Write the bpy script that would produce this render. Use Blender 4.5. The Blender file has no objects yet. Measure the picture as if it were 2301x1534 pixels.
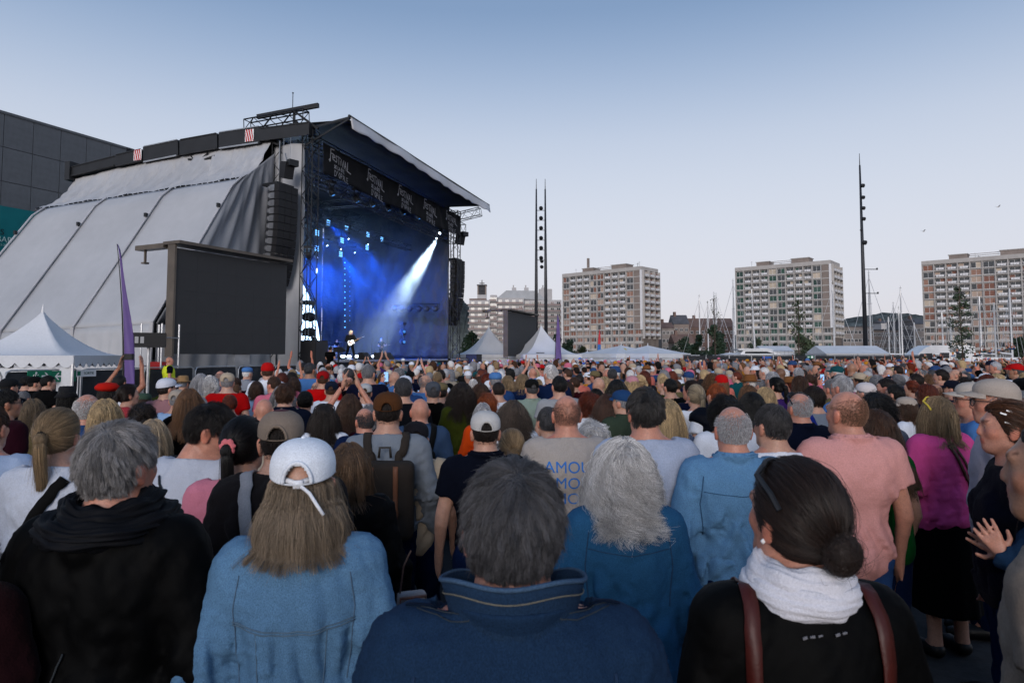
import bpy, bmesh, math, random
import numpy as np
from mathutils import Vector, Matrix
from mathutils.bvhtree import BVHTree

# ------------------------------------------------------------------ camera, sky, sun, exposure
SC = bpy.context.scene
R = math.radians
CAM_H = 1.95
F_PX, CX, HORIZON, PITCH = 1534.0, 1150.5, 800.0, R(3.6)      # photograph pixels
PPY = HORIZON - F_PX * math.tan(PITCH)
cam_data = bpy.data.cameras.new('camera')
cam = bpy.data.objects.new('camera', cam_data)
SC.collection.objects.link(cam)
SC.camera = cam
cam.location = (0, 0, CAM_H)
cam.rotation_euler = (R(90) + PITCH, 0, 0)
cam_data.sensor_width = 36.0
cam_data.lens = 36.0 * F_PX / 2301.0
cam_data.shift_y = -(767.0 - PPY) / 2301.0
cam_data.clip_end = 6000
cam_data.clip_start = 0.05
cam_data.dof.use_dof = True
cam_data.dof.focus_distance = 14.0
cam_data.dof.aperture_fstop = 9.0

SUN_EL, SUN_AZ = 9.0, 188.0            # degrees, azimuth clockwise from +Y
w = bpy.data.worlds.new('World'); SC.world = w; w.use_nodes = True
nt = w.node_tree; nt.nodes.clear()
sky = nt.nodes.new('ShaderNodeTexSky'); sky.sky_type = 'NISHITA'
sky.sun_disc = False
sky.sun_elevation = R(SUN_EL); sky.sun_rotation = R(SUN_AZ)
sky.altitude = 0; sky.air_density = 1.0; sky.dust_density = 1.6; sky.ozone_density = 2.2
hs = nt.nodes.new('ShaderNodeHueSaturation'); hs.inputs['Saturation'].default_value = 0.9
tint = nt.nodes.new('ShaderNodeMix'); tint.data_type = 'RGBA'; tint.blend_type = 'MULTIPLY'
tint.inputs[0].default_value = 1.0; tint.inputs[7].default_value = (1.0, 0.97, 1.06, 1)
# dusk gradient by elevation, blended with the physical sky
wtc = nt.nodes.new('ShaderNodeTexCoord'); wsep = nt.nodes.new('ShaderNodeSeparateXYZ')
ramp = nt.nodes.new('ShaderNodeValToRGB'); ramp.color_ramp.interpolation = 'B_SPLINE'
nt.links.new(wtc.outputs['Generated'], wsep.inputs[0]); nt.links.new(wsep.outputs['Z'], ramp.inputs[0])
_el = ramp.color_ramp.elements
_stops = [(0.0, (.80, .765, .83)), (.10, (.79, .785, .86)), (.20, (.75, .785, .875)), (.30, (.61, .685, .825)), (.38, (.41, .525, .72)), (.46, (.235, .36, .575)), (.75, (.15, .26, .45)), (1.0, (.12, .21, .38))]
_el[0].position, _el[0].color = _stops[0][0], (*_stops[0][1], 1)
_el[1].position, _el[1].color = 1.0, (*_stops[-1][1], 1)
for _p, _c in _stops[1:-1]:
    _e = _el.new(_p); _e.color = (*_c, 1)
pre = nt.nodes.new('ShaderNodeMix'); pre.data_type = 'RGBA'; pre.blend_type = 'MULTIPLY'; pre.inputs[0].default_value = 1.0
pre.inputs[7].default_value = (.12, .12, .12, 1)
nt.links.new(tint.outputs[2], pre.inputs[6])
blend = nt.nodes.new('ShaderNodeMix'); blend.data_type = 'RGBA'; blend.inputs[0].default_value = 0.85
bg = nt.nodes.new('ShaderNodeBackground'); bg.inputs['Strength'].default_value = 1.0
wo = nt.nodes.new('ShaderNodeOutputWorld')
nt.links.new(sky.outputs[0], hs.inputs['Color'])
nt.links.new(hs.outputs[0], tint.inputs[6])
nt.links.new(pre.outputs[2], blend.inputs[6])
nt.links.new(ramp.outputs[0], blend.inputs[7])
nt.links.new(blend.outputs[2], bg.inputs['Color'])
nt.links.new(bg.outputs[0], wo.inputs['Surface'])

sun_data = bpy.data.lights.new('sun', 'SUN')
sun_data.energy = 1.9; sun_data.angle = R(28); sun_data.color = (1.0, 0.93, 0.89)
sun = bpy.data.objects.new('sun', sun_data); SC.collection.objects.link(sun)
_az, _el = R(SUN_AZ), R(SUN_EL + 6)
sun.rotation_euler = Vector((-math.sin(_az)*math.cos(_el), -math.cos(_az)*math.cos(_el), -math.sin(_el))).to_track_quat('-Z', 'Y').to_euler()

SC.view_settings.view_transform = 'Standard'
SC.view_settings.look = 'None'
SC.view_settings.gamma = 1.0
SC.view_settings.exposure = 0.0
SC.render.engine = 'CYCLES'
SC.cycles.use_denoising = True
SC.cycles.use_adaptive_sampling = True
SC.cycles.adaptive_threshold = 0.02
SC.cycles.max_bounces = 6
SC.cycles.diffuse_bounces = 1
SC.cycles.glossy_bounces = 2
SC.cycles.transparent_max_bounces = 8
SC.cycles.volume_bounces = 0
SC.cycles.volume_step_rate = 1.0
SC.cycles.volume_max_steps = 64
SC.cycles.caustics_reflective = False
SC.cycles.caustics_refractive = False
SC.cycles.sample_clamp_indirect = 4.0

# ------------------------------------------------------------------ helpers
def at(px, py, d):
    """point of the place seen at photograph pixel (px, py), d metres ahead of the camera"""
    u, v = (px - CX)/F_PX, (PPY - py)/F_PX
    y = math.cos(PITCH) - v*math.sin(PITCH); z = math.sin(PITCH) + v*math.cos(PITCH)
    s = d / y
    return Vector((u*s, d, CAM_H + z*s))

def lin(r, g, b):
    f = lambda c: (c/255.0/12.92) if c/255.0 <= 0.04045 else ((c/255.0 + 0.055)/1.055)**2.4
    return (f(r), f(g), f(b))

def mat(name, col=(.5, .5, .5), rough=.7, spec=.3, metal=0.0, noise=None, bump=None, objcol=False,
        attr=None, emit=None, estr=0.0, sss=0.0, sheen=0.0, stretch=(1, 1, 1), alpha=None, weave=None):
    m = bpy.data.materials.new(name); m.use_nodes = True
    t = m.node_tree; n = t.nodes; l = t.links; n.clear()
    out = n.new('ShaderNodeOutputMaterial'); b = n.new('ShaderNodeBsdfPrincipled')
    l.new(b.outputs[0], out.inputs['Surface'])
    b.inputs['Roughness'].default_value = rough
    b.inputs['Specular IOR Level'].default_value = spec
    b.inputs['Metallic'].default_value = metal
    b.inputs['Base Color'].default_value = (*col, 1)
    src = None
    if objcol:
        oi = n.new('ShaderNodeObjectInfo'); src = oi.outputs['Color']
    if attr:
        at_ = n.new('ShaderNodeAttribute'); at_.attribute_name = attr
        if src:
            mx = n.new('ShaderNodeMix'); mx.data_type = 'RGBA'; mx.blend_type = 'MULTIPLY'; mx.inputs[0].default_value = 1
            l.new(src, mx.inputs[6]); l.new(at_.outputs['Color'], mx.inputs[7]); src = mx.outputs[2]
        else:
            src = at_.outputs['Color']
    tc = n.new('ShaderNodeTexCoord'); mp = n.new('ShaderNodeMapping'); mp.inputs['Scale'].default_value = stretch
    l.new(tc.outputs['Object'], mp.inputs['Vector'])
    if noise:
        for sc_, am in (noise if isinstance(noise, list) else [noise]):
            nz = n.new('ShaderNodeTexNoise'); nz.inputs['Scale'].default_value = sc_; nz.inputs['Detail'].default_value = 4
            l.new(mp.outputs[0], nz.inputs['Vector'])
            mr = n.new('ShaderNodeMapRange'); mr.inputs[1].default_value = .3; mr.inputs[2].default_value = .7
            mr.inputs[3].default_value = 1 - am; mr.inputs[4].default_value = 1 + am
            l.new(nz.outputs[0], mr.inputs[0])
            mx = n.new('ShaderNodeMix'); mx.data_type = 'RGBA'; mx.blend_type = 'MULTIPLY'; mx.inputs[0].default_value = 1
            if src: l.new(src, mx.inputs[6])
            else: mx.inputs[6].default_value = (*col, 1)
            l.new(mr.outputs[0], mx.inputs[7]); src = mx.outputs[2]
    if src: l.new(src, b.inputs['Base Color'])
    if bump:
        nb = n.new('ShaderNodeTexNoise'); nb.inputs['Scale'].default_value = bump[0]; nb.inputs['Detail'].default_value = 5
        l.new(mp.outputs[0], nb.inputs['Vector'])
        bp = n.new('ShaderNodeBump'); bp.inputs['Strength'].default_value = bump[1]; bp.inputs['Distance'].default_value = bump[2] if len(bump) > 2 else .02
        l.new(nb.outputs[0], bp.inputs['Height']); l.new(bp.outputs[0], b.inputs['Normal'])
    if emit:
        b.inputs['Emission Color'].default_value = (*emit, 1); b.inputs['Emission Strength'].default_value = estr
    if sss:
        b.inputs['Subsurface Weight'].default_value = sss; b.inputs['Subsurface Radius'].default_value = (.012, .005, .003)
        b.inputs['Subsurface Scale'].default_value = 1.0
    if sheen: b.inputs['Sheen Weight'].default_value = sheen
    if alpha is not None: b.inputs['Alpha'].default_value = alpha
    return m

M = {}
def tag(o, label=None, cat=None, group=None, kind=None):
    if label: o['label'] = label
    if cat: o['category'] = cat
    if group: o['group'] = group
    if kind: o['kind'] = kind
    return o

def thing(name, label, cat, loc=(0, 0, 0), rotz=0.0, group=None):
    o = bpy.data.objects.new(name, None); SC.collection.objects.link(o)
    o.location = loc; o.rotation_euler = (0, 0, rotz); o.empty_display_size = .2
    return tag(o, label, cat, group)

def link(name, mesh, parent=None, loc=None, color=None, rot=None, scale=None):
    o = bpy.data.objects.new(name, mesh); SC.collection.objects.link(o)
    if parent is not None: o.parent = parent
    if loc is not None: o.location = loc
    if rot is not None: o.rotation_euler = rot
    if scale is not None: o.scale = scale if not isinstance(scale, (int, float)) else (scale,)*3
    if color is not None: o.color = (*color[:3], 1)
    return o

class MB:
    """collects shapes and links them as one mesh object"""
    def __init__(s, basis=None):
        s.v = []; s.f = []; s.m = []; s.cur = 0; s.mats = []; s.basis = basis
    def use(s, m):
        if m not in s.mats: s.mats.append(m)
        s.cur = s.mats.index(m); return s
    def add(s, vs, fs):
        o = len(s.v); s.v += [tuple(p) for p in vs]; s.f += [tuple(i + o for i in f) for f in fs]; s.m += [s.cur]*len(fs); return s
    def box(s, c, d, rot=None):
        x, y, z = d[0]/2, d[1]/2, d[2]/2
        vs = [Vector((a, b, e)) for a in (-x, x) for b in (-y, y) for e in (-z, z)]
        if rot is not None: vs = [rot @ p for p in vs]
        vs = [p + Vector(c) for p in vs]
        return s.add(vs, [(0, 1, 3, 2), (4, 6, 7, 5), (0, 4, 5, 1), (2, 3, 7, 6), (0, 2, 6, 4), (1, 5, 7, 3)])
    def b2(s, p0, p1):
        return s.box([(a + b)/2 for a, b in zip(p0, p1)], [abs(a - b) for a, b in zip(p0, p1)])
    def bar(s, p, q, w, h=None, up=(0, 0, 1)):
        p, q = Vector(p), Vector(q); h = h or w; d = (q - p); L = d.length
        if L < 1e-6: return s
        d.normalize(); u = Vector(up)
        if abs(d.dot(u)) > .98: u = Vector((0, 1, 0))
        sx = d.cross(u).normalized(); sz = sx.cross(d).normalized()
        vs = [e + sx*a*w/2 + sz*b*h/2 for e in (p, q) for a in (-1, 1) for b in (-1, 1)]
        return s.add(vs, [(0, 1, 3, 2), (4, 6, 7, 5), (0, 4, 5, 1), (2, 3, 7, 6), (0, 2, 6, 4), (1, 5, 7, 3)])
    def tube(s, pts, r, n=6, caps=True):
        pts = [Vector(p) for p in pts]; k = len(pts)
        rs = r if isinstance(r, (list, tuple)) else [r]*k
        vs = []; prev = None
        for i, p in enumerate(pts):
            d = (pts[min(i + 1, k - 1)] - pts[max(i - 1, 0)]).normalized()
            u = prev if prev is not None else (Vector((0, 0, 1)) if abs(d.z) < .9 else Vector((1, 0, 0)))
            a = (u - d*u.dot(d))
            if a.length < 1e-5: a = d.orthogonal()
            a.normalize(); prev = a; b = d.cross(a)
            vs += [p + (a*math.cos(2*math.pi*j/n) + b*math.sin(2*math.pi*j/n))*rs[i] for j in range(n)]
        fs = [(i*n + j, i*n + (j + 1) % n, (i + 1)*n + (j + 1) % n, (i + 1)*n + j) for i in range(k - 1) for j in range(n)]
        if caps: fs += [tuple(reversed(range(n))), tuple((k - 1)*n + j for j in range(n))]
        return s.add(vs, fs)
    def lathe(s, prof, c=(0, 0, 0), n=12, axis=None, sx=1, sy=1):
        vs = []; c = Vector(c)
        q = Vector((0, 0, 1)).rotation_difference(Vector(axis).normalized()) if axis is not None else None
        for r_, z in prof:
            for j in range(n):
                p = Vector((r_*math.cos(2*math.pi*j/n)*sx, r_*math.sin(2*math.pi*j/n)*sy, z))
                if q: p = q @ p
                vs.append(p + c)
        k = len(prof)
        fs = [(i*n + j, i*n + (j + 1) % n, (i + 1)*n + (j + 1) % n, (i + 1)*n + j) for i in range(k - 1) for j in range(n)]
        if prof[0][0] > 1e-4: fs.append(tuple(reversed(range(n))))
        if prof[-1][0] > 1e-4: fs.append(tuple((k - 1)*n + j for j in range(n)))
        return s.add(vs, fs)
    def prism(s, poly, h0, h1, plane='xy'):
        n = len(poly)
        def P(a, h):
            return {'xy': (a[0], a[1], h), 'xz': (a[0], h, a[1]), 'yz': (h, a[0], a[1])}[plane]
        vs = [P(a, h0) for a in poly] + [P(a, h1) for a in poly]
        fs = [tuple(reversed(range(n))), tuple(range(n, 2*n))] + [(i, (i + 1) % n, n + (i + 1) % n, n + i) for i in range(n)]
        return s.add(vs, fs)
    def grid(s, fn, nu, nv, thick=0.0):
        """surface fn(a, b), a, b in 0..1; thick gives it a back side"""
        P = [[Vector(fn(i/nu, j/nv)) for j in range(nv + 1)] for i in range(nu + 1)]
        vs = [p for row in P for p in row]; W = nv + 1
        fs = [(i*W + j, (i + 1)*W + j, (i + 1)*W + j + 1, i*W + j + 1) for i in range(nu) for j in range(nv)]
        if thick:
            N = len(vs); back = []
            for i in range(nu + 1):
                for j in range(nv + 1):
                    a = P[min(i + 1, nu)][j] - P[max(i - 1, 0)][j]; b = P[i][min(j + 1, nv)] - P[i][max(j - 1, 0)]
                    nn = a.cross(b); nn = nn.normalized() if nn.length > 1e-9 else Vector((0, 0, 1))
                    back.append(P[i][j] - nn*thick)
            vs += back
            fs += [tuple(reversed([k + N for k in f])) for f in fs[:]]
            ring = [i*W for i in range(nu + 1)] + [nu*W + j for j in range(1, nv + 1)] + [i*W + nv for i in range(nu - 1, -1, -1)] + [j for j in range(nv - 1, 0, -1)]
            for a, b in zip(ring, ring[1:] + ring[:1]): fs.append((b, a, a + N, b + N))
        return s.add(vs, fs)
    def mesh(s, name, m=None, smooth=False, inv=None):
        me = bpy.data.meshes.new(name)
        vs = s.v if inv is None else [tuple(inv @ Vector(p)) for p in s.v]
        me.from_pydata(vs, [], s.f)
        if s.mats:
            for x in s.mats: me.materials.append(x)
            me.polygons.foreach_set('material_index', s.m)
        elif m: me.materials.append(m)
        if smooth: me.polygons.foreach_set('use_smooth', [True]*len(me.polygons))
        bm = bmesh.new(); bm.from_mesh(me); bmesh.ops.recalc_face_normals(bm, faces=bm.faces); bm.to_mesh(me); bm.free()
        me.update(); return me
    def build(s, name, m=None, parent=None, smooth=False, world=False, color=None):
        inv = None
        if world and parent is not None:
            inv = Matrix.LocRotScale(parent.location, parent.rotation_euler, None).inverted()
        return link(name, s.mesh(name, m, smooth, inv), parent, color=color)

def copy_tree(o, parent=None):
    c = o.copy(); SC.collection.objects.link(c); c.parent = parent
    for ch in o.children: copy_tree(ch, c)
    return c

def truss(mb, p, q, w, seg=None, r=.025, up=(0, 0, 1), h=None, n=4):
    """square lattice girder between two points"""
    p, q = Vector(p), Vector(q); h = h or w; d = q - p; L = d.length; d.normalize(); u = Vector(up)
    if abs(d.dot(u)) > .95: u = Vector((0, 1, 0))
    sx = d.cross(u).normalized(); sz = sx.cross(d).normalized()
    seg = seg or max(2, int(L/(w*1.1)))
    C = [(-w/2, -h/2), (w/2, -h/2), (w/2, h/2), (-w/2, h/2)]
    pt = lambda k, i: p + d*(L*i/seg) + sx*C[k % 4][0] + sz*C[k % 4][1]
    for k in range(4): mb.tube([pt(k, 0), pt(k, seg)], r, n)
    for k in range(4):
        for i in range(seg):
            a, b = (k, k + 1) if (i + k) % 2 else (k + 1, k)
            mb.tube([pt(a, i), pt(b, i + 1)], r*.6, 3, False)
        for i in (0, seg): mb.tube([pt(k, i), pt(k + 1, i)], r*.7, 3, False)
    return mb

def text_mesh(s, size, m, name='lettering', extrude=.004, align='CENTER'):
    cu = bpy.data.curves.new(name, 'FONT'); cu.body = s; cu.size = size; cu.extrude = extrude; cu.align_x = align; cu.align_y = 'CENTER'
    o = bpy.data.objects.new(name, cu); SC.collection.objects.link(o)
    dg = bpy.context.evaluated_depsgraph_get(); dg.update()
    me = bpy.data.meshes.new_from_object(o.evaluated_get(dg)); bpy.data.objects.remove(o); bpy.data.curves.remove(cu)
    me.materials.clear(); me.materials.append(m); me.name = name
    return me

# ------------------------------------------------------------------ materials of the place
M['asphalt'] = mat('asphalt', (.03, .031, .034), .9, .2, noise=[(.6, .25), (14, .2)], bump=(40, .4, .01))
M['quay'] = mat('quay', (.12, .12, .12), .9, .2, noise=(.3, .2))
M['tarp'] = mat('silver_tarp', (.41, .42, .445), .6, .25, noise=[(.35, .07), (2, .03), (60, .06)], bump=(25, .12, .02))
M['tarp_dark'] = mat('grey_tarp', (.25, .26, .285), .6, .3, noise=[(.5, .12), (30, .08)], bump=(6, .3, .03))
M['rib'] = mat('rib_strip', (.42, .42, .44), .5, .3, noise=(2, .08))
M['steel_black'] = mat('black_steel', (.012, .013, .016), .5, .4, noise=(2, .25))
M['steel_grey'] = mat('grey_steel', (.35, .36, .38), .38, .5, metal=.8, noise=(3, .15))
M['galv'] = mat('galvanised_steel', (.45, .46, .48), .4, .5, metal=.6, noise=(6, .15))
M['black_cloth'] = mat('black_cloth', (.010, .011, .014), .85, .2, noise=(1.5, .3), bump=(4, .4, .04))
M['mesh_cloth'] = mat('fence_cloth', (.028, .030, .035), .8, .25, noise=[(2, .25), (40, .15)], bump=(5, .35, .03))
M['stage_dark'] = mat('stage_dark', (.007, .0075, .010), .7, .3, noise=(1.2, .3), bump=(3, .4, .05))
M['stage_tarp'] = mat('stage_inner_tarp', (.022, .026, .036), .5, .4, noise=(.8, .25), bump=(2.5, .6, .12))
M['deck'] = mat('stage_deck', (.02, .021, .024), .35, .5, noise=(3, .3))
M['screen'] = mat('screen_black', (.040, .041, .044), .6, .2, noise=[(90, .10), (1.2, .05)])
M['screen_frame'] = mat('screen_frame', (.10, .082, .066), .5, .4, noise=(2, .2))
M['white_cloth'] = mat('white_canvas', (.60, .62, .66), .7, .25, noise=[(.8, .06), (20, .04)], bump=(5, .2, .02))
M['white_paint'] = mat('white_paint', (.75, .75, .76), .45, .4, noise=(2, .06))
M['purple'] = mat('purple_cloth', (.12, .075, .24), .6, .3, noise=(2, .12), bump=(6, .3, .02))
M['logo_white'] = mat('banner_lettering', (.36, .37, .41), .7, .2, noise=(3, .1))
M['cladding'] = mat('grey_cladding', (.095, .105, .12), .55, .35, noise=[(.25, .12), (3, .10), (30, .06)])
M['cladding_gap'] = mat('cladding_joint', (.03, .033, .04), .8, .2)
M['teal'] = mat('teal_panel', (.0, .13, .15), .6, .3, noise=(1, .1))
M['green_sign'] = mat('green_sign', (.0, .16, .085), .5, .3, noise=(5, .06))
M['speaker'] = mat('speaker_black', (.011, .011, .013), .6, .35, noise=(20, .25), bump=(120, .3, .004))
M['red_stripe'] = mat('red_stripe', (.45, .03, .035), .5, .3)
M['concrete'] = mat('pale_concrete', (.42, .40, .385), .85, .2, noise=[(.08, .10), (.6, .08)])
M['concrete_d'] = mat('brown_aggregate', (.24, .20, .18), .9, .2, noise=[(.3, .1), (3, .12)])
M['shutter'] = mat('shutter', objcol=True, rough=.7, noise=(1.5, .12))
M['railing'] = mat('white_railing', (.70, .70, .72), .5, .3, noise=(1, .08))
M['recess'] = mat('balcony_wall', (.20, .17, .15), .9, .1, noise=(.4, .2))
M['glass'] = mat('window_glass', (.03, .035, .04), .08, .8, noise=(.5, .3))
M['whitewall'] = mat('white_render', (.43, .42, .425), .8, .2, noise=[(.1, .06), (1, .05)])
M['brownrail'] = mat('brown_railing', (.26, .20, .19), .7, .2, noise=(.5, .1))
M['zinc'] = mat('zinc_roof', (.33, .35, .38), .5, .4, noise=(.4, .1))
M['brick_red'] = mat('red_roof', (.17, .115, .10), .85, .2, noise=[(.3, .2), (3, .2)])  # lightened: far haze put into the roof colour
M['brown_wall'] = mat('brown_wall', (.27, .24, .225), .9, .2, noise=[(.3, .15)])  # paled for far haze like the red roofs
M['slate'] = mat('slate_roof', (.10, .10, .11), .7, .3, noise=(.5, .2))
M['leaf'] = mat('leaf', (.055, .075, .04), .6, .3, noise=[(.5, .35), (3, .3)])
M['leaf_dark'] = mat('leaf_dark', (.022, .042, .024), .6, .3, noise=[(.3, .35), (2, .3)])
M['bark'] = mat('bark', (.08, .06, .05), .9, .1, noise=(4, .3))
M['hill'] = mat('hill', (.085, .10, .10), .9, .1, noise=[(.05, .4), (.3, .4)])  # distance haze is mixed into the hill colour
M['mast'] = mat('mast_alloy', (.55, .56, .58), .4, .5, metal=.3, noise=(1, .1))
M['boat_white'] = mat('boat_white', (.75, .76, .78), .25, .5, noise=(1, .05))
M['dark_glass'] = mat('dark_glass', (.015, .018, .022), .1, .6)
M['black_steel2'] = mat('dark_lamp_post', (.022, .024, .03), .45, .4, noise=(1, .2))
# ================================================================== the setting
rng = random.Random(7)
_g = MB()
_n = 40
_g.grid(lambda a, b: ((a - .5)*5000, -200 + b*3800, 0.0), 4, 4)
tag(_g.build('ground', M['asphalt']), 'dark asphalt of the festival ground under the crowd', 'ground', kind='structure')

def hill(name, label, d, pts, seed):
    """rounded wooded ridge: pts = (px, py of the ridge)"""
    r_ = random.Random(seed); m = MB()
    xs = [at(p[0], p[1], d) for p in pts]
    def fn(a, b):
        t = a*(len(xs) - 1); i = min(int(t), len(xs) - 2); f = t - i
        p = xs[i]*(1 - f) + xs[i + 1]*f
        ang = b*math.pi
        jit = (math.sin(a*170) + math.sin(a*61 + 1.3) + math.sin(a*97))*.5 + 1.1*abs(math.sin(a*420 + 2*math.sin(a*90))) + .7*abs(math.sin(a*910 + 1))
        return (p.x, p.y - math.cos(ang)*90, max(-2, (p.z + jit*1.0 + .6*math.sin(a*311 + b*40))*math.sin(ang)**.8) - .5)
    m.grid(fn, 700, 12)
    o = m.build(name, M['hill'], smooth=True)
    return tag(o, label, 'hill', kind='structure')
hill('hill', 'dark wooded hillside beyond the low town houses', 760, [(1480, 800), (1560, 770), (1680, 750), (1800, 735), (1895, 722), (1950, 711), (1990, 707), (2030, 710), (2078, 716), (2150, 722), (2300, 730), (2420, 745)], 1)
hill('hill', 'wooded hillside beside the stage tower', 520, [(820, 700), (930, 690), (1000, 682), (1030, 679), (1048, 686), (1062, 705), (1085, 740), (1130, 790)], 2)

# ---------------------------------------------------------------- trees
def leaf_tree(name, label, base, h, rx, n, leaf, seed, crown0=.25, material='leaf', narrow=1.0, trunk=.03, group=None, blobs=9):
    r_ = random.Random(seed); t = thing(name, label, 'tree', base, r_.random()*6, group)
    tr = MB(); tr.tube([(0, 0, -.1), (h*.01, 0, h*.3), (0, h*.01, h*.65), (0, 0, h*.95)], [h*trunk, h*trunk*.75, h*trunk*.4, h*.006], 7)
    cl = []
    for i in range(blobs):
        z = crown0 + (1 - crown0)*(i + r_.random()*.8)/blobs
        rad = rx*(1 - abs((z - crown0)/(1 - crown0) - .35)*narrow)*r_.uniform(.45, .95)
        a = r_.random()*6.283
        cl.append((Vector((math.cos(a)*rad*.6, math.sin(a)*rad*.6, z*h*.96)), max(.12*rx, rad*.75)))
        tr.tube([(0, 0, z*h*.8), cl[-1][0]], [h*trunk*.3, h*trunk*.1], 4, False)
    tr.build('trunk', M['bark'], t, True)
    vs = np.empty((n*4, 3)); 
    for i in range(n):
        c, rr = cl[r_.randrange(len(cl))]
        g = Vector((r_.gauss(0, 1), r_.gauss(0, 1), r_.gauss(0, .8))); g = g.normalized()*rr*(r_.random()**.45)
        p = c + g; a = Vector((r_.gauss(0, 1), r_.gauss(0, 1), r_.gauss(0, 1))).normalized(); b = a.orthogonal().normalized()
        s = leaf*r_.uniform(.6, 1.3)
        for k, (u, v) in enumerate(((-1, 0), (0, -.55), (1, 0), (0, .55))): vs[i*4 + k] = p + a*u*s + b*v*s
    me = bpy.data.meshes.new('crown'); me.from_pydata(vs.tolist(), [], [(4*i, 4*i + 1, 4*i + 2, 4*i + 3) for i in range(n)])
    me.materials.append(M[material]); link('crown', me, t)
    return t

def G(px, d): p = at(px, 800, d); return (p.x, p.y, 0)
TREES = [  # px, py top, d, halfwidth px, label, material, narrow
    (1062, 745, 120, 28, 'loose pine growing beside the white tent by the stage', 'leaf_dark', .8),
    (1275, 765, 150, 20, 'dark round tree below the left end of the first tower block', 'leaf_dark', .7),
    (1252, 752, 140, 14, 'thin young pine beside the purple flag', 'leaf_dark', .6),
    (1312, 778, 150, 22, 'low bushy tree above the small pointed tent', 'leaf', .7),
    (1535, 760, 180, 30, 'dense round dark tree in front of the red roofed houses', 'leaf_dark', .7),
    (1568, 748, 120, 18, 'shaggy dark pine under the first boat masts', 'leaf_dark', .7),
    (1608, 728, 115, 26, 'tall shaggy pine among the boat masts', 'leaf_dark', .7),
    (1700, 762, 190, 26, 'round green tree in front of the second tower block', 'leaf', .7),
    (1745, 770, 190, 18, 'smaller round shrub beside the motor yacht', 'leaf_dark', .7),
    (1810, 757, 110, 34, 'broad low tree under the slender sapling', 'leaf', .8),
    (2290, 755, 170, 22, 'dark bushy tree at the right end of the third tower block', 'leaf_dark', .7),
    (2090, 790, 170, 18, 'low hedge-like shrub under the third tower block', 'leaf_dark', .6),
]
for i, (px, py, d, hw, lb, mt, nr) in enumerate(TREES):
    h = at(px, py, d).z
    leaf_tree('tree', lb, G(px, d), h, hw/F_PX*d, 1700, .028*h + .12, 50 + i, .18, mt, nr, .02, 'trees along the quay')
leaf_tree('sapling', 'slender upright young tree with sparse leaves before the third tower block', G(2162, 62), at(2162, 632, 62).z, 1.25, 1150, .14, 91, .2, 'leaf', .75, .011, 'young trees on the square', 14)
leaf_tree('sapling', 'slender sparse young tree in front of the second tower block', G(1797, 75), at(1797, 668, 75).z, 1.5, 420, .14, 92, .3, 'leaf', .8, .011, 'young trees on the square', 14)
leaf_tree('sapling', 'bare twiggy young tree among the boat masts', G(1606, 80), at(1606, 662, 80).z, 1.4, 90, .10, 93, .35, 'leaf', .8, .010, 'young trees on the square', 16)

# ---------------------------------------------------------------- tower blocks
def win_mesh(kind, w, h):
    m = MB()
    m.use(M['white_paint']); fr = .09
    m.b2((-w/2, 0, 0), (w/2, .1, fr)); m.b2((-w/2, 0, h - fr), (w/2, .1, h))
    for x in (-w/2, -fr/2, w/2 - fr): m.b2((x, .002, fr), (x + fr, .098, h - fr))
    a, b = (-w/2 + fr, -fr/2), (fr/2, w/2 - fr)
    halves = {'both': ('s', 's'), 'lefts': ('s', 'g'), 'rights': ('g', 's'), 'glass': ('g', 'g')}[kind]
    for (x0, x1), k in zip((a, b), halves):
        m.use(M['shutter'] if k == 's' else M['glass'])
        m.b2((x0, .03, fr), (x1, .07, h - fr))
    return m.mesh('window')
def balcony_mesh(w, dep, n):
    m = MB(); m.use(M['concrete']); m.b2((-w/2, 0, -.16), (w/2, dep, 0.0))
    m.use(M['railing'])
    pw = w*.78/n; x = -w/2 + w*.14
    for i in range(n):
        m.b2((x + .05, .06, .18), (x + pw - .05, .12, .98)); x += pw
    m.b2((-w/2, .05, 1.0), (w/2, .13, 1.07))
    for k in range(n + 1):
        xx = -w/2 + .04 + (w - .12)*k/n; m.b2((xx, .07, 0), (xx + .05, .11, 1.0))
    return m.mesh('balcony')

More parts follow.
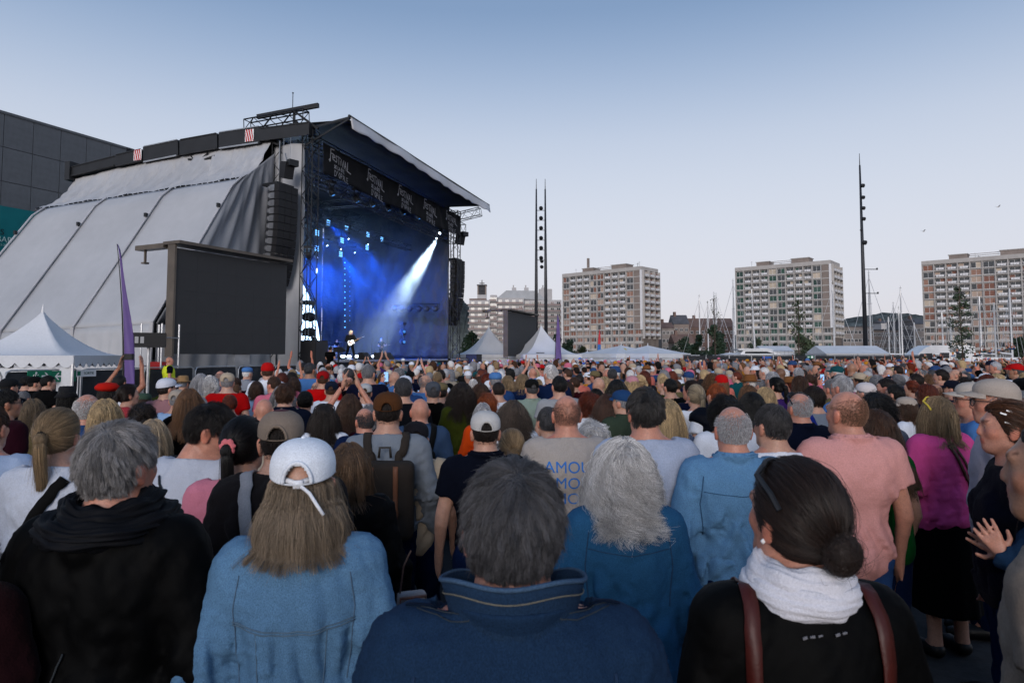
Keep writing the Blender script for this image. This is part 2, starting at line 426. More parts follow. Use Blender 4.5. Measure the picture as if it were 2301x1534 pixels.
def tower_block(label, pl, pc, H, D, pal, seed, nbay=10, penthouse=True, chimney=False):
    """pl, pc: ground points of the left and the right end of the long face"""
    r_ = random.Random(seed); pl, pc = Vector(pl), Vector(pc); W = (pc - pl).length
    ang = math.atan2(pc.y - pl.y, pc.x - pl.x)
    t = thing('tower_block', label, 'building', pl, ang, 'concrete tower blocks along the quay')
    rows, fh, rec = 9, 2.8, 1.1
    z0 = H - 1.5 - rows*fh; bw = W/(nbay + 1)
    b = MB(); b.b2((.0, rec, 0), (W - .02, D, H - 1.3)); b.build('wall', M['recess'], t)
    b = MB(); b.b2((-.15, -.1, H - 1.5), (W + .15, D + .1, H)); b.build('parapet', M['concrete'], t)
    for i in range(nbay + 1):                       # fins
        f = MB(); f.b2((i*bw - .17, .0, z0 - 9), (i*bw + .17, rec + .02, H - 1.5)); f.build('facade_fin', M['concrete'], t)
    for k in range(rows + 1):
        f = MB(); f.b2((-.1, .03, z0 + k*fh - .2), (W, rec + .01, z0 + k*fh + .18)); f.build('floor_slab', M['concrete'], t)
    for k in range(rows):                            # blank aggregate panels of the end bay
        f = MB(); f.b2((nbay*bw + .35, .12, z0 + k*fh + .2), (W - .55, rec + .02, z0 + (k + 1)*fh - .22)); f.build('blank_panel', M['concrete_d'], t)
    wm = {k: win_mesh(k, bw - .55, fh - .62) for k in ('both', 'lefts', 'rights', 'glass')}
    bm_ = balcony_mesh(bw - .36, rec, 3)
    dm = win_mesh('rights', bw - .5, fh - .5)
    for k in range(rows):
        for i in range(nbay):
            x, z = (i + .5)*bw, z0 + k*fh + .2
            col = lin(*r_.choice(pal))
            if i in (1, 2, 3, 6, 7, 8):
                link('balcony', bm_, t, (x, -.02, z))
                link('window', r_.choice([dm, wm['lefts'], wm['glass'], wm['glass']]), t, (x, rec - .12, z + .02), col)
            else:
                link('window', wm[r_.choice(['both', 'both', 'lefts', 'rights', 'both', 'glass'])], t, (x, .45, z + .05), col)
                f = MB(); f.b2((-bw/2 + .2, .4, 0), (bw/2 - .2, .44, .1)); 
    # lower storeys
    for k in range(3):
        zz = z0 - 3*(k + 1)
        f = MB(); f.b2((-.1, .25 + .1*k, zz + .003), (W + .1, rec + .3, zz + .95)); f.build('base_band', M['concrete'], t)
        for i in range(nbay + 1):
            link('window', wm[r_.choice(['glass', 'lefts', 'both', 'rights'])], t, ((i + .5)*bw, .6, zz + .96), lin(*r_.choice(pal)), scale=(.82, 1, .85))
    # narrow side with stacked balconies
    f = MB(); f.b2((W - .5, -.18, z0 - .2), (W + .35, .6, H - 1.5)); f.build('corner_pier', M['railing'], t)
    nb = 3; sw = (D - .8)/nb
    sm = balcony_mesh(sw - .3, 1.2, 2)
    swm = win_mesh('rights', sw - .8, fh - .7)
    for k in range(-1, rows):
        f = MB(); f.b2((W - .01, .65, z0 + k*fh - .14), (W + 1.25, D - .05, z0 + k*fh + .1)); f.build('floor_slab', M['concrete'], t)
        for i in range(nb):
            y = .75 + (i + .5)*sw
            link('balcony', sm, t, (W + 1.27, y, z0 + k*fh + .12), rot=(0, 0, R(90)))
            link('window', swm, t, (W + .12, y, z0 + k*fh + .15), lin(*r_.choice(pal)), rot=(0, 0, R(90)))
    for i in range(nb + 1):
        f = MB(); f.b2((W, .66 + i*sw, z0 - 4), (W + 1.22, .66 + i*sw + .12, H - 1.6)); f.build('facade_fin', M['concrete'], t)
    if penthouse:
        for x0, x1, hh in ((W*.20, W*.34, 2.0), (W*.58, W*.76, 2.2)):
            f = MB(); f.b2((x0, D*.3, H), (x1, D*.72, H + hh)); f.build('roof_house', M['concrete_d'], t)
            f = MB(); f.b2((x0 - .3, D*.28, H + hh), (x1 + .3, D*.74, H + hh + .3)); f.build('roof_cap', M['concrete'], t)
        for zz in (1.3, 2.0):
            f = MB(); f.bar((W*.34 + .31, D*.4, H + zz), (W*.58 - .31, D*.4, H + zz), .3, .25); f.build('roof_beam', M['concrete'], t)
    for i in range(5):
        x = r_.uniform(.05, .95)*W; f = MB(); hh = r_.uniform(1, 3.5)
        f.tube([(x, D*.5, H), (x, D*.5, H + hh)], .05, 4); f.bar((x - .6, D*.5, H + hh*.85), (x + .6, D*.5, H + hh*.85), .05); f.build('aerial', M['steel_black'], t)
    if chimney:
        f = MB(); f.b2((W*.14, D*.8, H - 2), (W*.14 + .9, D*.8 + .9, H + 8)); f.build('chimney', M['concrete_d'], t)
    return t
BROWN = [(124, 88, 76), (134, 96, 82), (150, 116, 102), (176, 156, 142), (190, 176, 160), (128, 90, 78), (158, 138, 128)]
GREEN = [(50, 78, 70), (56, 86, 76), (48, 70, 66), (184, 172, 156), (194, 180, 164), (52, 80, 72), (70, 94, 86)]
def corner(px, py, H): 
    # distance at which something H high reaches pixel row py
    d = (H - CAM_H)*F_PX/(HORIZON - py); p = at(px, py, d); return (p.x, p.y, 0)
tower_block('concrete tower block with brown shutters and a tall chimney, nearest the stage', corner(1264, 615, 40), corner(1440, 597, 40), 40, 14, BROWN, 3, chimney=True)
tower_block('concrete tower block with dark green shutters, middle of the three', corner(1652, 601, 40), corner(1865, 583, 40), 40, 14, GREEN, 4)
_a, _b = Vector(corner(2071, 586, 40)), Vector(corner(2301, 568, 40))
tower_block('concrete tower block with brown shutters cut by the right picture edge', _a, _a + (_b - _a).normalized()*44, 40, 14, BROWN, 5)

# ---------------------------------------------------------------- white stepped apartments and church
def apartments():
    t = thing('apartment_building', 'white stepped apartment building with long brown balcony rails', 'building', corner(1052, 672, 32), 0)
    o = Vector(t.location); 
    def sec(px0, px1, py, dback, name_rows):
        d = o.y; x0 = at(px0, 800, d).x - o.x; x1 = at(px1, 800, d).x - o.x; H = at(px0, py, d).z
        f = MB(); f.b2((x0, dback, 0), (x1, dback + 14, H)); f.build('wall', M['whitewall'], t)
        n = name_rows; fh = H/n
        for k in range(1, n):
            f = MB(); f.use(M['whitewall']); f.b2((x0 - .6, dback - 1.5, k*fh - .15), (x1 - .4, dback - .003, k*fh + .1))
            f.use(M['brownrail']); f.b2((x0 - .6, dback - 1.55, k*fh + .1), (x1 - .4, dback - 1.45, k*fh + .95)); f.build('balcony', None, t)
            m = max(2, int((x1 - x0)/3.2))
            for i in range(m):
                x = x0 + (i + .5)*(x1 - x0)/m
                q = MB(); q.use(M['white_paint']); q.b2((x - .95, dback - .06, k*fh + .25), (x + .95, dback - .004, k*fh + 2.3))
                q.use(M['glass'] if (i*7 + k*3) % 5 else M['brownrail']); q.b2((x - .85, dback - .09, k*fh + .35), (x - .06, dback - .062, k*fh + 2.2)); q.b2((x + .06, dback - .09, k*fh + .35), (x + .85, dback - .062, k*fh + 2.2)); q.build('window', None, t)
        return x0, x1, H
    x0, x1, H = sec(1054, 1101, 674, 0, 10)
    f = MB(); f.b2((x0, .2, H), (x1 - 2, 9, H + .8)); f.build('roof', M['brick_red'], t)
    sec(1101, 1116, 662, 1.6, 10)
    a0, a1, H2 = sec(1116, 1178, 668, 3, 10)
    b0, b1, H3 = sec(1178, 1264, 672, 5, 10)
    f = MB(); f.prism([(a0, H2), (a0 + 5, H2 + 4.2), (b1 - 14, H2 + 4.0), (b1 - 8, H3)], 5, 15, 'xz'); f.build('roof', M['zinc'], t)
    for x in (a0 + 8, a0 + 24, b1 - 20):
        f = MB(); f.b2((x, 8, H2 + 1.5), (x + 2.4, 10, H2 + 6)); f.b2((x + .5, 8.5, H2 + 6), (x + 1.2, 9.4, H2 + 7.4)); f.build('chimney', M['whitewall'], t)
    f = MB(); f.b2((b1 - 12, 6, H3), (b1 - 5, 12, H3 + 6)); f.build('roof_house', M['whitewall'], t)
apartments()
c = at(1083, 672, 400); t = thing('church_tower', 'slim pale church belfry with a cross behind the white apartments', 'tower', (c.x, c.y, 0))
zt = at(1083, 642, 400).z
m = MB(); m.b2((-2.6, -2.6, 0), (2.6, 2.6, zt - 5.5)); m.build('shaft', M['whitewall'], t)
for sx in (-1, 1):
    for sy in (-1, 1):
        m = MB(); m.b2((sx*2.6, sy*2.6, zt - 5.5), (sx*1.9, sy*1.9, zt)); m.build('belfry_post', M['concrete_d'], t)
for k in range(7):
    m = MB(); m.b2((-1.9, -2.2, zt - 5.3 + k*.75), (1.9, 2.2, zt - 4.9 + k*.75)); m.build('louvre', M['slate'], t)
m = MB(); m.b2((-2.9, -2.9, zt), (2.9, 2.9, zt + .5)); m.build('roof', M['slate'], t)
m = MB(); zc = at(1083, 629, 400).z; m.b2((-.25, -.2, zt + .5), (.25, .2, zc)); m.b2((-1.5, -.19, zc - 2.2), (1.5, .19, zc - 1.7)); m.build('cross', M['steel_black'], t)

# ---------------------------------------------------------------- low town houses
def house(label, px0, px1, py, d, wall, roof, floors=3, bays=4, roofh=4, dep=12, flat=False):
    a, b = at(px0, py, d), at(px1, py, d); W = b.x - a.x; H = a.z
    t = thing('town_house', label, 'building', (a.x, d, 0), 0, 'low town houses behind the harbour')
    m = MB(); m.b2((0, 0, 0), (W, dep, H)); m.build('wall', M[wall], t)
    m = MB()
    if flat: m.b2((-.3, -.3, H), (W + .3, dep + .3, H + .5))
    else: m.prism([(-.4, H), (dep/2, H + roofh), (dep + .4, H)], -.3, W + .3, 'yz')
    rf = m.build('roof', M[roof], t)
    if not flat:
        m = MB(); m.b2((W*.15, dep*.4, H + roofh*.4), (W*.15 + 1.2, dep*.55, H + roofh + 1.6)); m.build('chimney', M['brick_red'], rf)
    fh = H/floors
    for k in range(floors):
        for i in range(bays):
            x = W*(i + .5)/bays
            q = MB(); q.use(M['white_paint']); q.b2((x - .75, -.06, k*fh + .8), (x + .75, -.004, k*fh + 2.4))
            q.use(M['glass']); q.b2((x - .65, -.09, k*fh + .9), (x - .05, -.062, k*fh + 2.3)); q.b2((x + .05, -.09, k*fh + .9), (x + .65, -.062, k*fh + 2.3)); q.build('window', None, t)
house('brown rendered house with a red tiled roof beside the first tower block', 1487, 1514, 737, 330, 'brown_wall', 'brick_red', 4, 3, 3)
house('house with a grey gable and slate roof above red brick', 1514, 1548, 728, 350, 'concrete_d', 'slate', 4, 3, 5)
house('long house under a rusty red roof behind the boat masts', 1548, 1650, 735, 360, 'brick_red', 'brick_red', 4, 8, 5)
house('house with red roof low in front of the slate roofed one', 1516, 1560, 770, 300, 'brown_wall', 'brick_red', 2, 4, 4)
house('grey brown terrace of flats right of the green shuttered tower', 1893, 1962, 735, 330, 'brown_wall', 'slate', 4, 8, 1.2, 12, True)
house('brown terrace of flats behind the tall lamp mast', 1962, 2022, 742, 335, 'concrete_d', 'slate', 4, 7, 1.2, 12, True)
house('dark slate clad house between boat masts and third tower', 2022, 2052, 722, 338, 'slate', 'slate', 4, 3, 2, 12, True)
house('stone terrace house against the third tower block', 2052, 2085, 728, 350, 'brown_wall', 'slate', 4, 4, 3)
house('small white house on the wooded hill', 1980, 2012, 726, 480, 'whitewall', 'slate', 4, 5, 2)
# quay wall hides the harbour water line
m = MB(); m.b2((20, 230, 0), (420, 233, 3.2)); tag(m.build('quay_wall', M['quay']), 'long low quay wall in front of the tower blocks', 'wall', kind='structure')

# ---------------------------------------------------------------- lamp masts
def spot_can(m, c, r, axis):
    m.lathe([(r*.5, -r*.9), (r*.95, -r*.3), (r, r*.7), (r*.8, r*.75)], c, 10, axis)
def lamp_mast(label, px, d, pytop, twin):
    p = at(px, pytop, d); t = thing('lamp_mast', label, 'lamp mast', (p.x, d, 0), 0, 'tall festival square lamp masts')
    H = p.z
    xs = (-.75, .75) if twin else (0,)
    for x in xs:
        m = MB(); m.tube([(x*1.12, 0, 0), (x*1.06, 0, H*.45), (x, 0, H*.945)], [.33, .26, .12], 10); m.build('mast', M['black_steel2'], t, True)
        m = MB(); m.tube([(x, 0, H*.945), (x, 0, H)], [.07, .04], 6); m.build('spire', M['black_steel2'], t)
    if twin:
        for k in range(6):
            z = H*(.84 - k*.053)
            m = MB(); m.bar((-.72, 0, z - .3), (.72, 0, z - .3), .09); m.build('crossbar', M['black_steel2'], t)
            m = MB(); spot_can(m, (.02, -.1, z + .1), .34, (.1, -.6, -.6)); m.build('floodlight', M['steel_black'], t, True)
        for k in range(2):
            m = MB(); spot_can(m, (.1, -.2, H*(.53 + .03*k)), .3, (.3, -.8, -.4)); m.build('floodlight', M['steel_black'], t, True)
    else:
        for f, r_ in ((.875, .3), (.82, .28), (.77, .28), (.72, .28), (.61, .34)):
            m = MB(); spot_can(m, (.18, -.25, H*f - .9), r_, (.4, -.8, -.3)); m.build('floodlight', M['steel_black'], t, True)
        m = MB(); spot_can(m, (-.22, -.2, H*.64), .16, (-.5, -.7, -.3)); m.build('floodlight', M['steel_black'], t, True)
    return t
lamp_mast('tall pair of black masts with rungs and floodlights before the white apartments', 1215, 114, 402, True)
lamp_mast('single tall black lamp mast rising left of the third tower block', 1931, 100, 345, False)

# ---------------------------------------------------------------- sailing boats
def sailboat(label, px, pytop, d, lean=0.0, spread=2, stays=True, hullc='boat_white'):
    p = at(px, pytop, d); H = p.z; t = thing('sailboat', label, 'boat', (p.x, d, 0), rng.uniform(-.5, .5), 'sailing boats in the harbour')
    L = H*.62
    m = MB()
    def hull(a, b):
        x = (a - .5)*L; wdt = L*.15*math.sin(math.pi*min(1, a*.8 + .2))**.7
        ang = (b - .5)*math.pi
        return (x, wdt*math.sin(ang), .35 + L*.10*(1 - math.cos(ang)**.8)*.9 + (a - .5)**2*.8)
    m.grid(hull, 14, 10); m.b2((-L*.44, -L*.10, .85), (L*.3, L*.10, 1.1)); m.build('hull', M[hullc], t, True)
    m = MB(); m.b2((-L*.2, -L*.06, 1.1), (L*.18, L*.06, 1.75)); m.build('cabin', M['boat_white'], t)
    m = MB(); m.tube([(0, 0, 1), (lean*H, 0, H)], [.17, .12], 6); m.build('mast', M['mast'], t)
    m = MB(); m.tube([(0, 0, 2.3), (-L*.4, 0, 2.5)], .12, 6); m.build('boom', M['boat_white'], t)
    for k in range(spread):
        z = H*(.4 + .28*k); m = MB(); m.bar((-.02, -.9, z), (-.02, .9, z), .06); m.build('spreader', M['mast'], t)
    if stays:
        for q in ((L*.46, 0, 1.2), (-L*.44, 0, 1.2), (0, L*.13, 1.2), (0, -L*.13, 1.2)):
            m = MB(); m.tube([q, (lean*H, 0, H*.97)], .04, 3); m.build('stay', M['mast'], t)
    m = MB(); m.tube([(lean*H, 0, H), (lean*H, 0, H + .7)], .03, 3); m.bar((-.25 + lean*H, 0, H + .3), (.25 + lean*H, 0, H + .3), .04); m.build('wind_vane', M['steel_black'], t)
for args in [('white mast with stays left of the shaggy pine', 1571, 668, 150), ('shorter mast close behind the shaggy pine', 1590, 682, 150),
             ('pale mast rising through the bare young tree', 1604, 662, 155), ('pale mast just right of the bare young tree', 1609, 664, 160),
             ('tall mast touching the left edge of the green shuttered tower', 1647, 634, 130), ('leaning mast in front of the green shuttered tower', 1694, 650, 140, -.03),
             ('tall grey mast before the side wall of the green shuttered tower', 1871, 640, 110), ('mast with radar aerial right of the single lamp mast', 1952, 616, 120),
             ('short mast left of the leaning pair of masts', 1996, 712, 150), ('mast with wind vane among the harbour masts', 2007, 684, 150),
             ('tall mast at the middle of the harbour masts', 2023, 650, 140), ('slightly shorter mast next to the tallest harbour mast', 2019, 694, 150),
             ('thin mast in front of the slate clad house', 2054, 725, 150), ('orange flagged mast before the third tower block', 2135, 708, 140),
             ('dark mast leaning before the third tower block', 2116, 700, 130, .0), ('mast right of the slender young tree', 2200, 666, 120),
             ('mast in front of the middle of the third tower block', 2233, 680, 125), ('tall mast close to the right picture edge', 2268, 648, 115)]:
    sailboat(*args)
# horizontal arm on the single lamp mast neighbour (dock crane arms)
p = at(1945, 605, 118); t = thing('dock_light_pole', 'thin dock pole with two short crossarms beside the single lamp mast', 'pole', (p.x, 118, 0))
m = MB(); m.tube([(-.2, 0, 0), (-.2, 0, p.z)], .07, 6); m.build('pole', M['black_steel2'], t)
for z in (p.z, at(1945, 659, 118).z):
    m = MB(); m.bar((-.3, 0, z), (2.0, 0, z), .12); m.b2((1.9, -.1, z - .1), (2.1, .1, z + .25)); m.build('crossarm', M['black_steel2'], t)

# ---------------------------------------------------------------- tents
def pagoda(label, px, d, half, eave, peak, valance=.35, rotz=0.0, group='white pointed marquees', scallop=0, skirt=True, sag=1.9, cat='tent'):
    p = at(px, 800, d); t = thing('pagoda_tent', label, cat, (p.x, d, 0), rotz, group)
    m = MB()
    def fn(a, b):
        # a around the square, b from the eave to the peak
        s = a*4; k = int(s) % 4; f = s - int(s)
        C = [(-1, -1), (1, -1), (1, 1), (-1, 1)]
        x = C[k][0]*(1 - f) + C[(k + 1) % 4][0]*f; y = C[k][1]*(1 - f) + C[(k + 1) % 4][1]*f
        sc = (1 - b)**1.0; z = eave + (peak - eave)*(b**sag) - .12*math.sin(math.pi*f)*(1 - b)*b*2
        sc = max(sc, .012)
        return (x*half*sc, y*half*sc, z)
    m.grid(fn, 48, 14); m.build('roof', M['white_cloth'], t, True)
    if scallop:
        C = [(-1, -1), (1, -1), (1, 1), (-1, 1)]
        for k in range(4):
            q = MB(); a, b = Vector((*C[k], 0))*half, Vector((*C[(k + 1) % 4], 0))*half; n = scallop*8
            q.grid(lambda u, v: (a + (b - a)*u).to_tuple()[:2] + (eave - v*(valance*.6 + valance*.4*abs(math.sin(u*scallop*math.pi))),), n, 2, .01)
            q.build('valance', M['white_cloth'], t)
    else:
        for k, (x0, y0, x1, y1) in enumerate(((-1, -1, 1, -1), (1, -1, 1, 1), (1, 1, -1, 1), (-1, 1, -1, -1))):
            q = MB(); q.bar((x0*half, y0*half, eave - valance/2), (x1*half, y1*half, eave - valance/2), .02, valance); q.build('valance', M['white_cloth'], t)
    for x in (-1, 1):
        for y in (-1, 1):
            q = MB(); q.tube([(x*half*.985, y*half*.985, 0), (x*half*.985, y*half*.985, eave)], .04, 6); q.build('leg', M['galv'], t)
    q = MB(); q.lathe([(.05, -.1), (.03, .1), (.001, .25)], (0, 0, peak), 8); q.build('finial', M['white_paint'], t)
    if skirt:
        for x0, y0, x1, y1 in ((-1, -1, 1, -1), (-1, 1, -1, -1)):
            q = MB(); q.bar((x0*half*.96, y0*half*.96, (eave - valance)/2), (x1*half*.96, y1*half*.96, (eave - valance)/2), .02, eave - valance); q.build('side_wall', M['white_cloth'], t)
    return t
pagoda('white pointed tent with scalloped edge behind the exit signs', 92, 20.3, 1.66, 1.97, at(96, 700, 20.3).z, .34, R(8), scallop=9)
pagoda('white pointed tent between the stage and the small video screen', 1098, 62, 2.6, 2.1, at(1098, 735, 62).z, .3, R(20), sag=2.0)
pagoda('white pointed tent half hidden behind the small video screen', 1216, 60, 2.7, 2.1, at(1213, 732, 60).z, .3, R(20), sag=2.0)
pagoda('small pointed white tent right of the purple flag', 1320, 80, 1.3, 2.1, at(1320, 789, 80).z, .2, R(15))
pagoda('tiny pointed tent peak behind the printed marquee', 1357, 100, 1.5, 2.2, at(1357, 787, 100).z, .2, R(15))
tm = pagoda('low white marquee with blue, green and yellow print on its roof', 1396, 58, 2.7, 2.15, at(1396, 776, 58).z, .35, R(30), sag=1.1)
pm = MB()
for k, (c, x) in enumerate((('logo_blue', -.35), ('logo_green', 0), ('logo_yellow', .3))):
    M[c] = mat(c, [(.02, .12, .45), (.05, .3, .12), (.6, .45, .05)][k], .6)
    q = MB(); q.add([at(1396 + x*34 - 6, 792, 55.9), at(1396 + x*34 + 8, 792, 55.9), at(1396 + x*14 + 5, 782, 57.2), at(1396 + x*14 - 2, 782, 57.2)], [(0, 1, 2, 3)])
    q.build('roof_print', M[c], tm, world=True)
pagoda('low plain white marquee beside the printed one', 1456, 56, 2.4, 2.15, at(1452, 776, 56).z, .35, R(35), sag=1.15)
M['teal_cloth'] = mat('teal_cloth', (.03, .3, .36), .7)
tq = pagoda('small tent with a teal peak behind the white marquees', 1492, 90, 1.2, 2.2, at(1492, 786, 90).z, .2, R(10))
pagoda('low white tent peak under the shaggy pines', 1537, 95, 1.6, 2.1, at(1537, 795, 95).z, .2, R(10), sag=1.2)
pagoda('low white tent left of the motor yacht', 1640, 95, 1.7, 2.1, at(1640, 792, 95).z, .2, R(10), sag=1.2)
# long white marquees
def marquee(label, px0, px1, py, d):
    a, b = at(px0, py, d), at(px1, py, d); W = b.x - a.x
    t = thing('marquee', label, 'tent', (a.x, d, 0), 0, 'long white marquees on the quay')
    m = MB(); m.b2((0, 0, 0), (W, 6, a.z - .5)); m.build('side_wall', M['white_cloth'], t)
    m = MB(); m.prism([(-.1, a.z - .5), (3, a.z + .5), (6.1, a.z - .5)], -.05, W + .05, 'yz'); m.build('roof', M['white_cloth'], t)
    n = max(2, int(W/3))
    for i in range(n + 1):
        m = MB(); m.b2((W*i/n - .03, -.06, 0), (W*i/n + .03, -.004, a.z - .5)); m.build('post', M['galv'], t)
marquee('long low white marquee behind the single lamp mast', 1856, 1998, 785, 85)
marquee('flat white shelter behind the motor yacht', 1716, 1785, 783, 120)

# motor yacht on the quay
p = at(1648, 800, 96); L_ = at(1785, 800, 96).x - p.x
t = thing('motor_yacht', 'white motor yacht with raked dark windows behind the black fence', 'boat', (p.x, 96, 0))
m = MB(); m.prism([(0, 1.7), (L_*.04, .6), (L_*.9, .6), (L_, 2.0), (L_*.55, 2.2), (0, 2.1)], -1.5, 1.5, 'xz'); m.build('hull', M['boat_white'], t)
m = MB(); m.prism([(L_*.06, 2.15), (L_*.12, 2.75), (L_*.55, 2.75), (L_*.78, 2.1)], -1.2, 1.2, 'xz'); m.build('cabin', M['boat_white'], t)
m = MB(); m.prism([(L_*.14, 2.3), (L_*.15, 2.6), (L_*.5, 2.6), (L_*.62, 2.3)], -1.22, -1.19, 'xz'); m.build('window', M['dark_glass'], t)
m = MB(); m.prism([(L_*.02, 2.95), (L_*.5, 3.02), (L_*.62, 2.8), (L_*.05, 2.8)], -1.3, 1.3, 'xz'); m.build('hardtop', M['boat_white'], t)
for k in range(6):
    m = MB(); m.tube([(L_*(.6 + .06*k), -1.3, 2.15), (L_*(.6 + .06*k), -1.3, 2.75)], .03, 4); m.build('rail_post', M['galv'], t)
m = MB(); m.tube([(L_*.6, -1.3, 2.75), (L_*.92, -1.3, 2.7)], .035, 4); m.build('rail', M['galv'], t)

# camper van / coach
p = at(2034, 800, 70); L_ = at(2176, 800, 70).x - p.x; z1 = at(2100, 776, 70).z
t = thing('motorhome', 'white motorhome with rounded nose parked behind the crowd', 'van', (p.x, 70, 0))
m = MB(); m.prism([(0, .5), (.05, 1.5), (.7, 2.2), (1.3, z1 - .35), (2.0, z1), (L_ - .2, z1), (L_, z1 - .2), (L_, .5)], -1.1, 1.1, 'xz'); m.build('body', M['boat_white'], t)
m = MB(); m.prism([(.62, 1.75), (.9, 2.2), (2.1, 2.25), (2.1, 1.7)], -1.13, -1.101, 'xz'); m.build('window', M['dark_glass'], t)
for x in (2.9, 4.5):
    m = MB(); m.b2((x, -1.13, 1.75), (x + .9, -1.101, 2.3)); m.build('window', M['dark_glass'], t)
m = MB(); m.b2((L_*.6, -1.14, 2.35), (L_*.6 + .9, -1.101, 2.8)); m.build('vent', M['steel_grey'], t)
for x in (1.2, L_ - 1.5):
    m = MB(); m.lathe([(.35, -.12), (.35, .12)], (x, -1.0, .35), 14, (0, 1, 0)); m.build('wheel', M['steel_black'], t)

# black screen fence behind the crowd on the harbour side
def dark_fence(label, p0, p1, h, n):
    p0, p1 = Vector(p0), Vector(p1); d = p1 - p0; W = d.length
    t = thing('site_fence', label, 'fence', p0, math.atan2(d.y, d.x), 'black screened site fence')
    for i in range(n):
        x0, x1 = W*i/n, W*(i + 1)/n
        m = MB(); m.b2((x0 + .06, -.015, .1), (x1 - .06, .015, h - .06)); m.build('fence_panel', M['mesh_cloth'], t)
        m = MB(); m.tube([(x0, 0, 0), (x0, 0, h)], .03, 5); m.build('post', M['galv'], t)
    m = MB(); m.tube([(0, 0, h), (W, 0, h)], .025, 5); m.build('top_rail', M['steel_black'], t)
dark_fence('long black screened fence behind the crowd in front of the yachts', at(1478, 798, 54) * Vector((1, 1, 0)), at(2120, 799, 66) * Vector((1, 1, 0)), 2.06, 14)
def small_sign(label, px, py, d, w, h, m_, figure=True):
    p = at(px, py, d); t = thing('exit_sign', label, 'sign', p, 0)
    m = MB(); m.b2((-w/2, -.015, -h/2), (w/2, .015, h/2)); m.build('board', M[m_], t)
    if figure:
        m = MB(); m.prism([(-w*.42, 0), (-w*.3, h*.3), (-w*.3, h*.1), (-w*.1, h*.1), (-w*.1, -h*.1), (-w*.3, -h*.1), (-w*.3, -h*.3)], -.022, -.016, 'xz'); m.build('arrow', M['white_paint'], t)
        m = MB(); m.b2((w*.08, -.022, -h*.35), (w*.36, -.016, h*.35)); m.build('pictogram', M['white_paint'], t)
small_sign('small green exit sign on the far black fence', 1821, 802, 59, .62, .24, 'green_sign')
M['blue_sign'] = mat('blue_sign', (.02, .08, .35), .5)
small_sign('small blue sign on the far black fence', 1723, 803, 57, .75, .18, 'blue_sign', False)

# ---------------------------------------------------------------- grey clad hall behind the stage, left
a, b = corner(-60, 222, 18.5), corner(300, 331, 18.5)
a, b = Vector(a), Vector(b); W = (b - a).length; ang = math.atan2(b.y - a.y, b.x - a.x)
t = thing('exhibition_hall', 'large hall clad in dark grey panels behind the stage', 'building', a, ang)
m = MB(); m.b2((0, .12, 0), (W, 14, 18.38)); m.build('wall', M['cladding_gap'], t)
nx, ph = max(3, round(W/1.75)), 2.35
pw = W/nx
pm_ = MB().b2((.018, 0, .018), (pw - .018, .11, ph - .018)).mesh('cladding_panel', M['cladding'])
for i in range(nx):
    for k in range(8):
        z = 18.5 - (k + 1)*ph
        if z < -.3: continue
        link('cladding_panel', pm_, t, (i*pw, 0, z))
m = MB(); m.b2((-.1, -.06, 18.42), (W + .05, 14, 18.6)); m.build('parapet', M['cladding'], t)
# teal poster on the hall
m = MB(); m.b2((0, -.06, 4), (W*.62, -.02, 18.5 - 2.72*ph)); tp = m.build('poster', M['teal'], t)
def hang_text(s, size, m_, parent, loc, rot=(R(90), 0, 0), name='lettering'):
    return link(name, text_mesh(s, size, m_), parent, loc, rot=rot)
M['black_ink'] = mat('black_ink', (.01, .012, .014), .6); M['pale_ink'] = mat('pale_ink', (.35, .5, .5), .6)
_d = 48.5
def wall_point(px, py, off=.1):
    # intersect the pixel ray with the hall's long face
    p1 = at(px, py, 10.0); o = Vector((0, 0, CAM_H)); dr = p1 - o
    nrm = Vector((math.sin(ang), -math.cos(ang), 0)); k = (a - o).dot(nrm)/dr.dot(nrm)
    return o + dr*k + nrm*off
HALL_ROT = (R(90), 0, ang)
for s_, px, py, sz, mm in (('S', 3, 522, .55, 'black_ink'), ('BAR', 8, 539, .55, 'pale_ink'), ('2021-2025', 4, 551, .22, 'pale_ink')):
    o = link('lettering', text_mesh(s_, sz, M[mm]), tp)
    o.matrix_parent_inverse = Matrix.LocRotScale(t.location, t.rotation_euler, None).inverted()
    o.location = wall_point(px, py); o.rotation_euler = HALL_ROT

# ================================================================== the stage
SL = Vector((-10.2, 34.0, 0)); SA = math.atan2(19.0, 5.76); SW = 19.9
E1 = Vector((math.cos(SA), math.sin(SA), 0)); E2 = Vector((-math.sin(SA), math.cos(SA), 0))
def S2W(u, v, z): return SL + E1*u + E2*v + Vector((0, 0, z))
def on_stage(px, py, v=None, u=None):
    """stage coordinates of a pixel ray where it meets depth v (or width u)"""
    o = Vector((0, 0, CAM_H)); dr = at(px, py, 10.0) - o
    if v is not None: k = ((SL - o).dot(E2) + v)/dr.dot(E2)
    else: k = ((SL - o).dot(E1) + u)/dr.dot(E1)
    q = o + dr*k - SL
    return Vector((q.dot(E1), q.dot(E2), q.z))
st = thing('concert_stage', 'large festival stage with grey tarpaulin sides and black truss towers', 'stage', SL, SA)
DECK = 1.76
m = MB(); m.b2((.1, -1.1, DECK - .12), (SW - .1, 12, DECK)); m.build('deck', M['deck'], st)
m = MB(); m.grid(lambda a_, b_: (.1 + a_*(SW - .2), -1.08 + .05*math.sin(a_*60) + .03*math.sin(a_*137), (DECK - .13)*b_), 120, 3, .02); m.build('deck_skirt', M['black_cloth'], st, True)
m = MB(); m.bar((.1, -1.13, DECK - .06), (SW - .1, -1.13, DECK - .06), .05, .1); m.build('deck_edge', M['steel_grey'], st)
